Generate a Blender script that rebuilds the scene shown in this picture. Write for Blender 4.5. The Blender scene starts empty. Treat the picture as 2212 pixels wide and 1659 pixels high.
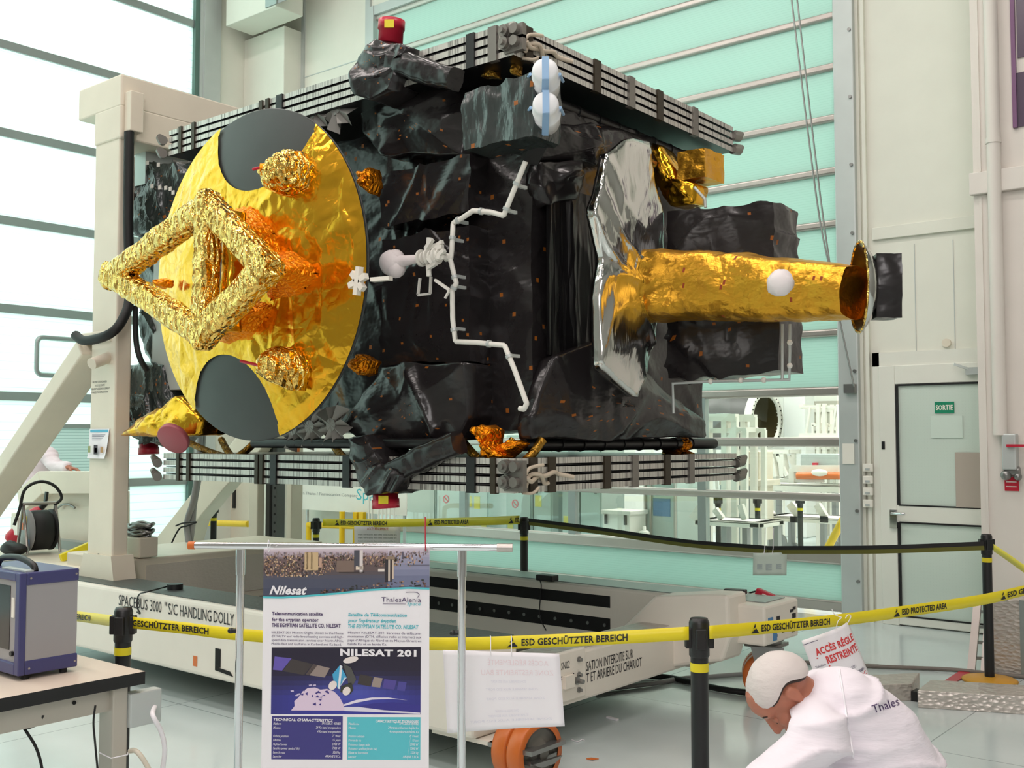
import bpy, math, random
from mathutils import Vector, Matrix, noise
from mathutils.bvhtree import BVHTree

S = bpy.context.scene
COL = S.collection
# ------------------------------------------------------------------ camera
FPX, EYE = 2300.0, 1.6
PITCH = math.atan(120 / FPX)
YAW = math.radians(39.16)
FW = Vector((-math.sin(YAW) * math.cos(PITCH), math.cos(YAW) * math.cos(PITCH), math.sin(PITCH)))
RT = Vector((math.cos(YAW), math.sin(YAW), 0))
UP = RT.cross(FW)
CAM = Vector((0, 0, EYE))
cam_d = bpy.data.cameras.new('camera')
cam_d.sensor_fit = 'HORIZONTAL'
cam_d.sensor_width = 36.0
cam_d.lens = 36.0 * FPX / 2212
cam_d.clip_start = 0.05
cam_d.clip_end = 200
cam_o = bpy.data.objects.new('camera', cam_d)
COL.objects.link(cam_o)
cam_o.location = CAM
cam_o.rotation_euler = (math.pi / 2 + PITCH, 0, YAW)
S.camera = cam_o

# ------------------------------------------------------------------ world, lamps, exposure
S.view_settings.view_transform = 'Standard'
S.view_settings.look = 'None'
S.view_settings.gamma = 1
S.view_settings.use_curve_mapping = False
S.view_settings.exposure = -1.48
wd = bpy.data.worlds.new('world')
S.world = wd
wd.use_nodes = True
wd.node_tree.nodes['Background'].inputs[0].default_value = (0.9, 1.0, 1.0, 1)
wd.node_tree.nodes['Background'].inputs[1].default_value = 0.6


def area(name, loc, target, sx, sy, power, col=(1, 1, 1)):
    d = bpy.data.lights.new(name, 'AREA')
    d.shape = 'RECTANGLE'
    d.size, d.size_y, d.energy, d.color = sx, sy, power, col
    o = bpy.data.objects.new(name, d)
    COL.objects.link(o)
    o.location = loc
    o.rotation_euler = (Vector(target) - Vector(loc)).to_track_quat('-Z', 'Y').to_euler()
    return o


# rows of hall lamps under the ceiling
for yy in (-3.0, 0.8, 4.6):
    for xx in (-9.5, -5.0, -0.5):
        area('ceiling_light', (xx, yy, 9.6), (xx, yy, 0), 2.6, 0.7, 330, (1.0, 0.9, 0.86))
# next hall
for xx in (-10.5, -6.0, -1.5):
    area('ceiling_light', (xx, 13.5, 7.6), (xx, 13.5, 0), 3.0, 2.0, 1150, (1.0, 0.95, 0.93))
# daylight outside the translucent door in the left wall
area('daylight', (-16.5, 3.5, 6.5), (-12.2, 3.5, 5.0), 15, 11, 6500, (1.0, 0.99, 0.99))
# added fill lamp behind the viewer, no window there; brightens surfaces facing it
area('fill_light', (2.2, -4.6, 5.0), (-4.5, 5.0, 1.2), 7, 4, 1700, (1.0, 0.94, 0.93))


# ------------------------------------------------------------------ helpers
def at(px, py, X=None, Y=None, Z=None, D=None):
    """the point of the hall seen along one sight line on a plane of the hall"""
    d = FW + RT * ((px - 1106) / FPX) + UP * ((829.5 - py) / FPX)
    if X is not None:
        t = (X - CAM.x) / d.x
    elif Y is not None:
        t = (Y - CAM.y) / d.y
    elif Z is not None:
        t = (Z - CAM.z) / d.z
    else:
        t = D
    return CAM + d * t


def V(*a):
    return Vector(a)


def lin(c):
    c = c / 255.0
    return c / 12.92 if c <= 0.04045 else ((c + 0.055) / 1.055) ** 2.4


def rgb(r, g, b):
    return (lin(r), lin(g), lin(b), 1.0)


ROOT = {}


class MB:
    def __init__(s):
        s.v, s.f, s.sm, s.mi, s.col = [], [], [], [], []

    def add(s, vs, fs, sm=False, mi=0, col=None):
        n = len(s.v)
        s.v += [Vector(p) for p in vs]
        for f in fs:
            s.f.append([i + n for i in f])
            s.sm.append(sm)
            s.mi.append(mi)
            s.col.append(col)
        return s

    def box(s, a, b, **k):
        x0, x1 = sorted((a[0], b[0])); y0, y1 = sorted((a[1], b[1])); z0, z1 = sorted((a[2], b[2]))
        vs = [(x, y, z) for x in (x0, x1) for y in (y0, y1) for z in (z0, z1)]
        return s.add(vs, [(0, 1, 3, 2), (4, 6, 7, 5), (0, 4, 5, 1), (2, 3, 7, 6), (0, 2, 6, 4), (1, 5, 7, 3)], **k)

    def obox(s, c, ax, ay, az, **k):
        c = Vector(c)
        vs = [c + ax * i + ay * j + az * l for i in (-1, 1) for j in (-1, 1) for l in (-1, 1)]
        return s.add(vs, [(0, 1, 3, 2), (4, 6, 7, 5), (0, 4, 5, 1), (2, 3, 7, 6), (0, 2, 6, 4), (1, 5, 7, 3)], **k)

    def bar(s, p, q, w, h, side=None, **k):
        p, q = Vector(p), Vector(q)
        d = q - p
        side = Vector(side) if side else (Vector((0, 0, 1)) if abs(d.normalized().z) < 0.95 else Vector((0, 1, 0)))
        a = d.cross(side).normalized()
        b = a.cross(d).normalized()
        return s.obox((p + q) / 2, d / 2, a * (w / 2), b * (h / 2), **k)

    def tube(s, pts, r, n=8, caps=True, **k):
        pts = [Vector(p) for p in pts]
        rs = r if isinstance(r, (list, tuple)) else [r] * len(pts)
        ref = None
        vs, fs = [], []
        for i, p in enumerate(pts):
            t = (pts[min(i + 1, len(pts) - 1)] - pts[max(i - 1, 0)]).normalized()
            if ref is None:
                ref = Vector((0, 0, 1)) if abs(t.z) < 0.9 else Vector((1, 0, 0))
            a = t.cross(ref).normalized()
            b = a.cross(t).normalized()
            ref = b
            for j in range(n):
                an = 2 * math.pi * j / n
                vs.append(p + (a * math.cos(an) + b * math.sin(an)) * rs[i])
        for i in range(len(pts) - 1):
            for j in range(n):
                fs.append((i * n + j, i * n + (j + 1) % n, (i + 1) * n + (j + 1) % n, (i + 1) * n + j))
        k.setdefault('sm', True)
        s.add(vs, fs, **k)
        if caps:
            k['sm'] = False
            m = (len(pts) - 1) * n
            s.add(vs[:n], [list(range(n))[::-1]], **k)
            s.add(vs[m:], [list(range(n))], **k)
        return s

    def cyl(s, p, q, r, r2=None, n=20, **k):
        return s.tube([p, q], [r, r if r2 is None else r2], n, **k)

    def lathe(s, prof, o, ax, n=24, **k):
        o, ax = Vector(o), Vector(ax).normalized()
        ref = Vector((0, 0, 1)) if abs(ax.z) < 0.9 else Vector((1, 0, 0))
        a = ax.cross(ref).normalized()
        b = ax.cross(a).normalized()
        vs, fs = [], []
        for r, h in prof:
            for j in range(n):
                t = 2 * math.pi * j / n
                vs.append(o + ax * h + (a * math.cos(t) + b * math.sin(t)) * r)
        for i in range(len(prof) - 1):
            for j in range(n):
                fs.append((i * n + j, i * n + (j + 1) % n, (i + 1) * n + (j + 1) % n, (i + 1) * n + j))
        k.setdefault('sm', True)
        return s.add(vs, fs, **k)

    def ball(s, c, r, n=14, **k):
        r = r if isinstance(r, (list, tuple)) else (r, r, r)
        vs, fs = [], []
        for i in range(n // 2 + 1):
            a = math.pi * i / (n // 2)
            for j in range(n):
                b = 2 * math.pi * j / n
                vs.append((c[0] + r[0] * math.sin(a) * math.cos(b), c[1] + r[1] * math.sin(a) * math.sin(b), c[2] + r[2] * math.cos(a)))
        for i in range(n // 2):
            for j in range(n):
                fs.append((i * n + j, (i + 1) * n + j, (i + 1) * n + (j + 1) % n, i * n + (j + 1) % n))
        k.setdefault('sm', True)
        return s.add(vs, fs, **k)

    def prism(s, pts, ext, **k):
        pts = [Vector(p) for p in pts]
        ext = Vector(ext)
        n = len(pts)
        vs = pts + [p + ext for p in pts]
        fs = [list(range(n))[::-1], list(range(n, 2 * n))] + [(i, (i + 1) % n, n + (i + 1) % n, n + i) for i in range(n)]
        return s.add(vs, fs, **k)

    def grid(s, fn, nu, nv, **k):
        vs = [fn(i / nu, j / nv) for j in range(nv + 1) for i in range(nu + 1)]
        w = nu + 1
        fs = [(j * w + i, j * w + i + 1, (j + 1) * w + i + 1, (j + 1) * w + i) for j in range(nv) for i in range(nu)]
        k.setdefault('sm', True)
        return s.add(vs, fs, **k)

    def text(s, body, o, xd, yd, size, align='LEFT', fit=None, bold=0.0, shear=0.0, wide=1.0, lift=0.0, **k):
        """lettering on the plane through o spanned by the unit directions xd, yd"""
        vs, fs, w = glyphs(body, bold, shear)
        sx = size * wide
        if fit:
            sx = fit / max(w, 1e-6)
        off = {'LEFT': 0, 'CENTER': -w / 2, 'RIGHT': -w}[align]
        o, xd, yd = Vector(o), Vector(xd), Vector(yd)
        nrm = xd.cross(yd).normalized() * lift
        return s.add([o + nrm + xd * ((x + off) * sx) + yd * (y * size) for x, y in vs], fs, **k)

    def build(s, name, mats, parent=None, origin=None, **tags):
        me = bpy.data.meshes.new(name)
        if parent is not None:
            base = ROOT[parent.name]
        elif origin is not None:
            base = Vector(origin)
        else:
            xs = [p.x for p in s.v]; ys = [p.y for p in s.v]; zs = [p.z for p in s.v]
            base = Vector(((min(xs) + max(xs)) / 2, (min(ys) + max(ys)) / 2, min(zs)))
        me.from_pydata([p - base for p in s.v], [], s.f)
        if not isinstance(mats, (list, tuple)):
            mats = [mats]
        for m in mats:
            me.materials.append(m)
        me.polygons.foreach_set('use_smooth', s.sm)
        me.polygons.foreach_set('material_index', s.mi)
        if any(c is not None for c in s.col):
            at_ = me.color_attributes.new('Col', 'FLOAT_COLOR', 'CORNER')
            data = []
            for p, c in zip(me.polygons, s.col):
                data += list(c or (1, 1, 1, 1)) * p.loop_total
            at_.data.foreach_set('color', data)
        me.update()
        o = bpy.data.objects.new(name, me)
        COL.objects.link(o)
        if parent is not None:
            o.parent = parent
        else:
            o.location = base
        ROOT[o.name] = base
        for kk, vv in tags.items():
            o[kk] = vv
        return o


_G = {}


def glyphs(body, bold=0.0, shear=0.0):
    key = (body, bold, shear)
    if key not in _G:
        cu = bpy.data.curves.new('t', 'FONT')
        cu.body = body
        cu.size = 1.0
        cu.resolution_u = 2
        cu.offset = bold
        cu.shear = shear
        cu.space_character = 1.0 + bold * 1.5
        ob = bpy.data.objects.new('t', cu)
        COL.objects.link(ob)
        dg = bpy.context.evaluated_depsgraph_get()
        me = bpy.data.meshes.new_from_object(ob.evaluated_get(dg))
        vs = [(v.co.x, v.co.y) for v in me.vertices]
        fs = [list(p.vertices) for p in me.polygons]
        x0 = min([x for x, y in vs] or [0])
        vs = [(x - x0, y) for x, y in vs]
        w = max([x for x, y in vs] or [0])
        bpy.data.objects.remove(ob)
        bpy.data.curves.remove(cu)
        bpy.data.meshes.remove(me)
        _G[key] = (vs, fs, w)
    return _G[key]


def thing(name, label, cat, loc, group=None):
    o = bpy.data.objects.new(name, None)
    COL.objects.link(o)
    o.empty_display_size = 0.1
    o.location = loc
    ROOT[o.name] = Vector(loc)
    o['label'] = label
    o['category'] = cat
    if group:
        o['group'] = group
    return o


def structure(name, loc):
    o = bpy.data.objects.new(name, None)
    COL.objects.link(o)
    o.location = loc
    ROOT[o.name] = Vector(loc)
    o['kind'] = 'structure'
    return o


def T(label, cat, group=None):
    d = dict(label=label, category=cat)
    if group:
        d['group'] = group
    return d


def bevel(o, w=0.006, seg=2):
    m = o.modifiers.new('bevel', 'BEVEL')
    m.width = w
    m.segments = seg
    m.limit_method = 'ANGLE'
    return o


def smoothpath(pts, k=6):
    pts = [Vector(p) for p in pts]
    out = []
    for i in range(len(pts) - 1):
        p0, p1, p2, p3 = pts[max(i - 1, 0)], pts[i], pts[i + 1], pts[min(i + 2, len(pts) - 1)]
        for j in range(k):
            t = j / k
            out.append(0.5 * ((2 * p1) + (p2 - p0) * t + (2 * p0 - 5 * p1 + 4 * p2 - p3) * t * t + (3 * p1 - p0 - 3 * p2 + p3) * t ** 3))
    out.append(pts[-1])
    return out


def copy_tree(root, loc, label=None, group=None):
    r = root.copy()
    COL.objects.link(r)
    r.location = loc
    ROOT[r.name] = Vector(loc)
    if label:
        r['label'] = label
    if group:
        r['group'] = group
    for ch in list(root.children):
        c = ch.copy()
        COL.objects.link(c)
        c.parent = r
        ROOT[c.name] = Vector(loc)
        for g in list(ch.children):
            d = g.copy()
            COL.objects.link(d)
            d.parent = c
    return r


def crease(p, sc, seed=0.0):
    """folded sheet: flat facets with sharp ridges between them"""
    q = Vector(p) * sc + Vector((seed, seed * 1.7, seed * 0.3))
    q += noise.noise_vector(q * 0.7) * 0.35
    d, pts = noise.voronoi(q)
    return (d[1] - d[0]) - 0.35


def crumple(p, sc, seed=0.0):
    p = Vector(p)
    return 0.5 * crease(p, sc, seed) + 0.18 * crease(p, sc * 2.1, seed + 5) + 0.45 * noise.noise(p * sc * 0.5 + Vector((seed, 0, 0)))


def folds(p, sc, seed=0.0):
    """draped sheet: long sharp ridges with smooth hollows between them"""
    if sc >= 9:
        return crumple(p, sc, seed)
    q = Vector(p) * (sc * 0.55) + Vector((seed * 1.3, seed * 0.7, seed * 2.1))
    an = 0.35 + seed * 1.9
    q = q + noise.noise_vector(q * 0.55) * 0.8
    u = q.x + 0.7 * q.y
    a, b = u * math.cos(an) + q.z * math.sin(an), -u * math.sin(an) + q.z * math.cos(an)
    r1 = max(0.0, 1 - 2.6 * abs(noise.noise((a * 0.4, b * 1.25, seed)))) ** 2
    r2 = max(0.0, 1 - 2.6 * abs(noise.noise((b * 0.7 + 9, a * 1.9 + b * 0.8, seed + 4)))) ** 2
    return 0.75 * r1 + 0.3 * r2 + 0.5 * noise.noise(q * 0.8) - 0.3


def blanket(mb, a, b, c, d, nu, nv, amp, sc, seed=0, stretch=(1, 1, 1), edge=True, mi=0):
    """a crumpled sheet between four corners a b c d"""
    a, b, c, d = map(Vector, (a, b, c, d))
    nrm = (b - a).cross(d - a).normalized()

    def fn(u, v):
        p = a * (1 - u) * (1 - v) + b * u * (1 - v) + c * u * v + d * (1 - u) * v
        q = Vector((p.x * stretch[0], p.y * stretch[1], p.z * stretch[2]))
        w = 1.0
        if edge:
            w = min(1, 8 * min(u, 1 - u, v, 1 - v) + 0.25)
        return p + nrm * (amp * w * folds(q, sc, seed))
    return mb.grid(fn, nu, nv, mi=mi)


def wrapbox(mb, lo, hi, n, amp, sc, seed=0, mi=0):
    """a box wrapped in a crumpled sheet, seams closed"""
    lo, hi = Vector(lo), Vector(hi)
    crumplepoly(mb, [V(lo.x, lo.y, 0), V(hi.x, lo.y, 0), V(hi.x, hi.y, 0), V(lo.x, hi.y, 0)], lo.z, hi.z, n, amp, sc, seed, mi)


def hull8(mb, c8, n, amp, sc, seed=0, mi=0):
    """eight corners (bottom loop, top loop) wrapped in a crumpled sheet"""
    c8 = [Vector(p) for p in c8]
    cen = sum(c8, Vector()) / 8
    quads = [(0, 1, 5, 4), (1, 2, 6, 5), (2, 3, 7, 6), (3, 0, 4, 7), (4, 5, 6, 7), (3, 2, 1, 0)]
    for q in quads:
        a, b, c, d = [c8[i] for i in q]
        la = max((b - a).length, (c - d).length)
        lb = max((d - a).length, (c - b).length)
        nu = max(2, int(n * la)); nv = max(2, int(n * lb))

        def fn(u, v):
            p = a * (1 - u) * (1 - v) + b * u * (1 - v) + c * u * v + d * (1 - u) * v
            return p + (p - cen).normalized() * (amp * folds(p, sc, seed))
        mb.grid(fn, nu, nv, mi=mi)


def crumplepoly(mb, loop, z0, z1, n, amp, sc, seed=0, mi=0):
    hull8(mb, [V(p.x, p.y, z0) for p in loop] + [V(p.x, p.y, z1) for p in loop], n, amp, sc, seed, mi)


# ------------------------------------------------------------------ materials
_M = {}


def M(name, col=(0.8, 0.8, 0.8, 1), rough=0.5, metal=0.0, bump=None, var=0.0, spec=0.5, aniso=None, coat=0.0, varscale=3.0, sheen=0.0):
    if name in _M:
        return _M[name]
    m = bpy.data.materials.new(name)
    m.use_nodes = True
    nt = m.node_tree
    p = nt.nodes['Principled BSDF']
    p.inputs['Base Color'].default_value = col
    p.inputs['Roughness'].default_value = rough
    p.inputs['Metallic'].default_value = metal
    p.inputs['Specular IOR Level'].default_value = spec
    p.inputs['Coat Weight'].default_value = coat
    tc = nt.nodes.new('ShaderNodeTexCoord')
    geo = nt.nodes.new('ShaderNodeNewGeometry')
    if var:
        n = nt.nodes.new('ShaderNodeTexNoise')
        n.inputs['Scale'].default_value = varscale
        n.inputs['Detail'].default_value = 5
        nt.links.new(geo.outputs['Position'], n.inputs['Vector'])
        r = nt.nodes.new('ShaderNodeValToRGB')
        r.color_ramp.elements[0].position = 0.3
        r.color_ramp.elements[1].position = 0.7
        r.color_ramp.elements[0].color = tuple(c * (1 - var) for c in col[:3]) + (1,)
        r.color_ramp.elements[1].color = tuple(min(1, c * (1 + var * 0.4)) for c in col[:3]) + (1,)
        nt.links.new(n.outputs['Fac'], r.inputs['Fac'])
        nt.links.new(r.outputs['Color'], p.inputs['Base Color'])
    last = None
    for (kind, scale, strength, dist) in (bump or []):
        if isinstance(scale, (int, float)):
            scale = (scale,) * 3
        mp = nt.nodes.new('ShaderNodeMapping')
        mp.inputs['Scale'].default_value = scale
        nt.links.new(geo.outputs['Position'], mp.inputs['Vector'])
        vec = mp.outputs['Vector']
        if kind == 'crease':
            wn = nt.nodes.new('ShaderNodeTexNoise')
            wn.inputs['Scale'].default_value = 0.8
            wn.inputs['Detail'].default_value = 2
            nt.links.new(vec, wn.inputs['Vector'])
            mx = nt.nodes.new('ShaderNodeVectorMath')
            mx.operation = 'MULTIPLY_ADD'
            mx.inputs[1].default_value = (0.9, 0.9, 0.9)
            nt.links.new(wn.outputs['Color'], mx.inputs[0])
            nt.links.new(vec, mx.inputs[2])
            t = nt.nodes.new('ShaderNodeTexVoronoi')
            t.feature = 'DISTANCE_TO_EDGE'
            t.inputs['Scale'].default_value = 1
            nt.links.new(mx.outputs[0], t.inputs['Vector'])
            h = t.outputs['Distance']
        elif kind == 'noise':
            t = nt.nodes.new('ShaderNodeTexNoise')
            t.inputs['Scale'].default_value = 1
            t.inputs['Detail'].default_value = 4
            nt.links.new(vec, t.inputs['Vector'])
            h = t.outputs['Fac']
        elif kind == 'cells':
            t = nt.nodes.new('ShaderNodeTexVoronoi')
            t.feature = 'F1'
            t.inputs['Scale'].default_value = 1
            nt.links.new(vec, t.inputs['Vector'])
            h = t.outputs['Distance']
        b = nt.nodes.new('ShaderNodeBump')
        b.inputs['Strength'].default_value = strength
        b.inputs['Distance'].default_value = dist
        nt.links.new(h, b.inputs['Height'])
        if last:
            nt.links.new(last, b.inputs['Normal'])
        last = b.outputs['Normal']
    if last:
        nt.links.new(last, p.inputs['Normal'])
    _M[name] = m
    return m


def glassmat(name, tint=(0.95, 1, 0.98, 1), gloss=0.08, rough=0.02):
    m = bpy.data.materials.new(name)
    m.use_nodes = True
    nt = m.node_tree
    nt.nodes.remove(nt.nodes['Principled BSDF'])
    out = nt.nodes['Material Output']
    a = nt.nodes.new('ShaderNodeBsdfTransparent'); a.inputs[0].default_value = tint
    b = nt.nodes.new('ShaderNodeBsdfGlossy'); b.inputs['Roughness'].default_value = rough
    x = nt.nodes.new('ShaderNodeMixShader'); x.inputs[0].default_value = gloss
    nt.links.new(a.outputs[0], x.inputs[1]); nt.links.new(b.outputs[0], x.inputs[2])
    nt.links.new(x.outputs[0], out.inputs[0])
    return m


def ribmat(name, col, dark, pitch, trans=0.35, rough=0.35, width=0.12):
    """ribbed translucent sheet: fine level lines every pitch metres, lets light through"""
    m = bpy.data.materials.new(name)
    m.use_nodes = True
    nt = m.node_tree
    p = nt.nodes['Principled BSDF']
    out = nt.nodes['Material Output']
    geo = nt.nodes.new('ShaderNodeNewGeometry')
    sp = nt.nodes.new('ShaderNodeSeparateXYZ'); nt.links.new(geo.outputs['Position'], sp.inputs[0])
    d = nt.nodes.new('ShaderNodeMath'); d.operation = 'DIVIDE'; d.inputs[1].default_value = pitch
    nt.links.new(sp.outputs['Z'], d.inputs[0])
    fr = nt.nodes.new('ShaderNodeMath'); fr.operation = 'FRACT'; nt.links.new(d.outputs[0], fr.inputs[0])
    r = nt.nodes.new('ShaderNodeValToRGB')
    e = r.color_ramp.elements
    e[0].position = 0.0; e[0].color = dark
    e[1].position = width; e[1].color = col
    nt.links.new(fr.outputs[0], r.inputs[0])
    nt.links.new(r.outputs[0], p.inputs['Base Color'])
    p.inputs['Roughness'].default_value = rough
    tr = nt.nodes.new('ShaderNodeBsdfTranslucent')
    nt.links.new(r.outputs[0], tr.inputs[0])
    b = nt.nodes.new('ShaderNodeBump'); b.inputs['Strength'].default_value = 0.3; b.inputs['Distance'].default_value = 0.01
    nt.links.new(r.outputs[0], b.inputs['Height']); nt.links.new(b.outputs[0], p.inputs['Normal'])
    x = nt.nodes.new('ShaderNodeMixShader'); x.inputs[0].default_value = trans
    nt.links.new(p.outputs[0], x.inputs[1]); nt.links.new(tr.outputs[0], x.inputs[2])
    nt.links.new(x.outputs[0], out.inputs[0])
    return m


def colmat(name, rough=0.5):
    m = bpy.data.materials.new(name)
    m.use_nodes = True
    nt = m.node_tree
    p = nt.nodes['Principled BSDF']
    p.inputs['Roughness'].default_value = rough
    a = nt.nodes.new('ShaderNodeAttribute'); a.attribute_name = 'Col'
    nt.links.new(a.outputs['Color'], p.inputs['Base Color'])
    return m


def floormat():
    m = bpy.data.materials.new('floor_epoxy')
    m.use_nodes = True
    nt = m.node_tree
    p = nt.nodes['Principled BSDF']
    geo = nt.nodes.new('ShaderNodeNewGeometry')
    n = nt.nodes.new('ShaderNodeTexNoise'); n.inputs['Scale'].default_value = 1.3; n.inputs['Detail'].default_value = 6
    nt.links.new(geo.outputs['Position'], n.inputs['Vector'])
    r = nt.nodes.new('ShaderNodeValToRGB')
    r.color_ramp.elements[0].position = 0.3; r.color_ramp.elements[0].color = rgb(202, 214, 213)
    r.color_ramp.elements[1].position = 0.75; r.color_ramp.elements[1].color = rgb(216, 226, 226)
    nt.links.new(n.outputs['Fac'], r.inputs['Fac'])
    br = nt.nodes.new('ShaderNodeTexBrick')
    br.offset = 0.0
    br.inputs['Scale'].default_value = 1.0
    br.inputs['Brick Width'].default_value = 1.9
    br.inputs['Row Height'].default_value = 1.9
    br.inputs['Mortar Size'].default_value = 0.004
    br.inputs['Mortar Smooth'].default_value = 0.3
    br.inputs['Mortar'].default_value = rgb(150, 160, 160)
    nt.links.new(geo.outputs['Position'], br.inputs['Vector'])
    nt.links.new(r.outputs['Color'], br.inputs['Color1']); nt.links.new(r.outputs['Color'], br.inputs['Color2'])
    nt.links.new(br.outputs['Color'], p.inputs['Base Color'])
    p.inputs['Roughness'].default_value = 0.16
    p.inputs['Specular IOR Level'].default_value = 0.5
    return m


m_floor = floormat()
m_wall = M('wall_paint', rgb(226, 226, 214), 0.6, var=0.03)
m_wall_pink = M('pillar_paint', rgb(226, 220, 212), 0.6, var=0.03)
m_ceil = M('ceiling_paint', rgb(150, 150, 145), 0.8, var=0.05)
m_dim = M('far_wall_paint', rgb(150, 147, 143), 0.8, var=0.1)
m_teal = ribmat('ribbed_sheet', rgb(205, 237, 228), rgb(191, 226, 216), 0.024, 0.42, 0.3, 0.25)
m_day = ribmat('daylight_sheet', rgb(232, 248, 243), rgb(186, 226, 214), 0.1, 0.75, 0.4, 0.12)
m_alu = M('aluminium', rgb(192, 184, 178), 0.36, 0.8, var=0.06)
m_alu_d = M('grey_aluminium', rgb(158, 166, 164), 0.4, 0.6, var=0.06)
m_frame = M('frame_metal', rgb(196, 202, 200), 0.45, 0.35, var=0.06)
m_steel = M('steel', rgb(150, 150, 148), 0.35, 0.8, var=0.1)
m_chrome = M('chrome', rgb(235, 235, 238), 0.08, 1.0)
m_white = M('white_paint', rgb(238, 234, 224), 0.4, var=0.04)
m_cream = M('cream_paint', rgb(226, 216, 198), 0.45, var=0.06)
m_dollyw = M('dolly_paint', rgb(236, 228, 216), 0.38, var=0.05)
m_black = M('black_plastic', rgb(24, 24, 25), 0.42)
m_rubber = M('black_rubber', rgb(18, 18, 18), 0.6)
m_text = M('black_lettering', rgb(28, 28, 34), 0.6)
m_yel = M('yellow_tape', rgb(236, 216, 28), 0.42, var=0.06)
m_yelp = M('yellow_paint', rgb(232, 190, 10), 0.4)
m_red = M('red_plastic', rgb(190, 34, 58), 0.35)
m_redl = M('red_lettering', rgb(214, 60, 62), 0.6)
m_pane = glassmat('pane_glass')
m_paper = M('white_paper', rgb(244, 240, 244), 0.6)
m_orange = M('orange_polyurethane', rgb(214, 110, 42), 0.35, var=0.12)
m_hole = M('dark_recess', rgb(14, 14, 14), 0.8)
m_grey = M('grey_paint', rgb(150, 150, 150), 0.45)
m_checker = M('checker_plate', rgb(206, 198, 190), 0.36, 0.5, bump=[('cells', (26, 26, 50), 0.7, 0.01)], var=0.12, varscale=30)
m_deck = M('dark_deck', rgb(92, 98, 96), 0.45, 0.3, bump=[('cells', 60, 0.3, 0.004)])
# satellite skins
m_gold = M('gold_foil', (0.82, 0.43, 0.03, 1), 0.2, 1.0, bump=[('crease', 5, 0.25, 0.05), ('crease', 16, 0.16, 0.02)])
m_goldc = M('gold_foil_crinkled', (0.95, 0.62, 0.16, 1), 0.12, 1.0, bump=[('crease', (22, 22, 11), 0.9, 0.05), ('crease', 50, 0.3, 0.012)])
m_goldm = M('matt_gold_foil', (0.84, 0.43, 0.045, 1), 0.36, 1.0, bump=[('noise', (6, 6, 9), 0.55, 0.06), ('crease', 5, 0.3, 0.05), ('noise', 90, 0.15, 0.004)])
m_amber = M('amber_foil', (0.92, 0.30, 0.008, 1), 0.34, 0.9, bump=[('crease', 32, 0.7, 0.03), ('noise', 30, 0.4, 0.02)])
m_mli = M('black_blanket', rgb(36, 33, 34), 0.24, 0.0, bump=[('noise', (2.2, 2.2, 3.5), 0.35, 0.09), ('crease', (4, 4, 6), 0.16, 0.03)], spec=0.5)
m_mlig = M('grey_blanket', rgb(44, 52, 51), 0.24, 0.0, bump=[('noise', (8, 8, 3), 0.5, 0.06), ('crease', (9, 9, 4), 0.22, 0.03)], spec=0.8)
m_mliv = M('draped_blanket', rgb(20, 19, 20), 0.28, 0.0, bump=[('crease', (9, 9, 1.3), 0.6, 0.05)], spec=0.5)
m_silver = M('silver_foil', rgb(214, 214, 210), 0.13, 1.0, bump=[('noise', (9, 9, 1.2), 0.3, 0.03), ('noise', (40, 40, 4), 0.2, 0.006)])
m_carbon = M('carbon_reflector', rgb(62, 64, 63), 0.42, 0.0, var=0.12, spec=0.4)
m_panelb = M('solar_panel_back', rgb(14, 14, 15), 0.3, 0.0, spec=0.4)
m_petal = M('grey_petal', rgb(168, 166, 160), 0.5, 0.2, var=0.08)
m_whitet = M('white_tape', rgb(232, 230, 222), 0.5, var=0.04)
m_tag = M('amber_tape_marks', rgb(150, 84, 14), 0.5)
# ================================================================== THE HALL
YR = 9.34          # plane of the rear wall
XL = -12.2         # plane of the left wall


def sbox(name, a, b, m, bev=0.0):
    o = MB().box(a, b).build(name, m, kind='structure')
    if bev:
        bevel(o, bev)
    return o


sbox('floor', (-22, -5, -0.1), (6, 18, 0), m_floor)
sbox('ceiling', (-12.6, -5, 10.2), (4, 9.6, 10.4), m_ceil)
sbox('wall_near', (-12.4, -5.2, 0), (4, -5, 10.2), m_dim)
sbox('wall_right', (4, -5, 0), (4.2, 9.6, 10.2), m_dim)
# rear wall around the rolling door
DX0, DX1, DZ1 = -9.90, -3.78, 7.08
sbox('wall_rear', (DX1 + 0.16, YR, 0), (4, YR + 0.15, 10.2), m_wall)
w = MB().box((XL, YR, 0), (DX0 - 0.04, YR + 0.15, 10.2)).box((DX0 - 0.04, YR, DZ1 + 0.1), (DX1 + 0.16, YR + 0.15, 10.2))
w.build('wall_rear', m_wall, kind='structure')
# left wall around the daylight door
LY1 = 8.22
w = MB().box((XL - 0.2, LY1 + 0.12, 0), (XL, YR + 0.15, 10.2)).box((XL - 0.2, -5, 9.4), (XL, LY1 + 0.12, 10.2))
w.build('wall_left', m_wall, kind='structure')
# trims and joints of the wall panels
for (x0, x1) in ((-11.32, -11.27), (DX0 - 0.14, DX0 - 0.05)):
    sbox('trim_1', (x0, YR - 0.03, 0), (x1, YR, 10.2), m_frame)
for z in (5.6, 6.55):
    sbox('trim_2', (-11.27, YR - 0.006, z), (DX0 - 0.14, YR, z + 0.012), m_frame)
sbox('trim_3', (-12.2, 9.02, 0), (-11.32, YR, 7.2), m_wall, 0.01)          # boxed column in the corner
sbox('trim_4', (XL, LY1 + 0.12, 0), (XL + 0.05, LY1 + 0.38, 10.2), m_frame)
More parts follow.
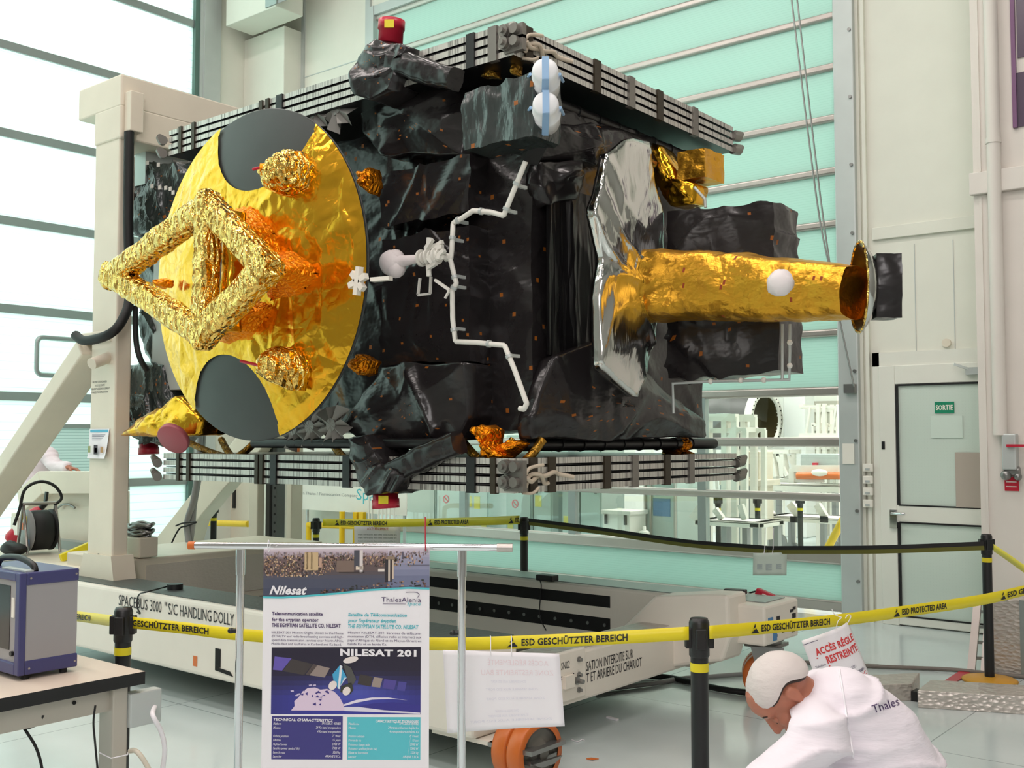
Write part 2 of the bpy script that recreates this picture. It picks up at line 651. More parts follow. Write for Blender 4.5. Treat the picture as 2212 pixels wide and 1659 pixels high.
# right of the rolling door
for (p0, p1, d, m) in ((1858, 1874, 0.02, m_wall), (1880, 1888, 0.035, m_wall)):
    a = at(p0, 1200, Y=YR); b = at(p1, 1200, Y=YR)
    sbox('trim_5', (a.x, YR - d, 0), (b.x, YR, 9), m)
a = at(1886, 500, Y=YR); b = at(2110, 475, Y=YR)
sbox('trim_6', (a.x, YR - 0.03, at(1886, 520, Y=YR).z), (b.x + 0.3, YR, at(1886, 494, Y=YR).z), m_wall, 0.004)
for px in (1976, 2060):
    q = at(px, 620, Y=YR)
    sbox('trim_7', (q.x, YR - 0.004, 2.3), (q.x + 0.006, YR, 3.3), m_frame)
# the projecting pillar at the right
PY = 8.6
pl = at(2112, 800, Y=PY).x
sbox('wall_pillar', (pl, PY, 0), (0.8, YR, 10.2), m_wall_pink)
zb = at(2112, 400, Y=PY).z
sbox('trim_8', (pl - 0.02, PY - 0.05, zb - 0.08), (0.8, PY, zb + 0.09), m_wall_pink, 0.006)
for px in (2126,):
    q = at(px, 900, Y=PY)
    sbox('trim_9', (q.x, PY - 0.012, 0), (q.x + 0.02, PY, zb - 0.1), m_wall_pink)
    q = at(px - 16, 200, Y=PY)
    sbox('trim_9', (q.x, PY - 0.012, zb + 0.1), (q.x + 0.02, PY, 9), m_wall_pink)
# dark pane high on the pillar
wn = structure('window_2', (at(2196, 60, Y=PY).x, PY, 4))
for (y0, y1) in ((0, 126), (146, 275)):
    a = at(2199, y1, Y=PY); b = at(2260, max(y0, -200) - (90 if y0 == 0 else 0), Y=PY)
    MB().box((a.x, PY - 0.012, a.z), (a.x + 0.7, PY - 0.002, b.z)).build('pane', M('dark_pane', rgb(88, 74, 92), 0.2), wn)
a = at(2190, 278, Y=PY)
MB().box((a.x, PY - 0.03, a.z), (a.x + 0.03, PY, 8)).build('window_frame', M('violet_frame', rgb(122, 84, 120), 0.4), wn)

# ---- rolling door in the rear wall
dr = structure('door_1', (-6.8, YR, 0))
ribs = [2.02, 2.54, 3.04, 3.54, 4.03, 4.52, 5.0, 5.48, 5.98, 6.49, 7.0]
for i, z in enumerate([0.1] + ribs):
    z1 = 0.47 if i == 0 else (ribs[i] if i < len(ribs) else DZ1)
    MB().box((DX0, YR + 0.03, z + 0.02), (DX1, YR + 0.07, z1)).build('panel', m_teal, dr)
for z, h in [(0.05, 0.1), (0.47, 0.12), (1.035, 0.075), (1.535, 0.085), (2.0, 0.085)] + [(r, 0.072) for r in ribs[1:]]:
    bevel(MB().box((DX0, YR - 0.005, z), (DX1, YR + 0.09, z + h)).build('rail', m_alu, dr), 0.02, 3)
mull = [DX0, -8.36, -6.78, -5.2, DX1]
for z0, z1 in ((0.59, 1.035), (1.11, 1.535), (1.62, 2.0)):
    for i in range(4):
        MB().box((mull[i] + 0.04, YR + 0.03, z0), (mull[i + 1] - 0.04, YR + 0.036, z1)).build('pane', m_pane, dr)
for x in mull[1:4]:
    MB().box((x - 0.045, YR, 0.55), (x + 0.045, YR + 0.08, 2.02)).build('mullion', m_alu_d, dr)
g = MB().box((DX1 + 0.01, YR - 0.07, 0), (DX1 + 0.2, YR + 0.1, 9.5)).build('door_frame', m_frame, dr)
bevel(g, 0.012)
g = MB()
for k in range(11):
    g.cyl((DX1 + 0.17, YR - 0.085, 0.35 + 0.62 * k), (DX1 + 0.17, YR - 0.065, 0.35 + 0.62 * k), 0.016, n=8)
g.build('bolt', m_steel, dr)
MB().box((DX0 - 0.06, YR - 0.05, 0), (DX0 + 0.03, YR + 0.1, DZ1 + 0.1)).box((DX0, YR - 0.04, DZ1 - 0.02), (DX1, YR + 0.1, DZ1 + 0.1)).build('door_frame', m_frame, dr)
a = at(1845, 980, Y=YR)
MB().box((a.x - 0.075, YR - 0.08, a.z - 0.09), (a.x + 0.03, YR - 0.07, a.z + 0.09)).build('label_plate', m_white, dr)
a = at(1845, 838, Y=YR)
MB().box((a.x - 0.05, YR - 0.12, a.z - 0.05), (a.x + 0.05, YR - 0.07, a.z + 0.03)).build('chain_bracket', m_steel, dr)

# ---- translucent daylight door in the left wall
dw = structure('window_1', (XL, 3, 0))
lz = [0.05, 1.06, 2.1, 3.11, 4.13, 5.15, 6.18, 7.2, 8.25, 9.3]
vz = (at(130, 812, X=XL).z, at(130, 732, X=XL).z)
for i in range(len(lz) - 1):
    MB().box((XL - 0.09, -5, lz[i]), (XL - 0.05, LY1, lz[i + 1])).build('panel', m_day, dw)
for z in lz:
    MB().box((XL - 0.1, -5, z - 0.05), (XL - 0.02, LY1, z + 0.05)).build('rail', m_alu_d, dw)
MB().box((XL - 0.12, LY1, 0), (XL + 0.01, LY1 + 0.07, 10)).build('window_frame', M('dark_channel', rgb(92, 120, 112), 0.4, 0.3), dw)
MB().box((XL - 0.12, LY1 + 0.07, 0), (XL + 0.03, LY1 + 0.13, 10)).build('window_frame', m_frame, dw)


def ringframe(mb, c, hy, hz, w, r=0.07):
    pts = []
    for (sy, sz, a0) in ((1, 1, 0), (-1, 1, 90), (-1, -1, 180), (1, -1, 270)):
        for k in range(5):
            t = math.radians(a0 + 22.5 * k)
            pts.append(V(c.x, c.y + sy * (hy - r) + r * math.cos(t), c.z + sz * (hz - r) + r * math.sin(t)))
    pts.append(pts[0].copy())
    mb.tube(pts, w, 6, caps=False)


c0 = at(140, 772, X=XL); c1 = at(82, 772, X=XL); c2 = at(140, 732, X=XL)
mb = MB(); ringframe(mb, V(XL - 0.03, c0.y, c0.z), c0.y - c1.y, c2.z - c0.z, 0.03)
mb.build('vision_frame', m_alu_d, dw)
hy, hz = c0.y - c1.y, c2.z - c0.z
m_vis = ribmat('clear_sheet', rgb(250, 255, 253), rgb(248, 255, 252), 0.3, 0.92, 0.3, 0.02)
MB().box((XL - 0.048, c0.y - hy, c0.z - hz), (XL - 0.04, c0.y + hy, c0.z + hz)).build('vision_pane', m_vis, dw)
c0 = at(160, 990, X=XL); c1 = at(100, 990, X=XL); c2 = at(160, 925, X=XL)
hy, hz = c0.y - c1.y, c2.z - c0.z
MB().box((XL - 0.03, c0.y - hy, c0.z - hz), (XL - 0.02, c0.y + hy + 0.4, c0.z + hz)).build('vent_grille', ribmat('fine_blind', rgb(226, 236, 234), rgb(170, 190, 188), 0.035, 0.5, 0.4, 0.4), dw)
mb = MB().box((XL - 0.035, c0.y - hy, c0.z + hz), (XL, c0.y + hy + 0.4, c0.z + hz + 0.05)).box((XL - 0.035, c0.y - hy, c0.z - hz - 0.05), (XL, c0.y + hy + 0.4, c0.z - hz))
mb.build('vent_frame', m_alu_d, dw)

# ---- exit door at the right
d2 = structure('door_2', (-3.0, YR, 0))
xa = at(1907, 1100, Y=YR).x; xb = -2.1
zt = at(1945, 790, Y=YR).z
gl = at(1945, 1000, Y=YR).x
gt = at(1945, 833, Y=YR).z; gm1 = at(1945, 1090, Y=YR).z; gm0 = at(1945, 1128, Y=YR).z; gb = at(1945, 1328, Y=YR).z
m_dpaint = M('door_paint', rgb(228, 228, 218), 0.45, var=0.03)
mb = MB()
mb.box((xa, YR - 0.05, 0), (gl - 0.02, YR, zt)).box((gl - 0.02, YR - 0.05, gt + 0.01), (xb, YR, zt))
mb.box((gl - 0.02, YR - 0.05, gm0), (xb, YR, gm1)).box((gl - 0.02, YR - 0.05, 0.01), (xb, YR, gb))
bevel(mb.build('door_leaf', m_dpaint, d2), 0.006)
mb = MB().box((xa - 0.06, YR - 0.03, 0), (xa, YR, zt + 0.12)).box((xa - 0.06, YR - 0.03, zt), (xb, YR, zt + 0.12))
mb.build('door_frame', m_dpaint, d2)
gk = bpy.data.materials.new('wired_glass')
gk.use_nodes = True
nt = gk.node_tree
pp = nt.nodes['Principled BSDF']
geo = nt.nodes.new('ShaderNodeNewGeometry')
vo = nt.nodes.new('ShaderNodeTexVoronoi'); vo.inputs['Scale'].default_value = 38; vo.inputs['Randomness'].default_value = 0
nt.links.new(geo.outputs['Position'], vo.inputs['Vector'])
rp = nt.nodes.new('ShaderNodeValToRGB')
rp.color_ramp.elements[0].position = 0.2; rp.color_ramp.elements[0].color = rgb(176, 194, 184)
rp.color_ramp.elements[1].position = 0.45; rp.color_ramp.elements[1].color = rgb(206, 219, 209)
nt.links.new(vo.outputs['Distance'], rp.inputs[0]); nt.links.new(rp.outputs[0], pp.inputs['Base Color'])
pp.inputs['Roughness'].default_value = 0.12
MB().box((gl, YR - 0.035, gm1), (xb, YR - 0.012, gt)).build('pane', gk, d2)
MB().box((gl, YR - 0.035, gb), (xb, YR - 0.012, gm0)).build('pane', gk, d2)
mb = MB()
for z0, z1 in ((gm1, gt), (gb, gm0)):
    mb.box((gl - 0.014, YR - 0.053, z0), (gl + 0.006, YR - 0.03, z1)).box((gl, YR - 0.053, z1 - 0.006), (xb, YR - 0.03, z1 + 0.01)).box((gl, YR - 0.053, z0 - 0.008), (xb, YR - 0.03, z0 + 0.004))
mb.build('gasket', m_rubber, d2)
q = at(1936, 1120, Y=YR)
mb = MB().box((q.x - 0.03, YR - 0.075, q.z - 0.08), (q.x + 0.03, YR - 0.05, q.z + 0.08))
mb.tube([(q.x, YR - 0.06, q.z + 0.05), (q.x, YR - 0.12, q.z + 0.05), (q.x + 0.12, YR - 0.12, q.z + 0.05)], 0.012, 8)
mb.build('door_handle', m_chrome, d2)
q = at(2040, 1040, Y=YR)
x0 = at(2068, 1000, Y=YR).x; z0 = at(2068, 977, Y=YR).z; z1 = gm1
MB().box((x0, YR - 0.06, z1 - 0.0), (xb, YR - 0.04, z0)).build('cover_board', M('beige_board', rgb(178, 166, 154), 0.6), d2)

# sign and notice on the exit door
a = at(2023, 893, Y=YR); b = at(2064, 868, Y=YR)
t = thing('exit_sign', 'small green rectangular exit sign fixed to the upper pane of the white door', 'sign', (a.x, YR - 0.04, a.z))
MB().box((a.x, YR - 0.044, a.z), (b.x, YR - 0.036, b.z)).build('plate', M('sign_green', rgb(10, 132, 96), 0.5), t)
mb = MB(); h = b.z - a.z
mb.text('SORTIE', ((a.x + b.x) / 2, YR - 0.0455, a.z + h * 0.3), (1, 0, 0), (0, 0, 1), h * 0.6, 'CENTER', fit=(b.x - a.x) * 0.88, bold=0.03)
mb.build('lettering', m_white, t)
a = at(2015, 946, Y=YR); b = at(2082, 898, Y=YR)
mb = MB().box((a.x, YR - 0.042, a.z), (b.x, YR - 0.037, b.z))
mb.build('paper_notice', M('tinted_paper', rgb(208, 222, 212), 0.6), **T('pale blank sheet taped on the door glass under the green sign', 'notice'))
a = at(1913, 962, Y=YR)
MB().box((a.x - 0.015, YR - 0.056, a.z - 0.035), (a.x + 0.012, YR - 0.05, a.z + 0.035)).build('lock_slot', m_black, d2)
a = at(2104, 800, Y=YR)
mb = MB().box((a.x - 0.04, YR - 0.1, a.z - 0.04), (a.x + 0.1, YR - 0.05, a.z + 0.02)).bar((a.x, YR - 0.08, a.z), (a.x - 0.12, YR - 0.14, a.z + 0.05), 0.02, 0.02)
mb.build('door_closer', m_frame, d2)
a = at(2046, 741, Y=YR)
MB().cyl((a.x, YR - 0.03, a.z), (a.x, YR, a.z), 0.036, n=24).build('blanking_cap', m_cream, **T('round cream blanking cap on the bare wall above the exit door', 'cap'))

# column of small switch boxes beside the exit door
for i, py in enumerate((1010, 1036, 1061, 1087)):
    a = at(1880, py, Y=YR)
    t = thing('switch_box', ['topmost', 'second', 'third', 'lowest'][i] + ' of the four small white switch boxes left of the exit door', 'switch', (a.x, YR - 0.04, a.z - 0.03), 'switch boxes beside the exit door')
    bevel(MB().box((a.x - 0.042, YR - 0.07, a.z - 0.035), (a.x + 0.042, YR - 0.035, a.z + 0.035)).build('housing', m_white, t), 0.006)
    MB().box((a.x - 0.02, YR - 0.075, a.z - 0.022), (a.x + 0.02, YR - 0.07, a.z - 0.004)).build('rocker', m_frame, t)

# pipe, isolator and red sign on the pillar
a = at(2165, 940, Y=PY)
mb = MB().cyl((a.x, PY - 0.05, at(2165, 940, Y=PY).z), (a.x, PY - 0.05, 9.8), 0.05, n=20)
mb.cyl((a.x, PY - 0.05, 3.86), (a.x, PY - 0.05, 3.9), 0.056, n=20)
mb.build('wall_pipe', m_wall_pink, **T('tall pale pipe running down the face of the pillar at right', 'pipe'))
c = at(2186, 980, Y=PY)
t = thing('isolator_switch', 'grey isolator box with red handle under the pillar pipe', 'switch', (c.x, PY, c.z - 0.15))
bevel(MB().box((c.x - 0.05, PY - 0.09, c.z - 0.12), (c.x + 0.05, PY, c.z + 0.15)).build('housing', m_frame, t), 0.01)
MB().bar((c.x - 0.01, PY - 0.1, c.z + 0.06), (c.x + 0.24, PY - 0.1, c.z + 0.06), 0.025, 0.02).build('handle', m_red, t)
mb = MB().ball((c.x - 0.03, PY - 0.06, c.z - 0.16), 0.04).ball((c.x + 0.05, PY - 0.05, c.z - 0.17), 0.03).cyl((c.x - 0.04, PY - 0.04, c.z - 0.13), (c.x + 0.06, PY - 0.04, c.z - 0.13), 0.035)
mb.build('valve_body', m_steel, t)
a = at(2171, 1060, Y=PY); b = at(2201, 1031, Y=PY)
t = thing('red_sign', 'red square safety sign with white lines low on the pillar', 'sign', (a.x, PY, a.z))
MB().box((a.x, PY - 0.008, a.z), (b.x, PY - 0.001, b.z)).build('plate', M('sign_red', rgb(198, 26, 52), 0.45), t)
mb = MB()
for k in (0.28, 0.62):
    mb.box((a.x + 0.01, PY - 0.010, a.z + (b.z - a.z) * k), (b.x - 0.015, PY - 0.0085, a.z + (b.z - a.z) * (k + 0.07)))
mb.build('lettering', m_white, t)

# hoist chains in front of the rolling door
for (pts, lab) in (([(1710, 0), (1742, 260), (1770, 470), (1797, 600)], 'thin dark hoist chain in front of rolling door, left strand'),
                   ([(1722, 0), (1752, 260), (1778, 470), (1806, 650), (1845, 835)], 'thin dark hoist chain in front of rolling door, right strand to the bracket')):
    pp_ = [at(x, y, Y=YR - (0.34 if len(pts) == 4 else 0.16)) for x, y in pts]
    pp_.insert(0, pp_[0] + (pp_[0] - pp_[1]) * 1.2)
    MB().tube(smoothpath(pp_, 4), 0.008, 6).build('hoist_chain', m_steel, **T(lab, 'chain', 'hoist chains'))

# cable duct in the top left corner
c = at(556, 74, Y=9.0)
t = thing('cable_duct', 'white boxy vertical duct ending high on the column in the left corner', 'duct', (c.x, 9.0, c.z))
x0, x1 = at(522, 60, Y=8.75).x, at(622, 60, Y=8.75).x
bevel(MB().box((x0 - 0.08, 8.55, c.z), (x1, 9.0, 10.1)).build('housing', m_wall, t), 0.01)
MB().box((at(574, 40, Y=8.54).x, 8.53, c.z + 0.02), (at(598, 40, Y=8.54).x, 8.55, 10.0)).build('slotted_strip', m_alu_d, t)
MB().box((at(600, 40, Y=8.54).x, 8.54, c.z + 0.02), (at(622, 40, Y=8.54).x, 8.55, 10.0)).build('cover_strip', m_grey, t)
# ================================================================== HANDLING DOLLY AND ITS GANTRY
DY0, DY1 = 3.81, 5.86        # outer face of the near beam, inner face of the far beam
DXR = -3.34                  # right end of the near beam
ZB, ZT = 0.19, 0.63
t = thing('handling_dolly', 'long white steel handling dolly on orange casters under the satellite', 'dolly', (-6, 5, 0))
DOL = t
o = MB().box((-8.6, DY0, ZB), (DXR, DY0 + 0.34, ZT)).build('near_beam', m_dollyw, t); bevel(o, 0.025, 3)
MB().box((-8.5, DY0 + 0.03, ZT), (DXR - 0.02, DY0 + 0.33, ZT + 0.006)).build('beam_deck', m_deck, o)
o = MB().box((-8.2, DY1, ZB), (-3.29, DY1 + 0.34, ZT)).build('far_beam', m_dollyw, t); bevel(o, 0.02, 3)
MB().box((-8.2, DY1 + 0.03, ZT), (-2.86, DY1 + 0.3, ZT + 0.006)).build('beam_deck', m_alu_d, o)
xs = at(1318, 1310, Y=DY1).x
mb = MB().box((-8, DY1 - 0.004, 0.5), (xs, DY1, 0.575)).box((-8, DY1 - 0.004, 0.335), (xs, DY1, 0.43))
mb.build('slot', m_hole, o)
mb = MB()
for k in range(30):
    x = -7.9 + k * 0.135
    mb.cyl((x, DY1 - 0.009, 0.385), (x, DY1 - 0.003, 0.385), 0.012, n=8)
mb.build('bolt_row', m_steel, o)
o = MB().box((DXR - 0.26, DY0 + 0.3, ZB + 0.02), (DXR, DY1 + 0.05, 0.475)).build('cross_beam', m_dollyw, t); bevel(o, 0.015)
MB().box((DXR - 0.22, DY0 + 0.35, 0.475), (DXR - 0.03, DY1, 0.48)).build('beam_deck', m_checker, o)
o = MB().box((-8.2, DY0 + 0.3, 0.16), (DXR - 0.26, DY1, 0.19)).build('floor_plate', M('dark_checker', rgb(96, 98, 94), 0.4, 0.5, bump=[('cells', 42, 0.5, 0.01)]), t)
pg = [(1334, 1364), (1412, 1288), (1520, 1284), (1572, 1286), (1576, 1380), (1560, 1430), (1528, 1432), (1420, 1446), (1330, 1424)]
o = MB().prism([at(x, y, Y=DY1 - 0.22) for x, y in pg], (0, 0.24, 0)).build('diagonal_brace', m_dollyw, t); bevel(o, 0.02)
# end block of the far beam with its taped markings
a = at(1645, 1300, Y=DY1 - 0.05)
o = MB().box((-3.3, DY1 - 0.1, 0.40), (-2.8, DY1 + 0.36, ZT)).build('end_block', m_dollyw, t); bevel(o, 0.015)
mb = MB()
random.seed(4)
for k in range(10):
    y = DY1 - 0.06 + random.random() * 0.36; z = 0.42 + random.random() * 0.17
    mb.box((-2.80, y, z), (-2.797, y + 0.02 + 0.03 * random.random(), z + 0.012 + 0.02 * random.random()))
mb.build('black_marks', m_text, o)
mb = MB().box((-2.80, DY1 - 0.06, 0.5), (-2.796, DY1 + 0.0, 0.56)).box((-2.80, DY1 + 0.0, 0.42), (-2.796, DY1 + 0.05, 0.47))
mb.build('blue_tape', M('blue_tape', rgb(72, 130, 180), 0.5), o)
# serial plate bolted on the near corner
ya, yb = at(1211, 1450, X=DXR + 0.03).y, at(1265, 1450, X=DXR + 0.03).y
za, zb_ = at(1264, 1503, X=DXR + 0.03).z, at(1264, 1398, X=DXR + 0.03).z
o = MB().box((DXR, ya - 0.1, za), (DXR + 0.03, yb, zb_)).build('serial_plate', m_dollyw, t); bevel(o, 0.006)
mb = MB()
mb.text('SN02', (DXR + 0.031, ya + 0.004, zb_ - 0.085), (0, 1, 0), (0, 0, 1), 0.055, fit=0.075)
mb.text('F 624-13', (DXR + 0.031, ya + 0.0, zb_ - 0.155), (0, 1, 0), (0, 0, 1), 0.055, fit=0.12)
mb.build('lettering', m_text, o)
mb = MB()
for py in (1424, 1457, 1490):
    q = at(1250, py, X=DXR + 0.03)
    mb.cyl(q, q + V(0.022, 0, 0), 0.009, n=8).cyl(q, q + V(0.006, 0, 0), 0.015, n=12)
q = at(1244, 1470, X=DXR + 0.03)
mb.cyl(q, q + V(0.05, 0, 0), 0.012, n=12).cyl(q, q + V(0.015, 0, 0), 0.02, n=14)
mb.build('bolt', m_steel, o)
q = at(1228, 1468, X=DXR + 0.03)
MB().box(q - V(0, 0.05, 0.04), q + V(0.02, 0.03, 0.025)).build('lifting_pad', m_dollyw, o)
mb = MB()
y0 = at(1266, 1440, X=DXR).y
mb.text('SATION INTERDITE SUR', (DXR + 0.002, y0, at(1266, 1450, X=DXR).z), (0, 1, 0), (0, 0, 1), 0.072, fit=at(1367, 1425, X=DXR).y - y0)
mb.text('T ET ARRIERE DU CHARIOT', (DXR + 0.002, y0 - 0.0, at(1266, 1471, X=DXR).z - 0.01), (0, 1, 0), (0, 0, 1), 0.072, fit=at(1386, 1440, X=DXR).y - y0)
mb.build('lettering', m_text, t)
# lettering and slots on the near beam
mb = MB()
p0 = at(257, 1306, Y=DY0); p1 = at(506, 1353, Y=DY0)
z0 = (p0.z + p1.z) / 2
segs = [('SPACEBUS', 257, 319), ('3000', 325, 349), ('"', 356, 361), ('S/C', 364, 384), ('HANDLING', 389, 457), ('DOLLY', 462, 506)]
for s_, x0, x1 in segs:
    yb_ = 1306 + (x0 - 257) * (1353 - 1306) / 249
    a = at(x0, yb_, Y=DY0); b = at(x1, yb_ + 0.19 * (x1 - x0), Y=DY0)
    mb.text(s_, (a.x, DY0 - 0.003, z0), (1, 0, 0), (0, 0, 1), 0.098, fit=b.x - a.x)
mb.build('lettering', m_text, t)
a = at(466, 1400, Y=DY0); b = at(466, 1440, Y=DY0); c = at(504, 1447, Y=DY0)
mb = MB().box((a.x, DY0 - 0.004, b.z), (a.x + 0.05, DY0, a.z)).prism([(a.x, DY0 - 0.004, b.z), (a.x, DY0 - 0.004, b.z - 0.02), (c.x, DY0 - 0.004, b.z - 0.035), (c.x - 0.03, DY0 - 0.004, b.z - 0.01)], (0, 0.004, 0))
mb.build('slot_mark', m_hole, t)
a = at(422, 1428, Y=DY0)
MB().box((a.x - 0.02, DY0 - 0.003, a.z - 0.03), (a.x + 0.02, DY0, a.z + 0.03)).build('orange_tape', m_orange, t)


def caster(x, y, ang, h, root):
    """twin-wheel swivel caster; ang turns the axle"""
    r, w = 0.15, 0.085
    ax = V(math.cos(ang), math.sin(ang), 0)
    tr = V(-ax.y, ax.x, 0)
    c = V(x, y, r)
    mb = MB()
    mb.box((x - 0.13, y - 0.13, h - 0.02), (x + 0.13, y + 0.13, h)).cyl((x, y, h - 0.06), (x, y, h - 0.02), 0.09)
    for s in (-1, 1):
        e = ax * (s * (w + 0.035))
        mb.prism([c + e + tr * 0.1 + V(0, 0, h - r - 0.06), c + e - tr * 0.1 + V(0, 0, h - r - 0.06), c + e - tr * 0.045 - V(0, 0, 0.045), c + e + tr * 0.045 - V(0, 0, 0.045)], ax * (0.016 * s))
    mb.box((x - 0.1, y - 0.1, h - 0.075), (x + 0.1, y + 0.1, h - 0.055))
    f = mb.build('caster_fork', m_steel, root)
    for s in (-1, 1):
        m_ = c + ax * (s * (w / 2 + 0.006))
        tire = MB().lathe([(r * 0.78, -w / 2), (r * 0.97, -w / 2), (r, -w / 2 + 0.012), (r, w / 2 - 0.012), (r * 0.97, w / 2), (r * 0.78, w / 2)], m_, ax, 40)
        o = tire.build('wheel', m_orange, root)
        hb = MB().lathe([(0.02, -w / 2 - 0.004), (0.05, -w / 2 - 0.004), (0.06, -w / 2 + 0.012), (0.1, -w / 2 + 0.02), (r * 0.79, -w / 2 + 0.004), (r * 0.79, w / 2 - 0.004), (0.1, w / 2 - 0.02), (0.06, w / 2 - 0.012), (0.05, w / 2 + 0.004), (0.02, w / 2 + 0.004)], m_, ax, 32)
        hb.cyl(m_ - ax * (w / 2 + 0.02), m_ + ax * (w / 2 + 0.02), 0.028, n=14)
        hb.build('hub', M('hub_metal', rgb(126, 122, 116), 0.45, 0.6, var=0.15), o)


c = at(1138, 1690, Z=0)
caster(c.x, c.y, math.radians(-5), ZB, t)
c = at(1638, 1508, Z=0)
caster(c.x + 0.05, c.y + 0.02, math.radians(-62), 0.40, t)
caster(-8.2, 3.98, math.radians(70), ZB, t)
caster(-7.9, 6.02, math.radians(60), ZB, t)
mb = MB().box((DXR - 0.3, 3.85, ZB - 0.02), (DXR + 0.1, 4.3, ZB)).build('caster_bracket', m_dollyw, t)
# platform at the left end
o = MB().box((-9.6, DY0 + 0.32, 0.42), (-7.3, 4.83, 0.655)).build('side_platform', m_cream, t); bevel(o, 0.01)
MB().box((-9.6, 4.72, 0.655), (-7.4, 4.82, 0.73)).build('edge_bar', m_alu_d, o)
o = MB().box((-7.75, DY0 + 0.36, 0.36), (-6.9, DY1 + 0.1, 0.75)).build('gantry_base', m_cream, t); bevel(o, 0.012)
MB().box((-6.9, DY0 + 0.5, 0.42), (-6.893, DY1 - 0.1, 0.7)).build('checker_cover', M('pale_checker', rgb(216, 208, 196), 0.45, 0.1, bump=[('cells', (40, 40, 60), 0.25, 0.004)]), o)

# ---- gantry: two posts, lintel and braces
GX, GY = -6.79, 3.98
t = thing('support_gantry', 'tall cream steel gantry with two posts and a lintel behind the gold dish', 'gantry', (-7.1, 5, 0.75))
x0 = at(190, 1100, Y=GY).x
y1 = at(278, 1100, X=GX).y
o = MB().box((x0, GY, 0.64), (GX, y1, 3.74)).build('post', m_cream, t); bevel(o, 0.012)
q = MB().prism([(x0 - 0.08, GY - 0.02, 0.637), (GX + 0.06, GY - 0.02, 0.637), (GX + 0.02, GY - 0.02, 0.8), (x0 - 0.01, GY - 0.02, 0.8)], (0, y1 - GY + 0.05, 0)).build('foot', m_cream, o)
mb = MB()
for px in (197, 213):
    q = at(px, 1200, Y=GY)
    mb.cyl(q - V(0, 0.004, 0), q, 0.014, n=10)
mb.build('bolt_hole', m_hole, o)
xl = at(172, 230, Y=GY).x
zl0, zl1 = at(256, 300, Y=GY).z, at(256, 163, Y=GY).z
zl2 = at(172, 262, Y=GY).z
mb = MB().box((xl, GY - 0.01, zl2), (GX + 0.02, 6.9, zl1)).box((x0, GY - 0.01, zl0), (GX + 0.02, 6.9, zl2 + 0.01))
o = mb.build('lintel', m_cream, t); bevel(o, 0.012)
MB().box((GX - 0.3, GY + 0.3, zl0 - 0.24), (GX - 0.16, 6.6, zl0)).build('inner_flange', m_frame, o)
c0 = at(268, 285, X=GX + 0.02); c1 = at(298, 207, X=GX + 0.02)
bevel(MB().box((GX + 0.02, c0.y, c0.z), (GX + 0.1, c1.y, c1.z)).build('cable_cover', m_cream, o), 0.006)
pts = [at(279, 285, X=GX + 0.06), at(277, 480, X=GX + 0.06), at(281, 630, X=GX + 0.06), at(266, 688, X=GX + 0.1), at(236, 722, Y=GY - 0.08), at(185, 736, Y=GY - 0.1), at(163, 724, Y=GY - 0.1)]
MB().tube(smoothpath(pts), 0.034, 10).build('corrugated_cable', m_rubber, t)
pts = [at(292, 660, X=GX + 0.05), at(294, 735, X=GX + 0.05), at(303, 775, X=GX + 0.1), at(318, 800, X=GX + 0.1)]
MB().tube(smoothpath(pts), 0.02, 8).build('hanging_hose', m_rubber, t)
# near brace
a = at(206, 752, Y=GY + 0.06); b = at(-46, 1120, Y=GY + 0.06)
b = a + (b - a) * ((a.z - 0.66) / (a.z - b.z)) if b.z < 0.66 else b
o = MB().bar(a, b, 0.13, 0.245, side=(0, 1, 0)).build('brace', m_cream, t); bevel(o, 0.012)
o = MB().box(at(172, 745, Y=GY - 0.01), at(236, 712, Y=GY - 0.02) + V(0, 0.1, 0)).build('brace_bracket', m_cream, t); bevel(o, 0.01)
q = at(198, 786, Y=GY - 0.14)
mb = MB().cyl(q, q + V(-0.04, 0.16, 0.06), 0.04, n=16); mb.build('peg', m_cream, t)
# far posts, guide rail and brace
FY = 6.2
for nm, xa_, xb_, m_, dy in (('post', 537, 571, m_cream, 0), ('guide_rail', 573, 616, M('grey_rail', rgb(92, 94, 94), 0.4, 0.4), 0.1), ('post', 618, 654, m_cream, 0.05)):
    xa2, xb2 = at(xa_, 1100, Y=FY + dy).x, at(xa_ + (xb_ - xa_) * (0.3 if xa_ == 618 else 0.55), 1100, Y=FY + dy).x
    o = MB().box((xa2, FY + dy, 0.63), (xb2, at(xb_, 1100, X=xb2).y, 3.74)).build(nm, m_, t); bevel(o, 0.008)
    if nm == 'guide_rail':
        mb = MB().box((xa2 + (xb2 - xa2) * 0.42, FY + dy - 0.004, 0.7), (xa2 + (xb2 - xa2) * 0.62, FY + dy, 3.7))
        for k in range(22):
            mb.cyl((xb2 - 0.02, FY + dy - 0.004, 0.75 + 0.08 * k), (xb2 - 0.02, FY + dy, 0.75 + 0.08 * k), 0.012, n=8)
        mb.build('rail_slot', m_hole, o)
    elif xa_ == 618:
        q0 = at(636, 1010, X=xb2); q1 = at(647, 952, X=xb2)
        MB().box((xb2, q0.y, q0.z), (xb2 + 0.004, q1.y, q1.z + 0.2)).build('orange_strip', m_orange, o)
pg = [(334, 1184), (334, 1166), (560, 880), (606, 925), (486, 1052), (425, 1124), (405, 1192)]
o = MB().prism([at(x, y, Y=FY - 0.02) for x, y in pg], (0, 0.16, 0)).build('brace', m_cream, t); bevel(o, 0.01)
# lettering on the near post
mb = MB()
for k, s_ in enumerate(('NE PAS STATIONNER', 'SOUS LE COTE', 'PENDANT LE DEROULEMENT', 'PHASES MANIPULATION')):
    q = at(216, 827 + k * 7.4, Y=GY)
    mb.text(s_, (q.x, GY - 0.002, q.z), (1, 0, 0), (0, 0, 1), 0.02, 'CENTER')
mb.build('lettering', m_text, t)

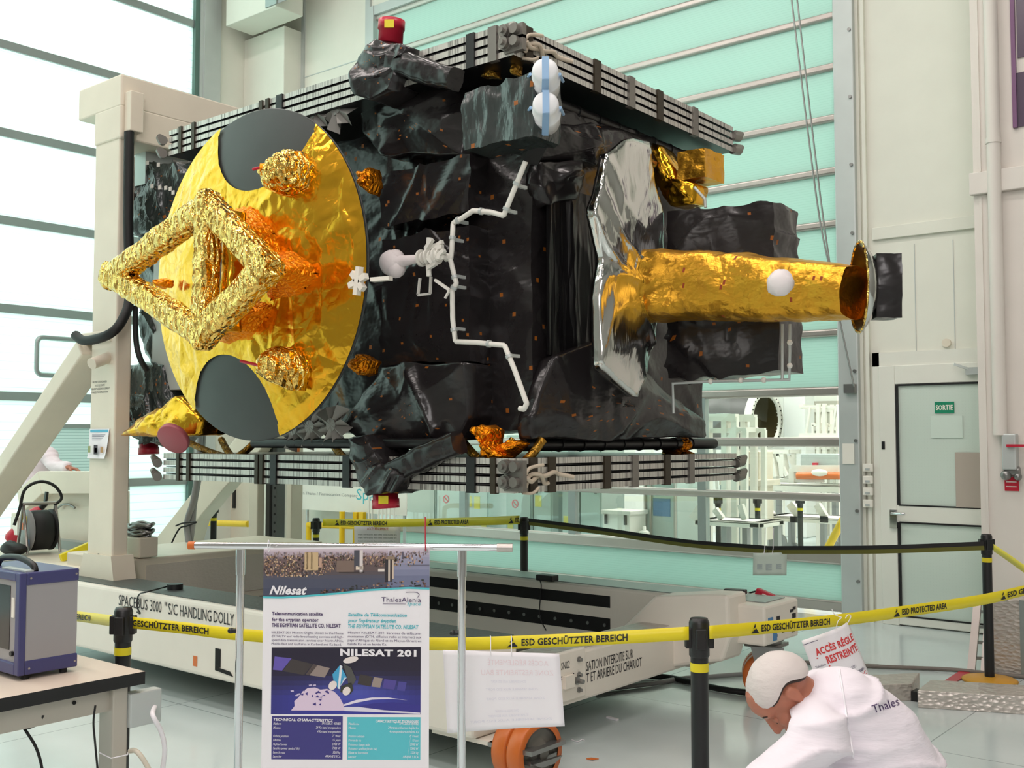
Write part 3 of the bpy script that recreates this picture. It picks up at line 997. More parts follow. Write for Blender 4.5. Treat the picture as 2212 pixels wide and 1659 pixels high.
# paper notice stuck on the post
a = at(191, 990, Y=GY - 0.01); b = at(235, 926, Y=GY - 0.01)
t = thing('post_notice', 'paper notice with blue header and photos on the cream gantry post', 'notice', (a.x, GY - 0.01, a.z))
w_ = b.x - a.x; h_ = b.z - a.z
mb = MB().grid(lambda u, v: V(a.x + w_ * u, GY - 0.006 - 0.02 * (u ** 4) * (1 - v) - 0.015 * (1 - v) ** 3, a.z + h_ * v), 10, 10)
mb.build('sheet', m_paper, t)
mb = MB()
f = lambda u0, v0, u1, v1, c: mb.add([(a.x + w_ * u, GY - 0.034 + 0.026 * (v > 0.6), a.z + h_ * v) for u, v in ((u0, v0), (u1, v0), (u1, v1), (u0, v1))], [(0, 1, 2, 3)], col=c)
f(0.05, 0.88, 0.95, 0.97, rgb(90, 180, 210))
for k in range(4):
    f(0.15, 0.62 + 0.055 * k, 0.85, 0.64 + 0.055 * k, rgb(120, 120, 140))
f(0.42, 0.14, 0.62, 0.46, rgb(60, 50, 60)); f(0.46, 0.2, 0.58, 0.36, rgb(210, 190, 200)); f(0.12, 0.2, 0.26, 0.42, rgb(150, 160, 110)); f(0.76, 0.2, 0.9, 0.4, rgb(180, 140, 90))
mb.build('print', colmat('print_colours', 0.6), t)

# hose bundle hanging between the gantry posts and the dolly
HY = 5.2
t = thing('hose_bundle', 'tied bundle of grey hoses hanging down left of the chrome stand', 'hoses', at(397, 1240, Y=HY))
h1 = [(436, 700), (432, 930), (428, 1010), (418, 1080), (404, 1130), (408, 1190), (394, 1240)]
h2 = [(443, 700), (440, 930), (430, 1030), (420, 1090), (416, 1140), (408, 1190), (400, 1238)]
for i, h in enumerate((h1, h2)):
    MB().tube(smoothpath([at(x, y, Y=HY + 0.04 * i) for x, y in h]), 0.026 - 0.004 * i, 8).build('hose', m_grey, t)
MB().tube(smoothpath([at(x, y, Y=HY - 0.04) for x, y in ((380, 1136), (396, 1130), (424, 1128), (404, 1136), (386, 1144), (364, 1190), (350, 1240))]), 0.007, 6).build('tie_cord', m_rubber, t)

# tray of chain on the gantry base
a = at(284, 1206, Z=0.76)
t = thing('parts_tray', 'low cream tray on the gantry base behind the near post', 'tray', a + V(0.12, 0.3, 0))
bevel(MB().box((a.x - 0.26, a.y + 0.05, 0.756), (a.x + 0.02, a.y + 0.2, 0.9)).build('tray_box', m_cream, t), 0.01)
mb = MB()
random.seed(2)
for k in range(14):
    c = V(a.x - 0.1 + random.uniform(-0.04, 0.04), a.y + 0.12 + random.uniform(-0.015, 0.015), 0.913 + 0.006 * k)
    ra = 0.055 + random.uniform(-0.02, 0.01)
    mb.tube([c + V(ra * 1.8 * math.cos(i), ra * 1.0 * math.sin(i), 0.008 * math.sin(3 * i + k)) for i in [j * math.pi / 8 for j in range(17)]], 0.012, 5)
mb.build('chain_pile', m_steel, label='heap of grey chain lying in the low cream tray', category='chain')

# ------------------------------------------------------------------ things on the left platform
CY = 4.98
t = thing('control_cabinet', 'cream steel control cabinet with sloped console behind the dolly platform', 'cabinet', at(130, 1190, Y=CY) * 1)
f = lambda x, y, Y=CY: at(x, y, Y=Y)
mb = MB().prism([f(82, 1062), f(236, 1062), f(236, 1215), f(82, 1215)], (0, 0.2, 0))
bevel(mb.build('cabinet_body', m_cream, t), 0.01)
mb = MB().prism([f(82, 1018, CY - 0.12), f(236, 1018, CY - 0.12), f(236, 1067, CY - 0.12), f(90, 1067, CY - 0.12)], (0, 0.1, 0))
bevel(mb.build('console_front', m_cream, t), 0.008)
mb = MB().prism([f(82, 1018, CY - 0.12), f(90, 1067, CY - 0.12), f(44, 1110, CY - 0.12), f(36, 1062, CY - 0.12)], (0, 0.2, 0))
bevel(mb.build('console_side', m_cream, t), 0.008)
mb = MB().prism([f(24, 1108, CY - 0.02), f(84, 1108, CY - 0.02), f(84, 1215, CY - 0.02), f(24, 1215, CY - 0.02)], (0, 0.2, 0))
bevel(mb.build('cabinet_side', m_cream, t), 0.008)
mb = MB().tube(smoothpath([f(x, y, CY - 0.03) for x, y in ((125, 1097), (135, 1090), (148, 1089), (162, 1097))]), 0.01, 6)
mb.build('pull_handle', m_steel, t)

# cable reel
c = at(84, 1163, Y=4.42); r = 0.17
t = thing('cable_reel', 'cable reel with grey flanges and black cable on the left platform', 'reel', (c.x, 4.42, 0.66))
c = V(c.x, 4.42, 0.66 + r + 0.02)
ax = V(0.85, 0.0, 0.0).normalized()
ax = (RT * 0.72 + V(FW.x, FW.y, 0).normalized() * 0.7).normalized()
for s in (-1, 1):
    MB().lathe([(0.0, 0.09 * s), (r, 0.09 * s), (r, 0.1 * s), (0.0, 0.1 * s)], c, ax, 32).build('flange', m_grey if s < 0 else m_rubber, t)
MB().lathe([(0.14, -0.085), (0.165, -0.06), (0.165, 0.06), (0.14, 0.085)], c, ax, 28).build('wound_cable', m_rubber, t)
mb = MB()
for s in (-1, 1):
    e = c + ax * (0.13 * s)
    tr = V(-ax.y, ax.x, 0)
    mb.tube([e + tr * 0.12 - V(0, 0, r + 0.01), e + V(0, 0, r + 0.05), e - tr * 0.12 - V(0, 0, r + 0.01)], 0.012, 8)
mb.tube([c + ax * 0.13 + V(0, 0, r + 0.05), c - ax * 0.13 + V(0, 0, r + 0.05)], 0.014, 8)
mb.build('reel_stand', m_alu, t)
mb = MB()
for k, (dx, dz, col_) in enumerate(((0.02, 0.09, rgb(235, 200, 40)), (0.1, 0.03, rgb(232, 110, 40)), (-0.05, -0.1, rgb(60, 110, 170)))):
    e = c - ax * 0.102 + V(-ax.y, ax.x, 0) * dx + V(0, 0, dz)
    mb.add([e + V(-ax.y, ax.x, 0) * i + V(0, 0, j) for i, j in ((-0.025, -0.03), (0.025, -0.03), (0.025, 0.03), (-0.025, 0.03))], [(0, 1, 2, 3)], col=col_)
mb.build('stickers', colmat('sticker_colours'), t)
MB().tube(smoothpath([c + ax * p + V(0, 0, q) for p, q in ((0.12, 0.2), (0.18, 0.26), (0.12, 0.36), (0.0, 0.4), (-0.12, 0.34), (-0.16, 0.18), (-0.2, 0.05))]), 0.013, 8).build('loose_cable', m_rubber, t)
# fire extinguisher leaning beside the reel
a = at(20, 1170, Y=4.4); b = at(58, 1130, Y=4.5)
t = thing('fire_extinguisher', 'red fire extinguisher lying tilted beside the cable reel', 'extinguisher', (a.x, a.y, 0.66))
d = (b - a).normalized()
MB().lathe([(0.0, 0), (0.05, 0.005), (0.065, 0.03), (0.065, 0.3), (0.045, 0.36), (0.025, 0.38), (0.0, 0.385)], a, d, 20).build('cylinder', m_red, t)
mb = MB().cyl(a + d * 0.38, a + d * 0.44, 0.025, n=10).bar(a + d * 0.43, a + d * 0.45 + V(0, 0, 0.09), 0.03, 0.02)
mb.build('valve', m_black, t)
MB().box(a + d * 0.14 + V(-0.04, -0.07, -0.04), a + d * 0.22 + V(0.04, -0.062, 0.05)).build('label_plate', m_white, t)
mb = MB().ball(at(30, 1186, Y=4.2), (0.15, 0.09, 0.05), 24)
mb.v = [p + V(0, 0, 1) * 0.05 * max(0, noise.noise(p * 9)) for p in mb.v]
mb.build('dark_bag', m_rubber, **T('crumpled dark bag lying under the fire extinguisher on the platform', 'bag'))
# yellow bar lying against the post
a = at(131, 1206, Y=4.25); b = at(200, 1176, Y=4.5)
bevel(MB().bar(a, b, 0.045, 0.06).build('yellow_bar', m_yel, **T('yellow bar lying on the platform behind the blue instrument case', 'bar')), 0.004)

# red clamp and tool on the far right end of the dolly
a = at(1652, 1290, Z=ZT)
t = thing('red_clamp', 'red plastic clamp resting on the right end of the dolly', 'clamp', (a.x, a.y + 0.1, ZT))
q0 = at(1634, 1277, Y=a.y + 0.1); q1 = at(1672, 1294, Y=a.y + 0.1)
o = MB().bar(q0, q1, 0.05, 0.05).build('handle', m_red, t); bevel(o, 0.012)
MB().bar(q0 + (q1 - q0) * 0.45 - V(0, 0.03, 0), q0 + (q1 - q0) * 0.7 - V(0, 0.03, 0), 0.012, 0.022).build('label_strip', m_white, t)
mb = MB().tube(smoothpath([q1, q1 + V(0.06, -0.02, -0.03), q1 + V(0.1, -0.05, -0.1), q1 + V(0.1, -0.06, -0.2), q1 + V(0.06, -0.05, -0.23), q1 + V(0.07, -0.06, -0.1)]), 0.01, 6)
mb.tube(smoothpath([q0, q0 + V(-0.05, 0, -0.02), q0 + V(-0.05, 0, -0.06)]), 0.006, 6)
mb.build('cord', m_black, t)
a = at(1565, 1284, Z=ZT + 0.006); b = at(1612, 1287, Z=ZT + 0.006)
o = MB().bar(a + V(0, 0, 0.022), b + V(0, 0, 0.022), 0.06, 0.03).build('hand_tool', m_black, **T('small black hand tool lying on the right end of the dolly', 'tool')); bevel(o, 0.006)
a = at(1182, 1254, Z=ZT + 0.006)
t = thing('sensor_box', 'small black box with thin wires on top of the far dolly beam', 'box', a)
bevel(MB().box(a + V(-0.07, -0.04, 0), a + V(0.07, 0.04, 0.04)).build('housing', m_black, t), 0.006)
MB().tube(smoothpath([a + V(-0.05, -0.04, 0.01), V(a.x - 0.05, DY1 - 0.01, ZT - 0.03), V(a.x - 0.06, DY1 - 0.015, 0.4), V(a.x, DY1 - 0.02, 0.3)]), 0.004, 6).build('wire', m_black, t)
a = at(378, 1273, Z=ZT + 0.006)
t = thing('sensor_puck', 'small black puck with wire on top of the near dolly beam', 'sensor', a)
MB().cyl(a, a + V(0, 0, 0.035), 0.05, n=18).build('housing', m_black, t)
MB().tube(smoothpath([a + V(-0.05, 0, 0.02), at(320, 1278, Z=ZT + 0.02), at(300, 1285, Y=DY0 - 0.01), at(296, 1310, Y=DY0 - 0.02), at(303, 1325, Y=DY0 - 0.02), at(296, 1322, Y=DY0 - 0.02)]), 0.005, 6).build('wire', m_black, t)
# ================================================================== SATELLITE
SX0, SX1, SY0, SY1 = -6.28, -3.28, 4.04, 6.36       # plan of the folded solar arrays
SAT = thing('satellite', 'large satellite in black blankets with gold dish and folded solar panels above the dolly', 'satellite', (-4.8, 5.1, 1.3))
t = SAT


def edgemat():
    m = bpy.data.materials.new('panel_edge')
    m.use_nodes = True
    nt = m.node_tree
    p = nt.nodes['Principled BSDF']
    geo = nt.nodes.new('ShaderNodeNewGeometry')
    mp = nt.nodes.new('ShaderNodeMapping'); mp.inputs['Scale'].default_value = (75, 75, 2)
    n = nt.nodes.new('ShaderNodeTexNoise'); n.inputs['Scale'].default_value = 1; n.inputs['Detail'].default_value = 2
    r = nt.nodes.new('ShaderNodeValToRGB')
    r.color_ramp.elements[0].position = 0.36; r.color_ramp.elements[0].color = rgb(128, 126, 120)
    r.color_ramp.elements[1].position = 0.5; r.color_ramp.elements[1].color = rgb(208, 206, 198)
    nt.links.new(geo.outputs['Position'], mp.inputs[0]); nt.links.new(mp.outputs[0], n.inputs['Vector'])
    nt.links.new(n.outputs['Fac'], r.inputs[0]); nt.links.new(r.outputs[0], p.inputs['Base Color'])
    p.inputs['Metallic'].default_value = 0.35
    p.inputs['Roughness'].default_value = 0.35
    return m


m_edge = edgemat()
m_bracket = M('bracket_brown', rgb(66, 58, 46), 0.45, 0.4, var=0.2)
m_hinge = M('hinge_metal', rgb(136, 132, 126), 0.38, 0.6, var=0.15)
m_cable = M('cream_cable', rgb(206, 192, 172), 0.5)


def speckle(mb, frac, mi, seed=0):
    random.seed(seed)
    for i in range(len(mb.f)):
        if random.random() < frac:
            mb.mi[i] = mi
    return mb


def resample(poly, n):
    L = [(poly[i], poly[(i + 1) % len(poly)]) for i in range(len(poly))]
    lens = [math.hypot(b[0] - a[0], b[1] - a[1]) for a, b in L]
    tot = sum(lens)
    out = []
    for k in range(n):
        d = tot * k / n
        for (a, b), l in zip(L, lens):
            if d <= l:
                u = d / l
                out.append((a[0] + (b[0] - a[0]) * u, a[1] + (b[1] - a[1]) * u))
                break
            d -= l
    return out


def lump(mb, poly, depth, bulge, amp, sc, seed=0, n=56, K=12, mi=0, **plane):
    """wrapped body: an outline on a plane of the hall, swollen towards the camera side and given depth"""
    pts = [at(x, y, **plane) for x, y in resample(poly, n)]
    cen = sum(pts, Vector()) / n
    out = V(0, -1, 0) if 'Y' in plane else V(1, 0, 0)
    rings = []
    for k in range(1, K + 1):
        s = k / K
        rings.append([cen + (p - cen) * s + out * (bulge * (1 - s ** 2.2)) for p in pts])
    for k in (0.3, 0.65, 1.0):
        rings.append([p - out * (depth * k) for p in pts])
    for k in (0.6, 0.2):
        rings.append([cen + (p - cen) * k - out * depth for p in pts])
    vs = [cen + out * bulge]
    for ri, R in enumerate(rings):
        for p in R:
            d = (p - cen)
            d = (d.normalized() if d.length > 1e-4 else Vector()) * 0.6 + out * (0.8 if ri < K else 0.1)
            vs.append(p + d * amp * folds(p, sc, seed))
    fs = [(0, 1 + j, 1 + (j + 1) % n) for j in range(n)]
    for i in range(len(rings) - 1):
        for j in range(n):
            a = 1 + i * n + j; b = 1 + i * n + (j + 1) % n
            fs.append((a, a + n, b + n, b))
    m = 1 + (len(rings) - 1) * n
    fs.append([m + j for j in range(n)][::-1])
    fs = [tuple(f) for f in fs]
    mb.add(vs, fs, sm=True, mi=mi)
    return mb


# ---- folded solar panels, four above and four below
def panel(z):
    mb = MB()
    a, b = V(SX0, SY0, z), V(SX1, SY1, z + 0.031)
    vs = [(x, y, zz) for x in (a.x, b.x) for y in (a.y, b.y) for zz in (a.z, b.z)]
    mb.add(vs, [(0, 1, 3, 2), (4, 6, 7, 5), (0, 4, 5, 1), (2, 3, 7, 6)], mi=0)
    mb.add(vs, [(0, 2, 6, 4), (1, 5, 7, 3)], mi=1)
    return mb


ZL, ZU, PI_ = 1.338, 3.512, 0.0465
for base, tag in ((ZL, 'lower'), (ZU, 'upper')):
    panels = [panel(base + PI_ * k).build('solar_panel', [m_edge, m_panelb], t) for k in range(4)]
    for k in range(3):
        z = base + PI_ * k + 0.039
        mb = MB().tube([(SX0 + 0.02, SY0 + 0.012, z), (SX1 - 0.012, SY0 + 0.012, z), (SX1 - 0.012, SY1 - 0.02, z)], 0.005 if k != 1 else 0.004, 6)
        mb.build('spacer_rod', m_black, panels[k])
    zc0, zc1 = base - 0.006, base + 3 * PI_ + 0.034
    pz = 1037 if base < 2 else 90
    nx = ((386, 0), (408, 0), (556, 0), (566, 0), (592, 1), (750, 1), (1019, 1), (1067, 0)) if base < 2 else ((392, 0), (420, 0), (566, 0), (580, 0), (606, 1), (1018, 1), (1066, 2))
    for px, kind in nx:
        yy = {True: pz, False: 270 - (px - 360) * 0.30}[base < 2]
        x = at(px, yy, Y=SY0).x
        w_ = 0.016 if kind == 0 else 0.028
        MB().box((x - w_, SY0 - 0.012, zc0), (x + w_, SY0 + 0.02, zc1)).build('clamp', m_bracket if kind == 0 else (m_black if kind == 1 else m_hinge), t)
    ny = ((1150, 1), (1190, 1), (1310, 1), (1370, 0), (1440, 1), (1492, 0)) if base < 2 else ((1140, 1), (1288, 1), (1363, 0), (1424, 1), (1500, 0))
    for px, kind in ny:
        yy = 1040 if base < 2 else 80 + (px - 1110) * 0.463
        y = at(px, yy, X=SX1).y
        MB().box((SX1 - 0.02, y - 0.03, zc0), (SX1 + 0.012, y + 0.03, zc1)).build('clamp', m_bracket if kind == 1 else m_hinge, t)
    # hinge drums with looped cables on the near corner, and fittings on the two far corners
    for zz in (base + 0.055, base + 0.13 if base < 2 else base + 0.115):
        c = V(SX1 - 0.03, SY0 - 0.015, zz)
        mb = MB()
        for r_, e_ in ((0.036, 0.0), (0.03, -0.02), (0.014, -0.035)):
            mb.cyl(c + V(0, e_, 0), c + V(0, e_ - 0.018, 0), r_, n=18)
        mb.cyl(c + V(0.06, 0.0, 0), c + V(0.06, -0.03, 0), 0.026, n=14).box(c + V(-0.02, 0, -0.045), c + V(0.1, 0.03, 0.03))
        mb.build('hinge_drum', m_hinge, t)
    mb = MB()
    random.seed(7)
    for k in range(4):
        p = V(SX1 + 0.015, SY0 + 0.05 + 0.02 * random.random(), base + 0.03 + 0.028 * k)
        mb.tube(smoothpath([p + V(random.uniform(-0.02, 0.05), 0.06 * i + random.uniform(-0.02, 0.02), random.uniform(-0.035, 0.03)) for i in range(3 + 2 * (k % 3))]), 0.008 + 0.004 * random.random(), 6)
    mb.build('cable_loom', m_cable, t)
    for (cx, cy, dx, dy) in ((SX0, SY0, -1, 0), (SX1, SY1, 0, 1)):
        mb = MB()
        for zz in (base + 0.03, base + 0.12):
            for k in range(3):
                c = V(cx + dx * 0.02 * k, cy + dy * 0.02 * k, zz + 0.015 * (k - 1))
                mb.cyl(c + V(0, -0.03, 0) + V(dx * 0.02, dy * 0.02, 0), c + V(dx * 0.08, dy * 0.08, 0.01), 0.03 - 0.005 * k, n=12)
            mb.ball(V(cx + dx * 0.09, cy + dy * 0.09, zz), 0.026, 10)
        mb.build('end_fitting', m_hinge, t)

# hold-down tubes between panels and body
for (x, z, r_) in ((SX1 - 0.14, ZL + 0.235, 0.034), (SX1 - 0.16, ZU - 0.075, 0.032)):
    mb = MB().tube([(x, SY0 + 0.25, z), (x, SY1 - 0.05, z)], r_, 12)
    for k in range(9):
        y = SY0 + 0.35 + 0.2 * k
        mb.tube([(x, y, z), (x, y + 0.012, z)], r_ + 0.006, 12)
    mb.build('yoke_tube', m_black, t)
mb = MB().tube([(SX1 - 0.5, SY0 + 0.05, ZL + 0.24), (SX0 + 0.9, SY0 + 0.05, ZL + 0.24)], 0.03, 10)
mb.build('yoke_tube', m_black, t)

# ---- body
XE, YN = -3.42, 4.36
mb = MB()
hull8(mb, [(-6.05, YN, 1.66), (XE, YN, 1.66), (XE, 6.15, 1.66), (-6.05, 6.15, 1.66), (-6.05, YN, 3.44), (XE, YN, 3.44), (XE, 6.15, 3.44), (-6.05, 6.15, 3.44)], 46, 0.035, 5.0, 1)
speckle(mb, 0.004, 1, 3)
mb.build('body', [m_mli, m_tag], t)
mb = MB()
for (y0, y1, sd) in ((334, 490, 2), (486, 790, 3)):
    a = at(823, y1, Y=4.2); b = at(1014, y0, Y=4.2)
    hull8(mb, [(a.x, 4.2, a.z), (b.x, 4.2, a.z), (b.x, 4.4, a.z), (a.x, 4.4, a.z), (a.x, 4.2, b.z), (b.x, 4.2, b.z), (b.x, 4.4, b.z), (a.x, 4.4, b.z)], 64, 0.034, 6.5, sd)
speckle(mb, 0.006, 1, 6)
mb.build('side_blanket', [m_mli, m_tag], t)
mb = MB()
lump(mb, [(770, 190), (830, 172), (985, 182), (1010, 255), (1000, 335), (826, 332), (775, 285)], 0.3, 0.06, 0.07, 3.5, 7, n=110, K=22, Y=4.2)
speckle(mb, 0.008, 1, 8)
mb.build('corner_blanket', [m_mli, m_tag], t)
mb = MB()
lump(mb, [(822, 792), (1006, 788), (1012, 900), (990, 952), (800, 952), (752, 918), (790, 860)], 0.3, 0.05, 0.06, 3.5, 9, n=110, K=22, Y=4.16)
speckle(mb, 0.008, 1, 8)
mb.build('corner_blanket', [m_mli, m_tag], t)
mb = MB()
a0, a1 = at(1180, 745, X=XE + 0.05), at(1300, 430, X=XE + 0.05)
blanket(mb, (XE + 0.05, a0.y, a0.z - 0.05), (XE + 0.05, a1.y, a0.z - 0.05), (XE + 0.05, a1.y, a1.z), (XE + 0.05, a0.y, a1.z), 40, 60, 0.06, 7, 11, stretch=(1, 1, 0.15))
mb.build('draped_blanket', m_mliv, t)
mb = MB()
lump(mb, [(1146, 900), (1195, 775), (1290, 742), (1350, 760), (1440, 850), (1512, 905), (1520, 944), (1150, 948)], 0.08, 0.06, 0.045, 5, 13, X=XE + 0.1, n=120, K=22)
speckle(mb, 0.012, 1, 5)
mb.build('end_blanket', [m_mli, m_tag], t)
mb = MB()
lump(mb, [(1168, 350), (1250, 350), (1262, 400), (1245, 432), (1185, 440), (1165, 400)], 0.08, 0.05, 0.05, 7, 14, X=XE + 0.08)
mb.build('end_blanket', [m_mli, m_tag], t)
mb = MB()
lump(mb, [(1150, 262), (1330, 280), (1420, 300), (1420, 380), (1300, 352), (1160, 345)], 0.1, 0.04, 0.06, 5, 15, X=XE + 0.05, n=70)
speckle(mb, 0.012, 1, 5)
mb.build('end_blanket', [m_mli, m_tag], t)

# ---- gold dish (back of the reflector), tilted a little upwards
DC = V(-4.85, 3.67, 2.517); DR = 0.92
E1 = V(1, 0, 0); TI = -0.02
E2 = V(0, math.sin(TI), math.cos(TI)); EN = V(0, -math.cos(TI), math.sin(TI))
SAG = 0.12


def dish(a, b, off=0.0):
    r2 = a * a + b * b
    return DC + E1 * (a * DR) + E2 * (b * DR) + EN * (SAG * (1 - r2) + off)


def ab(px, py):
    d = at(px, py, D=1.0) - CAM
    r2 = 0.5
    for _ in range(8):
        p = CAM + d * ((DC + EN * (SAG * (1 - min(r2, 1.1))) - CAM).dot(EN) / d.dot(EN)) - DC
        a, b = p.dot(E1) / DR, p.dot(E2) / DR
        r2 = a * a + b * b
    return a, b


c3 = ab(512, 588); r3 = 0.29
c1 = (0.15, 0.938); r1 = 0.46
c2 = (-0.168, -0.896); r2_ = 0.42
mb = MB()
NR, NA = 14, 72
vs, fs = [dish(0, 0)], []
for i in range(1, NR + 1):
    for j in range(NA):
        an = 2 * math.pi * j / NA
        vs.append(dish(i / NR * math.cos(an), i / NR * math.sin(an)))
for j in range(NA):
    fs.append((0, 1 + j, 1 + (j + 1) % NA))
for i in range(NR - 1):
    for j in range(NA):
        a = 1 + i * NA + j; b = 1 + i * NA + (j + 1) % NA
        fs.append((a, a + NA, b + NA, b))
mb.add(vs, fs, sm=True)
rim = [dish(math.cos(2 * math.pi * j / 72), math.sin(2 * math.pi * j / 72)) - EN * 0.008 for j in range(73)]
mb.tube(rim, 0.006, 6, caps=False)
mb.build('reflector', m_carbon, t)
# the blanket: polar sheet with the two round openings left out, pulled into folds towards the anchors
anch = [ab(640, 585), ab(600, 375), ab(592, 790), ab(520, 480), ab(500, 715)]
NR, NA = 90, 220
vs, keep, idx = [], {}, {}
mb = MB()
for i in range(NR + 1):
    for j in range(NA):
        an = 2 * math.pi * j / NA
        rr = i / NR
        a, b = rr * math.cos(an), rr * math.sin(an)
        # snap points near an opening onto its edge
        for (c, R) in ((c1, r1), (c2, r2_), (c3, r3)):
            d = math.hypot(a - c[0], b - c[1])
            if R - 0.016 < d < R:
                a = c[0] + (a - c[0]) * R / d; b = c[1] + (b - c[1]) * R / d
        h = 0.0
        p = dish(a, b)
        h += 0.009 * crumple(p, 4, 21) + 0.012 * folds(p, 8, 4)
        for k, q in enumerate(anch):
            dx, dy = a - q[0], b - q[1]
            d = math.hypot(dx, dy) + 0.02
            th = math.atan2(dy, dx)
            h += 0.016 * math.exp(-d * 2.6) * noise.noise((th * 3.5 + k * 7, d * 0.8, 3.1 + k)) * min(1, d * 4)
            h += 0.02 * math.exp(-d * 5)
        edge = min(1, (1 - rr) * 12 + 0.1)
        for (c, R) in ((c1, r1), (c2, r2_), (c3, r3)):
            edge = min(edge, max(0.08, (math.hypot(a - c[0], b - c[1]) - R) * 10))
        vs.append(dish(a * 1.006, b * 1.006, 0.012 + h * edge))


def inside(v):
    d = v - DC
    a, b = d.dot(E1) / DR, d.dot(E2) / DR
    return any(math.hypot(a - c[0], b - c[1]) < R - 0.004 for c, R in ((c1, r1), (c2, r2_), (c3, r3)))


ins = [inside(v) for v in vs]
fs = []
for i in range(NR):
    for j in range(NA):
        q = (i * NA + j, (i + 1) * NA + j, (i + 1) * NA + (j + 1) % NA, i * NA + (j + 1) % NA)
        if not any(ins[k] for k in q):
            fs.append(q)
mb.add(vs, fs, sm=True)
mb.build('dish_blanket', m_gold, t)

# ---- gold frame standing off the dish
FYY = 3.24
pl_, pt, prr, pb = [at(x, y, Y=FYY) for x, y in ((246, 596), (452, 445), (578, 580), (441, 722))]


def foilbar(mb, p, q, w, d, seed, sc=16, amp=0.02):
    p, q = Vector(p), Vector(q)
    L = (q - p).length
    ax = (q - p).normalized()
    si = ax.cross(V(0, -1, 0)).normalized()
    nu = max(6, int(L * 60)); prof = [(-1, 0), (-0.96, 0.7), (-0.7, 1), (0, 1.05), (0.7, 1), (0.96, 0.7), (1, 0), (0.9, -0.8), (0, -1), (-0.9, -0.8)]
    P = []
    for i in range(len(prof)):
        a, b = prof[i]; c, e = prof[(i + 1) % len(prof)]
        P += [(a, b), ((a + c) / 2, (b + e) / 2)]
    n = len(P)
    vs, fs = [], []
    for i in range(nu + 1):
        c = p + ax * (L * i / nu)
        for a, b in P:
            k = si * (a * w / 2) + V(0, -1, 0) * (b * d / 2)
            v = c + k
            vs.append(v + k.normalized() * amp * crumple(v, sc, seed))
    for i in range(nu):
        for j in range(n):
            fs.append((i * n + j, i * n + (j + 1) % n, (i + 1) * n + (j + 1) % n, (i + 1) * n + j))
    mb.add(vs, fs, sm=True)
    mb.add(vs[:n], [list(range(n))[::-1]]); mb.add(vs[-n:], [list(range(n))])


mb = MB()
ex = 0.09
for i, (p, q, w) in enumerate(((pl_, pt, 0.14), (pt, prr, 0.145), (prr, pb, 0.15), (pb, pl_, 0.14), (pt, pb, 0.115))):
    d = (q - p).normalized()
    foilbar(mb, p - d * 0.05, q + d * 0.05, w, 0.12, 30 + i)
o = mb.build('dish_frame', m_goldc, t)
mb = MB()
foilbar(mb, pt + V(0.05, 0.12, -0.02), pb + V(0.05, 0.12, 0.02), 0.1, 0.1, 40)
mb.build('frame_strut', m_gold, t)


def collar(mb, pc, poly, seed, h=0.16):
    """ruffled foil sleeve rising from the dish to the frame"""
    n = 130
    base = resample(poly, n)
    top = at(*pc, Y=FYY + 0.06)
    vs, fs = [], []
    K = 10
    for k in range(K + 1):
        s = k / K
        for j, (x, y) in enumerate(base):
            a, b = ab(x, y)
            p = dish(a, b, 0.015)
            q = p.lerp(top + (p - top) * 0.22, s ** 0.8)
            q += EN * (0.03 * noise.noise((j * 0.61, seed, s * 2)) * (1 - s * 0.5))
            q += (p - top).normalized() * ((0.09 * noise.noise((j * 0.37, seed + 3, s * 1.2)) + 0.03 * (j % 3)) * (1 - 0.7 * s))
            vs.append(q)
    for k in range(K):
        for j in range(n):
            fs.append((k * n + j, k * n + (j + 1) % n, (k + 1) * n + (j + 1) % n, (k + 1) * n + j))
    mb.add(vs, fs, sm=True)


mb = MB()
collar(mb, (592, 580), [(575, 545), (640, 540), (684, 575), (690, 600), (650, 640), (590, 650), (570, 610)], 1)
collar(mb, (500, 480), [(500, 455), (548, 445), (600, 500), (618, 560), (560, 545), (515, 500)], 2)
collar(mb, (470, 705), [(455, 730), (470, 690), (560, 650), (600, 660), (560, 720), (500, 745)], 3)
lump(mb, [(330, 606), (345, 598), (362, 604), (358, 622), (338, 624)], 0.05, 0.05, 0.06, 22, 44, n=30, K=6, Y=3.5)
mb.build('foil_collar', m_amber, t)
# two wrapped hold-down heads on the dish with red pins
for i, (poly, pin) in enumerate(((([(560, 372), (590, 335), (625, 320), (645, 345), (638, 400), (605, 425), (570, 410)]), ((562, 362), (546, 366))),
                                 (([(560, 795), (590, 745), (620, 755), (632, 800), (622, 845), (600, 835), (575, 820)]), ((558, 789), (520, 780))))):
    mb = MB()
    lump(mb, poly, 0.12, 0.12, 0.05, 13, 50 + i, Y=3.5)
    o = mb.build('holddown_head', m_goldc, t)
    a = at(*pin[0], Y=3.4); b = at(*pin[1], Y=3.38)
    MB().cyl(a, b, 0.008, n=8).build('red_pin', m_red, o)
    MB().cyl(a + V(0.03, 0.03, 0), a, 0.022, n=10).build('pin_boss', m_amber, o)
c = at(780, 608, Y=3.62)
mb = MB()
for d in ((0.01, 0.07), (0.06, 0.02), (0.04, -0.045)):
    mb.bar(c + V(-d[0], -0.02, -d[1]), c + V(d[0], -0.02, d[1]), 0.028, 0.03)
mb.bar(c + V(0.08, 0, 0), c + V(0.19, 0.02, 0), 0.035, 0.02)
mb.build('clamp_star', m_white, t)
mb = MB()
lump(mb, [(776, 375), (792, 360), (800, 390), (792, 420), (780, 410)], 0.1, 0.05, 0.06, 16, 60, Y=4.0)
mb.build('amber_pad', m_amber, t)
mb = MB()
lump(mb, [(752, 780), (772, 764), (795, 780), (790, 808), (768, 812)], 0.1, 0.05, 0.06, 16, 61, Y=4.0)
mb.build('amber_pad', m_amber, t)

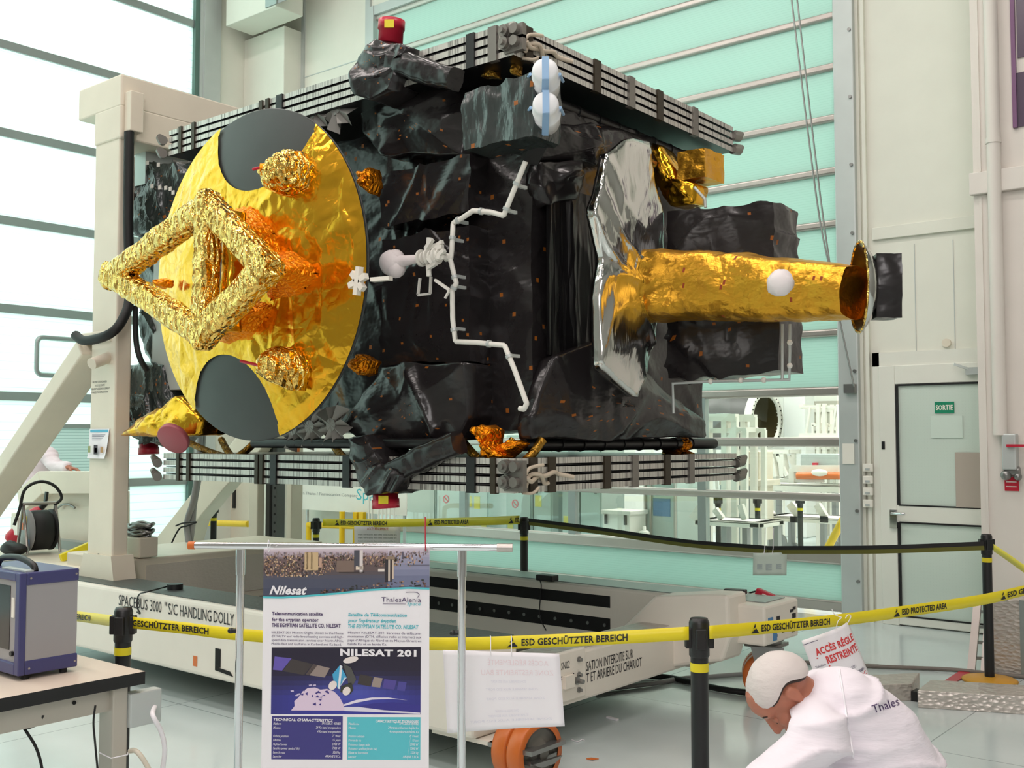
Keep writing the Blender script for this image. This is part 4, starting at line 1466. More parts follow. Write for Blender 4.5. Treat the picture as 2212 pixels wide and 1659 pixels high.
# ---- grey petal radiators under and over the panels
def petals(name, cx, cy, Y, r):
    c = at(cx, cy, Y=Y)
    mb = MB().cyl(c, c + V(0, -0.05, 0), r * 0.3, n=16)
    for k in range(8):
        a = math.pi * k / 4 + 0.3
        d = V(math.cos(a), 0, math.sin(a)); e = V(-math.sin(a), 0, math.cos(a))
        w = r * (0.42 if k % 2 else 0.3)
        tip = c + d * r * (1.0 if k % 2 else 0.8)
        mb.add([c, tip + e * w, tip + V(0, -0.06, 0), tip - e * w, c + V(0, -0.05, 0)], [(0, 1, 2), (0, 2, 3), (4, 2, 1), (4, 3, 2)])
    mb.build(name, m_petal, t)


for x, y in ((655, 250), (690, 245), (738, 238)):
    petals('petal_horn', x, y, 4.12, 0.13)
for x, y in ((645, 926), (682, 922), (728, 918)):
    petals('petal_horn', x, y, 4.12, 0.13)

# ---- twin antenna pots on their grey box
BY = 3.92
pA, pB, pE, pF = [at(x, y, Y=BY) for x, y in ((1003, 200), (1150, 158), (1150, 292), (1003, 324))]
yb = at(1207, 220, X=pB.x).y
mb = MB()
hull8(mb, [(pA.x, BY, pF.z), (pB.x, BY, pE.z), (pB.x, yb, pE.z + 0.0), (pA.x, yb, pF.z), (pA.x, BY, pA.z), (pB.x, BY, pB.z), (pB.x, yb, pB.z), (pA.x, yb, pA.z)], 46, 0.03, 8, 70)
speckle(mb, 0.01, 1, 71)
mb.build('antenna_box', [m_mlig, m_tag], t)
m_pot = M('white_pot', rgb(236, 238, 240), 0.35)
m_blue = M('pale_blue_tape', rgb(150, 186, 222), 0.3)
for (x, y) in ((1176, 184), (1177, 255)):
    c = at(x, y, X=pB.x)
    ax = V(0.62, -0.76, 0.2).normalized()
    mb = MB().lathe([(0.0, -0.04), (0.074, -0.04), (0.076, 0.05), (0.074, 0.06), (0.064, 0.064), (0.062, 0.13), (0.059, 0.142), (0.05, 0.15), (0.0, 0.155)], c, ax, 28)
    o = mb.build('antenna_pot', m_pot, t)
    up_ = (V(0, 0, 1) - ax * ax.z).normalized()
    sd = ax.cross(up_)
    q = c + ax * 0.157
    mb = MB().add([q + sd * i + up_ * j for i, j in ((-0.016, -0.06), (0.016, -0.06), (0.016, 0.06), (-0.016, 0.06))], [(0, 1, 2, 3)])
    mb.prism([q + sd * 0.016 - up_ * 0.055, q - sd * 0.016 - up_ * 0.055, c - sd * 0.016 - up_ * 0.09, c + sd * 0.016 - up_ * 0.09], -up_ * 0.003)
    mb.tube(smoothpath([c + sd * 0.09 + up_ * 0.02, c + ax * 0.06 + sd * 0.077 + up_ * 0.01, c + ax * 0.1 + sd * 0.07]), 0.008, 6)
    mb.tube(smoothpath([c - sd * 0.09 + up_ * 0.02, c + ax * 0.06 - sd * 0.077 + up_ * 0.01, c + ax * 0.1 - sd * 0.07]), 0.008, 6)
    mb.build('blue_tape', m_blue, o)
MB().bar(at(1166, 305, Y=4.1), at(1142, 350, Y=4.15), 0.09, 0.03).build('support_leg', m_black, t)

# ---- thruster masts wrapped in black with red caps
def mast(polys, cap, armpts, Y, up, seed, mat=None):
    mb = MB()
    for i, pg in enumerate(polys):
        lump(mb, pg, 0.26, 0.03, 0.05, 8, seed + i, n=120, K=22, Y=Y)
    speckle(mb, 0.01, 1, seed)
    o = mb.build('thruster_mast', [mat or m_mli, m_tag], t)
    if cap:
        c = at(*cap, Y=Y + 0.1)
        d = V(0.08, 0.0, 1 if up else -1).normalized()
        cc = MB().lathe([(0, -0.03), (0.068, -0.03), (0.068, 0.05), (0.074, 0.05), (0.074, 0.1), (0.0, 0.1)], c, d, 24).build('red_cap', m_red, o)
        if Y < 4.2:
            p = c + V(0.048, -0.0585, 0.055 if up else -0.05)
            e_ = V(0.77, 0.63, 0); n2 = V(0.63, -0.77, 0)
            MB().obox(p + n2 * 0.002, e_ * 0.026, n2 * 0.004, V(0, 0, 0.022)).build('yellow_label', m_yel, o)
    if armpts:
        mb = MB()
        a, b = at(*armpts[0], Y=Y + 0.04), at(*armpts[1], Y=Y + 0.06)
        foilbar(mb, a, b, 0.13, 0.12, seed + 9, 9, 0.03)
        mb.build('mast_arm', m_mli, o)


mast([[(757, 169), (765, 142), (779, 108), (807, 81), (828, 88), (858, 96), (877, 101), (875, 120), (855, 125), (851, 162), (841, 189), (821, 203), (797, 216), (774, 203), (760, 186)]], (844, 84), ((848, 132), (985, 172)), 3.95, True, 80)
mast([[(750, 949), (760, 942), (784, 938), (794, 952), (821, 999), (841, 1006), (868, 1026), (851, 1060), (797, 1068), (777, 1050), (764, 1040), (757, 1013), (747, 979)]], (832, 1058), ((850, 1022), (992, 955)), 3.95, False, 90)
mast([[(278, 360), (300, 347), (345, 352), (372, 352), (412, 342), (425, 352), (410, 470), (350, 480), (330, 495), (284, 512), (290, 440)]], (320, 352), None, 4.3, True, 100, m_mlig)
mast([[(276, 788), (330, 786), (352, 790), (372, 860), (385, 930), (330, 962), (292, 950), (262, 922), (272, 850)]], (321, 952), None, 4.3, False, 110, m_mlig)
mb = MB()
lump(mb, [(300, 500), (345, 480), (350, 640), (360, 790), (335, 800), (310, 720)], 0.3, 0.05, 0.06, 7, 115, Y=4.35)
mb.build('side_blanket', m_mlig, t)
c = at(276, 420, Y=4.25); MB().ball(c, (0.04, 0.05, 0.05), 12).build('red_knob', M('dull_red', rgb(150, 50, 60), 0.5), t)
c = at(270, 895, Y=4.25); MB().ball(c, (0.05, 0.05, 0.08), 12).build('red_knob', M('dull_red'), t)
mb = MB()
for k, (x, y) in enumerate(((318, 352), (342, 356), (328, 402), (345, 405), (358, 406), (368, 408), (374, 416))):
    c = at(x, y, Y=4.22)
    mb.box(c - V(0.014, 0.004, 0.014), c + V(0.014, 0.004, 0.014))
mb.build('white_squares', m_white, t)

# ---- gold horn and blanking disc low on the left
mb = MB()
lump(mb, [(256, 941), (300, 905), (345, 880), (378, 850), (400, 872), (432, 905), (424, 940), (345, 943)], 0.22, 0.05, 0.05, 9, 120, Y=3.95)
o = mb.build('gold_horn', m_gold, t)
c = at(378, 944, Y=3.86)
d = (-FW * 0.75 - UP * 0.5 - RT * 0.25).normalized()
MB().lathe([(0, 0), (0.105, 0), (0.105, 0.03), (0.1, 0.034), (0, 0.034)], c, d, 32).build('blanking_disc', M('rose_disc', rgb(168, 84, 92), 0.45), o)

# ---- gold hold-down struts between body and lower panels, and amber pads
m_strut = M('gold_strut', (0.42, 0.22, 0.03, 1), 0.3, 0.9, bump=[('crease', 30, 0.7, 0.02)])
groups = [(((412, 958), (505, 992)), ((478, 950), (505, 992)), ((562, 944), (506, 992))), (((714, 952), (752, 998)),), (((1000, 955), (1050, 1005)), ((1110, 950), (1055, 1005)), ((1172, 950), (1130, 1000))), (((1470, 950), (1440, 985)), ((1440, 955), (1495, 985)))]
for gi, g in enumerate(groups):
    Yg = 4.2 if gi < 3 else 5.9
    for k, (p, q) in enumerate(g):
        a = at(*p, Y=Yg + 0.12); b = at(*q, Y=Yg)
        mb = MB().tube(smoothpath([a, a.lerp(b, 0.5) + V(0, 0, -0.01), b], 5), 0.024, 8)
        if k == 0:
            mb.cyl(b + V(0, 0, 0.03), V(b.x, b.y, ZL + 0.16), 0.03, n=10)
        mb.build('holddown_strut', m_strut, t)
mb = MB()
lump(mb, [(1010, 925), (1040, 915), (1062, 925), (1058, 960), (1080, 985), (1050, 1000), (1030, 960)], 0.12, 0.05, 0.07, 14, 130, Y=4.1)
mb.build('amber_pad', m_amber, t)
mb = MB()
lump(mb, [(1060, 965), (1100, 950), (1120, 958), (1090, 990), (1062, 1002)], 0.1, 0.04, 0.06, 14, 131, Y=4.15)
mb.build('amber_pad', m_amber, t)
mb = MB()
lump(mb, [(1440, 958), (1480, 945), (1500, 965), (1470, 985)], 0.1, 0.04, 0.05, 14, 132, X=XE)
mb.build('amber_pad', m_amber, t)
for g in ([(1036, 165), (1060, 130), (1068, 165)], [(1105, 120), (1115, 120), (1112, 160), (1104, 160)]):
    lump(MB(), g, 0.06, 0.02, 0.03, 14, 140, n=24, K=4, Y=4.15).build('holddown_strut', m_strut, t)

# ---- white thruster valve with pipes on the near side
TY = 3.96
mb = MB()
c = at(846, 568, Y=TY); d = at(915, 557, Y=TY)
ax = (d - c).normalized()
mb.lathe([(0.0, -0.062), (0.035, -0.055), (0.062, -0.03), (0.07, 0.0), (0.066, 0.035), (0.05, 0.06), (0.034, 0.07), (0.028, 0.11), (0.018, (d - c).length)], c, ax, 24)
mb.ball(c + V(0.03, 0, -0.03), 0.055, 14).ball(c + V(0.03, 0, 0.02), 0.05, 14)
o = mb.build('thruster_nozzle', M('white_foam', rgb(238, 228, 228), 0.7, bump=[('noise', 40, 0.3, 0.01)]), t)
mb = MB()
random.seed(11)
for k in range(9):
    mb.cyl(d + ax * (0.018 * k - 0.02), d + ax * (0.018 * k - 0.009), 0.045 - 0.012 * (k % 3), n=14)
for k in range(12):
    q = d + V(0.03 + 0.14 * random.random(), -0.02 + 0.03 * random.random(), 0.12 * random.random() - 0.07)
    mb.bar(q, q + V(0.03 + 0.03 * random.random(), 0, 0.05 * random.uniform(-1, 1)), 0.022, 0.02)
for s in (1, -1):
    mb.cyl(d + ax * 0.03 + V(0, 0, 0), d + ax * 0.03 + V(0.01, 0, 0.1 * s), 0.014, n=10)
q = at(940, 605, Y=TY)
mb.bar(q, q + V(0.1, 0, -0.06), 0.014, 0.014).bar(q + V(0.1, 0, -0.06), q + V(0.07, 0, -0.1), 0.01, 0.01)
mb.build('valve_cluster', m_whitet, t)
pipes = [[(962, 560), (974, 558), (976, 540), (979, 482), (1000, 470), (1022, 455), (1060, 458), (1088, 466), (1100, 436), (1137, 345)],
         [(960, 552), (971, 553), (979, 585), (986, 612), (977, 628), (978, 690), (984, 738), (1030, 740), (1090, 746), (1112, 800), (1130, 850), (1138, 872), (1132, 884), (1122, 882)]]
for k, p in enumerate(pipes):
    P_ = [at(x, y, Y=4.03) for x, y in p]
    pts = []
    for i in range(len(P_) - 1):
        pts += [P_[i].lerp(P_[i + 1], u) for u in (0.04, 0.5, 0.96)]
    mb = MB().tube(pts, 0.0135, 10)
    o = mb.build('white_pipe', m_whitet, t)
    mb = MB()
    for i in (2, 3, 5, 7, 8)[:len(P_) - 3]:
        q = P_[i].lerp(P_[i + 1], 0.4); e = (P_[i + 1] - P_[i]).normalized()
        mb.cyl(q, q + e * 0.016, 0.019, n=10).bar(q, q + V(0, 0.08, 0), 0.016, 0.016)
    mb.build('pipe_clip', m_frame, o)
q = at(916, 620, Y=4.07)
mb = MB()
for a_, b_ in (((-0.045, -0.04), (0.045, -0.04)), ((-0.045, -0.04), (-0.03, 0.05)), ((0.045, -0.04), (0.05, 0.05))):
    mb.bar(q + V(a_[0], 0, a_[1]), q + V(b_[0], 0, b_[1]), 0.012, 0.012)
mb.build('target_bracket', m_whitet, t)

# ---- silver shield, gold boom with small reflector, black box and gold boxes at the right end
mb = MB()
lump(mb, [(1312, 332), (1345, 308), (1372, 297), (1400, 308), (1412, 400), (1434, 490), (1442, 590), (1418, 715), (1400, 800), (1374, 858), (1325, 815), (1297, 790), (1294, 640), (1304, 560), (1283, 460), (1300, 400)], 0.05, 0.05, 0.03, 6, 150, X=-3.06, n=110, K=24)
mb.build('silver_shield', m_silver, t)
B0 = at(1428, 614, X=-3.02); B1 = at(1846, 633, D=4.95)
ax = (B1 - B0); LB = ax.length; ax.normalize()
sd = ax.cross(V(0, 0, 1)).normalized(); uu = sd.cross(ax).normalized()
vs, fs = [], []
NU, NV = 90, 44
for i in range(NU + 1):
    s = i / NU
    r = 0.222 * (1 - s) + 0.15 * s
    if s > 0.8:
        r *= 1 - 0.35 * (s - 0.8)
    for j in range(NV):
        an = 2 * math.pi * j / NV
        k = max(abs(math.cos(an)), abs(math.sin(an))) ** -0.45
        p = B0 + ax * (LB * s) + (sd * math.cos(an) + uu * math.sin(an)) * (r * k * 0.92)
        d = (sd * math.cos(an) + uu * math.sin(an))
        vs.append(p + d * (0.035 * crumple(p, 4.5, 160) + 0.004 * crumple(p, 17, 161)))
for i in range(NU):
    for j in range(NV):
        fs.append((i * NV + j, i * NV + (j + 1) % NV, (i + 1) * NV + (j + 1) % NV, (i + 1) * NV + j))
mb = MB().add(vs, fs, sm=True)
mb.add(vs[-NV:], [list(range(NV))]); mb.add(vs[:NV], [list(range(NV))[::-1]])
speckle(mb, 0.004, 1, 162)
mb.build('feed_boom', [m_goldm, M('brown_stitch', rgb(150, 60, 10), 0.6)], t)
c = at(1862, 620, D=4.93)
n_ = (-RT * 0.985 + V(FW.x, FW.y, 0).normalized() * 0.12).normalized()
mb = MB().lathe([(0.0, -0.055), (0.07, -0.05), (0.14, -0.03), (0.2, 0.012), (0.207, 0.012)], c, n_, 40)
o = mb.build('small_reflector', M('brown_gold', (0.30, 0.15, 0.02, 1), 0.22, 0.85), t)
mb = MB().lathe([(0.211, 0.016), (0.216, 0.01), (0.15, -0.04), (0.07, -0.062), (0.0, -0.066)], c, n_, 40)
mb.build('reflector_back', m_silver, o)
mb = MB().tube([c + n_ * 0.014 + (UP * math.cos(i * math.pi / 20) + n_.cross(UP) * math.sin(i * math.pi / 20)) * 0.21 for i in range(41)], 0.006, 6, caps=False)
mb.build('reflector_rim', m_goldc, o)
mb = MB()
q = c - n_ * 0.1
h8 = []
for dz in (-0.15, 0.145):
    for a_, b_ in ((-0.07, -0.1), (0.07, -0.1), (0.07, 0.1), (-0.07, 0.1)):
        h8.append(q - n_ * a_ * 0.8 + n_.cross(UP) * b_ + UP * dz)
hull8(mb, h8, 70, 0.025, 10, 170)
mb.build('reflector_box', m_mli, o)
c = at(1686, 612, D=4.82)
mb = MB().ball(c, (0.062, 0.062, 0.066), 26)
mb.v = [p + (p - c).normalized() * 0.022 * crumple(p, 16, 9) for p in mb.v]
mb.build('white_bag', M('white_bag_film', rgb(238, 230, 230), 0.55), t)
mb = MB()
q0, q1, q2 = at(1440, 455, Y=5.15), at(1668, 440, Y=5.15), at(1682, 800, Y=5.15)
hull8(mb, [(q0.x, 5.15, q2.z - 0.02), (q2.x, 5.15, q2.z), (q2.x, 5.45, q2.z), (q0.x, 5.45, q2.z - 0.02), (q0.x, 5.15, q0.z), (q1.x, 5.15, q1.z + 0.0), (q1.x, 5.45, q1.z), (q0.x, 5.45, q0.z)], 54, 0.045, 5.5, 180)
speckle(mb, 0.004, 1, 7)
mb.build('end_box', [m_mli, m_tag], t)
mb = MB()
a = at(1462, 392, Y=5.5); b = at(1522, 316, Y=5.5)
hull8(mb, [(a.x, 5.5, a.z), (b.x, 5.5, a.z), (b.x, 5.75, a.z), (a.x, 5.75, a.z), (a.x, 5.5, b.z), (b.x, 5.5, b.z), (b.x, 5.75, b.z), (a.x, 5.75, b.z)], 60, 0.03, 9, 190)
mb.build('gold_box', m_goldm, t)
mb = MB()
lump(mb, [(1405, 308), (1425, 315), (1445, 345), (1465, 395), (1502, 395), (1500, 440), (1450, 448), (1425, 420), (1408, 380)], 0.15, 0.04, 0.06, 11, 195, Y=5.5)
mb.build('gold_funnel', m_gold, t)
mb = MB()
for pg in ([(1455, 893), (1453, 828), (1530, 824), (1620, 822), (1705, 820), (1706, 760), (1706, 700)], [(1690, 820), (1690, 700)], [(1500, 405), (1523, 430), (1524, 448)]):
    mb.tube([at(x, y, Y=5.1) for x, y in pg], 0.0085, 8)
o = mb.build('thin_pipe', m_frame, t)
mb = MB()
for x, y in ((1535, 824), (1600, 822), (1650, 821), (1706, 790), (1706, 740)):
    q = at(x, y, Y=5.1); mb.ball(q, 0.016, 8)
mb.build('pipe_clip', m_whitet, o)
# mounting ring towards the gantry
mb = MB().lathe([(0.62, 0), (0.66, 0), (0.66, -0.45), (0.62, -0.45)], (-6.05, 5.25, 2.5), (1, 0, 0), 40)
mb.box((-6.85, 4.3, 1.95), (-6.5, 6.3, 3.05))
mb.build('mounting_ring', m_frame, t)
# ================================================================== BARRIERS, STAND, TABLE, PEOPLE
FWH = V(FW.x, FW.y, 0).normalized()
m_band = M('yellow_band', rgb(226, 208, 30), 0.45)
m_amberbase = M('orange_base', rgb(206, 150, 40), 0.45)


def stanchion(loc, label, h=0.97):
    t = thing('barrier_post', label, 'barrier post', loc, 'black barrier posts')
    L = Vector(loc)
    MB().lathe([(0, 0), (0.17, 0), (0.175, 0.012), (0.16, 0.022), (0.06, 0.032), (0.0, 0.034)], L, (0, 0, 1), 32).build('base', m_amberbase, t)
    MB().cyl(L + V(0, 0, 0.03), L + V(0, 0, h - 0.12), 0.031, n=24).build('pole', m_black, t)
    MB().cyl(L + V(0, 0, h - 0.185), L + V(0, 0, h - 0.155), 0.0325, n=24).build('yellow_band', m_band, t)
    mb = MB().lathe([(0.033, h - 0.135), (0.036, h - 0.13), (0.036, h - 0.015), (0.03, h), (0.0, h + 0.001)], L, (0, 0, 1), 24)
    hd = mb.build('belt_head', m_black, t)
    mb = MB()
    for d in (RT, -RT, FWH, -FWH):
        e = V(0, 0, 1)
        mb.obox(L + d * 0.038 + V(0, 0, h - 0.068), d * 0.012, d.cross(e) * 0.018, e * 0.036)
    o = mb.build('belt_slot', m_black, hd); bevel(o, 0.004)
    return t


def base_at(px, py, h):
    p = at(px, py, Z=h)
    return V(p.x, p.y, 0)


P_R = base_at(1510, 1335, 0.97); P_L = base_at(267, 1312, 0.97); P_FR = at(2138, 1472, Z=0)
P_M = base_at(1132, 1117, 0.97); P_FL = at(683, 1119, Y=6.75); P_FL = V(P_FL.x, 6.75, 0)
st = stanchion(P_R, 'tall black barrier post in front of the dolly, between white sheet and crouching person')
P_L = at(267, 1312, D=4.22); h_l = P_L.z; P_L = V(P_L.x, P_L.y, 0)
stanchion(P_L, 'black barrier post behind the corner of the beige worktable', h_l)
copy_tree(st, P_FR, 'black barrier post on the far right before the exit door')
copy_tree(st, P_M, 'black barrier post behind the dolly where two belts meet')
h_fl = at(683, 1119, Y=6.75).z
stanchion(P_FL, 'black barrier post behind the dolly beside the grey gantry rails', h_fl)


def along(pts):
    L = [0.0]
    for a, b in zip(pts, pts[1:]):
        L.append(L[-1] + (b - a).length)

    def f(s):
        s = max(0, min(L[-1] - 1e-6, s))
        for i in range(len(pts) - 1):
            if s <= L[i + 1]:
                return pts[i].lerp(pts[i + 1], (s - L[i]) / max(1e-9, L[i + 1] - L[i]))
        return pts[-1]
    return f, L[-1]


def belt(path, w, label, texts=(), mats=None, two=False, tilt=0.0):
    """path of (px, py, D); texts of (px start, px end, words, with triangle)"""
    pts = smoothpath([at(x, y, D=d) for x, y, d in path], 8)
    pxs = []
    n = len(path)
    for i in range(n - 1):
        for k in range(8):
            pxs.append(path[i][0] + (path[i + 1][0] - path[i][0]) * k / 8)
    pxs.append(path[-1][0])
    t = thing('barrier_belt', label, 'barrier belt', pts[len(pts) // 2], 'barrier belts')
    mb = MB()
    vs, fs, mi = [], [], []
    for i, p in enumerate(pts):
        d = (pts[min(i + 1, len(pts) - 1)] - pts[max(i - 1, 0)]).normalized()
        nrm = V(d.y, -d.x, 0).normalized()
        for j, q in enumerate((-0.5, 0.0, 0.5)):
            vs.append(p + V(0, 0, q * w) + nrm * (tilt * q * w))
    for i in range(len(pts) - 1):
        for j in range(2):
            fs.append((i * 3 + j, (i + 1) * 3 + j, (i + 1) * 3 + j + 1, i * 3 + j + 1))
            mi.append(j if two else 0)
    mb.add(vs, fs, sm=True)
    mb.mi = mi
    o = mb.build('webbing', mats or m_yel, t)
    if not two:
        s = o.modifiers.new('thickness', 'SOLIDIFY'); s.thickness = 0.0012
    if texts:
        f, L = along(pts)
        acc = [0.0]
        for a, b in zip(pts, pts[1:]):
            acc.append(acc[-1] + (b - a).length)

        def s_of(px):
            for i in range(len(pxs) - 1):
                if pxs[i] <= px <= pxs[i + 1]:
                    return acc[i] + (acc[i + 1] - acc[i]) * (px - pxs[i]) / (pxs[i + 1] - pxs[i])
            return 0.0 if px < pxs[0] else acc[-1]
        mb = MB()

        def put(vs2, fs2):
            out = []
            for s_, z in vs2:
                p = f(s_); d = (f(s_ + 0.01) - f(s_ - 0.01)).normalized()
                nrm = V(d.y, -d.x, 0).normalized()
                if nrm.dot(FWH) > 0:
                    nrm = -nrm
                out.append(p + V(0, 0, z) + nrm * 0.0022)
            mb.add(out, fs2)
        for x0, x1, words, tri in texts:
            a, b = s_of(x0), s_of(x1)
            vs2, fs2, wd = glyphs(words, 0.03, 0.0)
            k = (b - a) / wd
            hh = w * 0.52 / 0.72
            put([(a + x * k, -w * 0.26 + y * hh) for x, y in vs2], fs2)
            if tri:
                e = w * 0.95
                c = a - e * 0.72
                put([(c - e * 0.5, -w * 0.36), (c + e * 0.42, -w * 0.36), (c + e * 0.12, w * 0.0), (c - 0.12 * e, -w * 0.1)], [(0, 1, 2, 3)])
                put([(c - e * 0.26, -w * 0.02), (c - e * 0.03, w * 0.4), (c + e * 0.06, w * 0.14), (c - e * 0.1, w * 0.04)], [(0, 1, 2, 3)])
        mb.build('lettering', m_text, t)
    return t


BW = 0.045
belt([(60, 1318, 5.2), (165, 1331, 4.75), (248, 1342, 4.24)], BW, 'yellow barrier belt running left from the post behind the worktable', [(160, 192, 'BEREICH', False)])
belt([(286, 1345, 4.2), (400, 1357, 4.09), (500, 1369, 4.0), (700, 1384, 3.87), (930, 1391, 3.76), (1100, 1388, 3.7), (1300, 1379, 3.66), (1488, 1368, 3.63)], BW,
     'yellow barrier belt passing behind the poster between the two nearest posts', [(287, 457, 'GESCHÜTZTER BEREICH', False), (1128, 1350, 'ESD GESCHÜTZTER BEREICH', True)])
belt([(1533, 1366, 3.63), (1650, 1356, 3.78), (1800, 1341, 3.98), (1945, 1322, 4.2), (2130, 1294, 4.5), (2260, 1264, 4.75)], BW,
     'yellow barrier belt running right from the tall post above the crouching person',
     [(1645, 1792, 'ESD GESCHÜTZTER BEREICH', True), (1948, 2042, 'ESD PROTECTED AREA', True), (2168, 2262, 'ESD GESCHÜTZ', True)])
belt([(2146, 1183, 6.7), (2180, 1206, 6.3), (2250, 1256, 5.7)], BW, 'yellow barrier belt slanting down from the far right post', [(2150, 2160, 'AREA', False), (2168, 2185, 'ESD', True)])
d1 = (P_FL - CAM).dot(FW); d2 = (P_M - CAM).dot(FW)
belt([(697, 1128, d1), (820, 1130, d1 + (d2 - d1) * 0.3), (1000, 1127, d1 + (d2 - d1) * 0.7), (1122, 1123, d2)], 0.07,
     'yellow barrier belt stretched behind the dolly in front of the banner', [(748, 838, 'ESD GESCHÜTZTER BEREICH', True), (938, 1010, 'ESD PROTECTED AREA', True), (1108, 1122, 'ESD', True)])
d3 = (P_FR - CAM).dot(FW)
m_olive = M('olive_webbing', rgb(112, 108, 40), 0.5)
belt([(1142, 1127, d2), (1300, 1147, d2 * 0.86 + d3 * 0.14), (1480, 1173, d2 * 0.65 + d3 * 0.35), (1640, 1186, d2 * 0.5 + d3 * 0.5), (1660, 1188, d2 * 0.48 + d3 * 0.52), (1700, 1188, d2 * 0.44 + d3 * 0.56), (1900, 1187, d2 * 0.2 + d3 * 0.8), (2126, 1179, d3)], 0.06,
     'twisted black and olive barrier belt sagging before the rolling door', mats=[m_olive, M('black_webbing', rgb(34, 30, 34), 0.45)], two=True, tilt=0.5)

# ------------------------------------------------------------------ chrome stand and poster
DS = 3.52
ud = (RT - FWH * 0.07).normalized()
c515 = at(515, 1196, D=DS + 0.03); c997 = at(997, 1200, D=DS - 0.01)
zb = at(760, 1181, D=DS).z
t = thing('poster_stand', 'chrome tube poster stand with a long crossbar in the foreground', 'stand', (c515 + c997) / 2 * 1)
t.location.z = 0; ROOT[t.name] = Vector(t.location)
bl = c515 + ud * ((405 - 515) / FPX * DS); br = c515 + ud * ((1113 - 515) / FPX * DS)
bl.z = br.z = zb
MB().cyl(bl, br, 0.0115, n=20).build('crossbar', m_chrome, t)
MB().cyl(bl - ud * 0.002, bl + ud * 0.02, 0.0135, n=16).build('end_plug', m_orange, t)
mb = MB().cyl(br - ud * 0.05, br + ud * 0.001, 0.0135, n=16)
mb.build('end_sleeve', m_alu, t)
for c in (c515, c997):
    g = V(c.x, c.y, 0) + FWH * 0.03
    MB().cyl(g + V(0, 0, 0.02), g + V(0, 0, zb - 0.09), 0.0135, n=18).cyl(g + V(0, 0, zb - 0.1), g + V(0, 0, zb - 0.015), 0.016, n=18).build('upright', m_chrome, t)
    mb = MB().bar(g - FWH * 0.28 + V(0, 0, 0.012), g + FWH * 0.28 + V(0, 0, 0.012), 0.03, 0.024)
    mb.build('foot_bar', m_chrome, t)
    q = V(g.x, g.y, at(500, 1368, D=DS).z)
    mb = MB().cyl(q - ud * 0.035, q + ud * 0.0, 0.008, n=10).ball(q - ud * 0.03, (0.012, 0.012, 0.01), 10)
    mb.build('locking_knob', m_black, t)

PO = at(570, 1184, D=DS - 0.02)
PS = (DS - 0.02) / FPX
PN = ud.cross(V(0, 0, 1)).normalized()
if PN.dot(FWH) > 0:
    PN = -PN


def pp(x, y, k=0.0):
    """poster coordinates: photograph pixels on the sheet"""
    return PO + ud * ((x - 570) * PS) - V(0, 0, 1) * ((y - 1184 - 0.016 * (x - 570)) * PS) + PN * (0.0012 + 0.0006 * k)


t = thing('poster', 'printed white poster with city skyline and spacecraft picture hung on the chrome stand', 'poster', PO - V(0, 0, 0.75))
MB().prism([pp(570, 1184, -2), pp(931, 1184, -2), pp(931, 1688, -2), pp(570, 1688, -2)], PN * 0.0012).build('sheet', m_paper, t)
m_print = colmat('print_colours', 0.35)


class Pic:
    def __init__(s):
        s.m = MB()

    def poly(s, pts, c, k=1):
        s.m.add([pp(x, y, k) for x, y in pts], [list(range(len(pts)))], col=rgb(*c))
        return s

    def rect(s, x0, y0, x1, y1, c, k=1):
        return s.poly([(x0, y1), (x1, y1), (x1, y0), (x0, y0)], c, k)

    def ell(s, cx, cy, a, b, rot, c, k=1, n=20):
        pts = []
        for i in range(n):
            q = -2 * math.pi * i / n
            x, y = a * math.cos(q), b * math.sin(q)
            pts.append((cx + x * math.cos(rot) - y * math.sin(rot), cy + x * math.sin(rot) + y * math.cos(rot)))
        return s.poly(pts, c, k)


def mix(a, b, u):
    return tuple(a[i] + (b[i] - a[i]) * u for i in range(3))


# skyline picture
random.seed(5)
pc = Pic()


def ybot(x):
    k = [(570, 1287), (611, 1288), (663, 1285), (732, 1280), (800, 1273), (886, 1269), (931, 1271)]
    for (a, b), (c, d) in zip(k, k[1:]):
        if x <= c:
            return b + (d - b) * (x - a) / (c - a)
    return 1271


NXC = 40
for i in range(NXC):
    x0, x1 = 570 + 361 * i / NXC, 570 + 361 * (i + 1) / NXC
    rows = [(1187, (214, 200, 208)), (1193, (196, 180, 192)), (1200, (176, 160, 172)), (1208, (120, 100, 100)), (1235, (96, 82, 82)), (1250, (84, 86, 104)), (1290, (70, 74, 96))]
    if x0 > 840:
        rows = [(1187, (214, 202, 212)), (1196, (196, 184, 200)), (1206, (160, 158, 180)), (1220, (150, 150, 176)), (1245, (124, 128, 156)), (1290, (96, 100, 128))]
    for (ya, ca), (yb_, cb) in zip(rows, rows[1:]):
        for s in range(2):
            y0 = ya + (yb_ - ya) * s / 2; y1 = ya + (yb_ - ya) * (s + 1) / 2
            a0, a1 = min(y0, ybot(x0)), min(y0, ybot(x1)); b0, b1 = min(y1, ybot(x0)), min(y1, ybot(x1))
            if b0 - a0 > 0.05 or b1 - a1 > 0.05:
                pc.poly([(x0, b0), (x1, b1), (x1, a1), (x0, a0)], mix(ca, cb, (s + 0.5) / 2), 1)
for k in range(1700):
    y = random.uniform(1196, 1247)
    x = random.uniform(571, 926 - (0 if y < 1203 else 70 * random.random()))
    if y > 1226 and x > 690 + (1247 - y) * 2.5:
        continue
    w = random.uniform(1.2, 3.6); h = random.uniform(1.5, 5)
    c = random.choice([(196, 160, 128), (150, 116, 96), (226, 196, 160), (92, 70, 64), (66, 56, 56), (176, 140, 130), (120, 96, 100), (84, 84, 70)])
    if y < 1203:
        c = mix(c, (170, 156, 168), 0.6)
    pc.rect(x, y - h, min(930, x + w), y, c, 2)
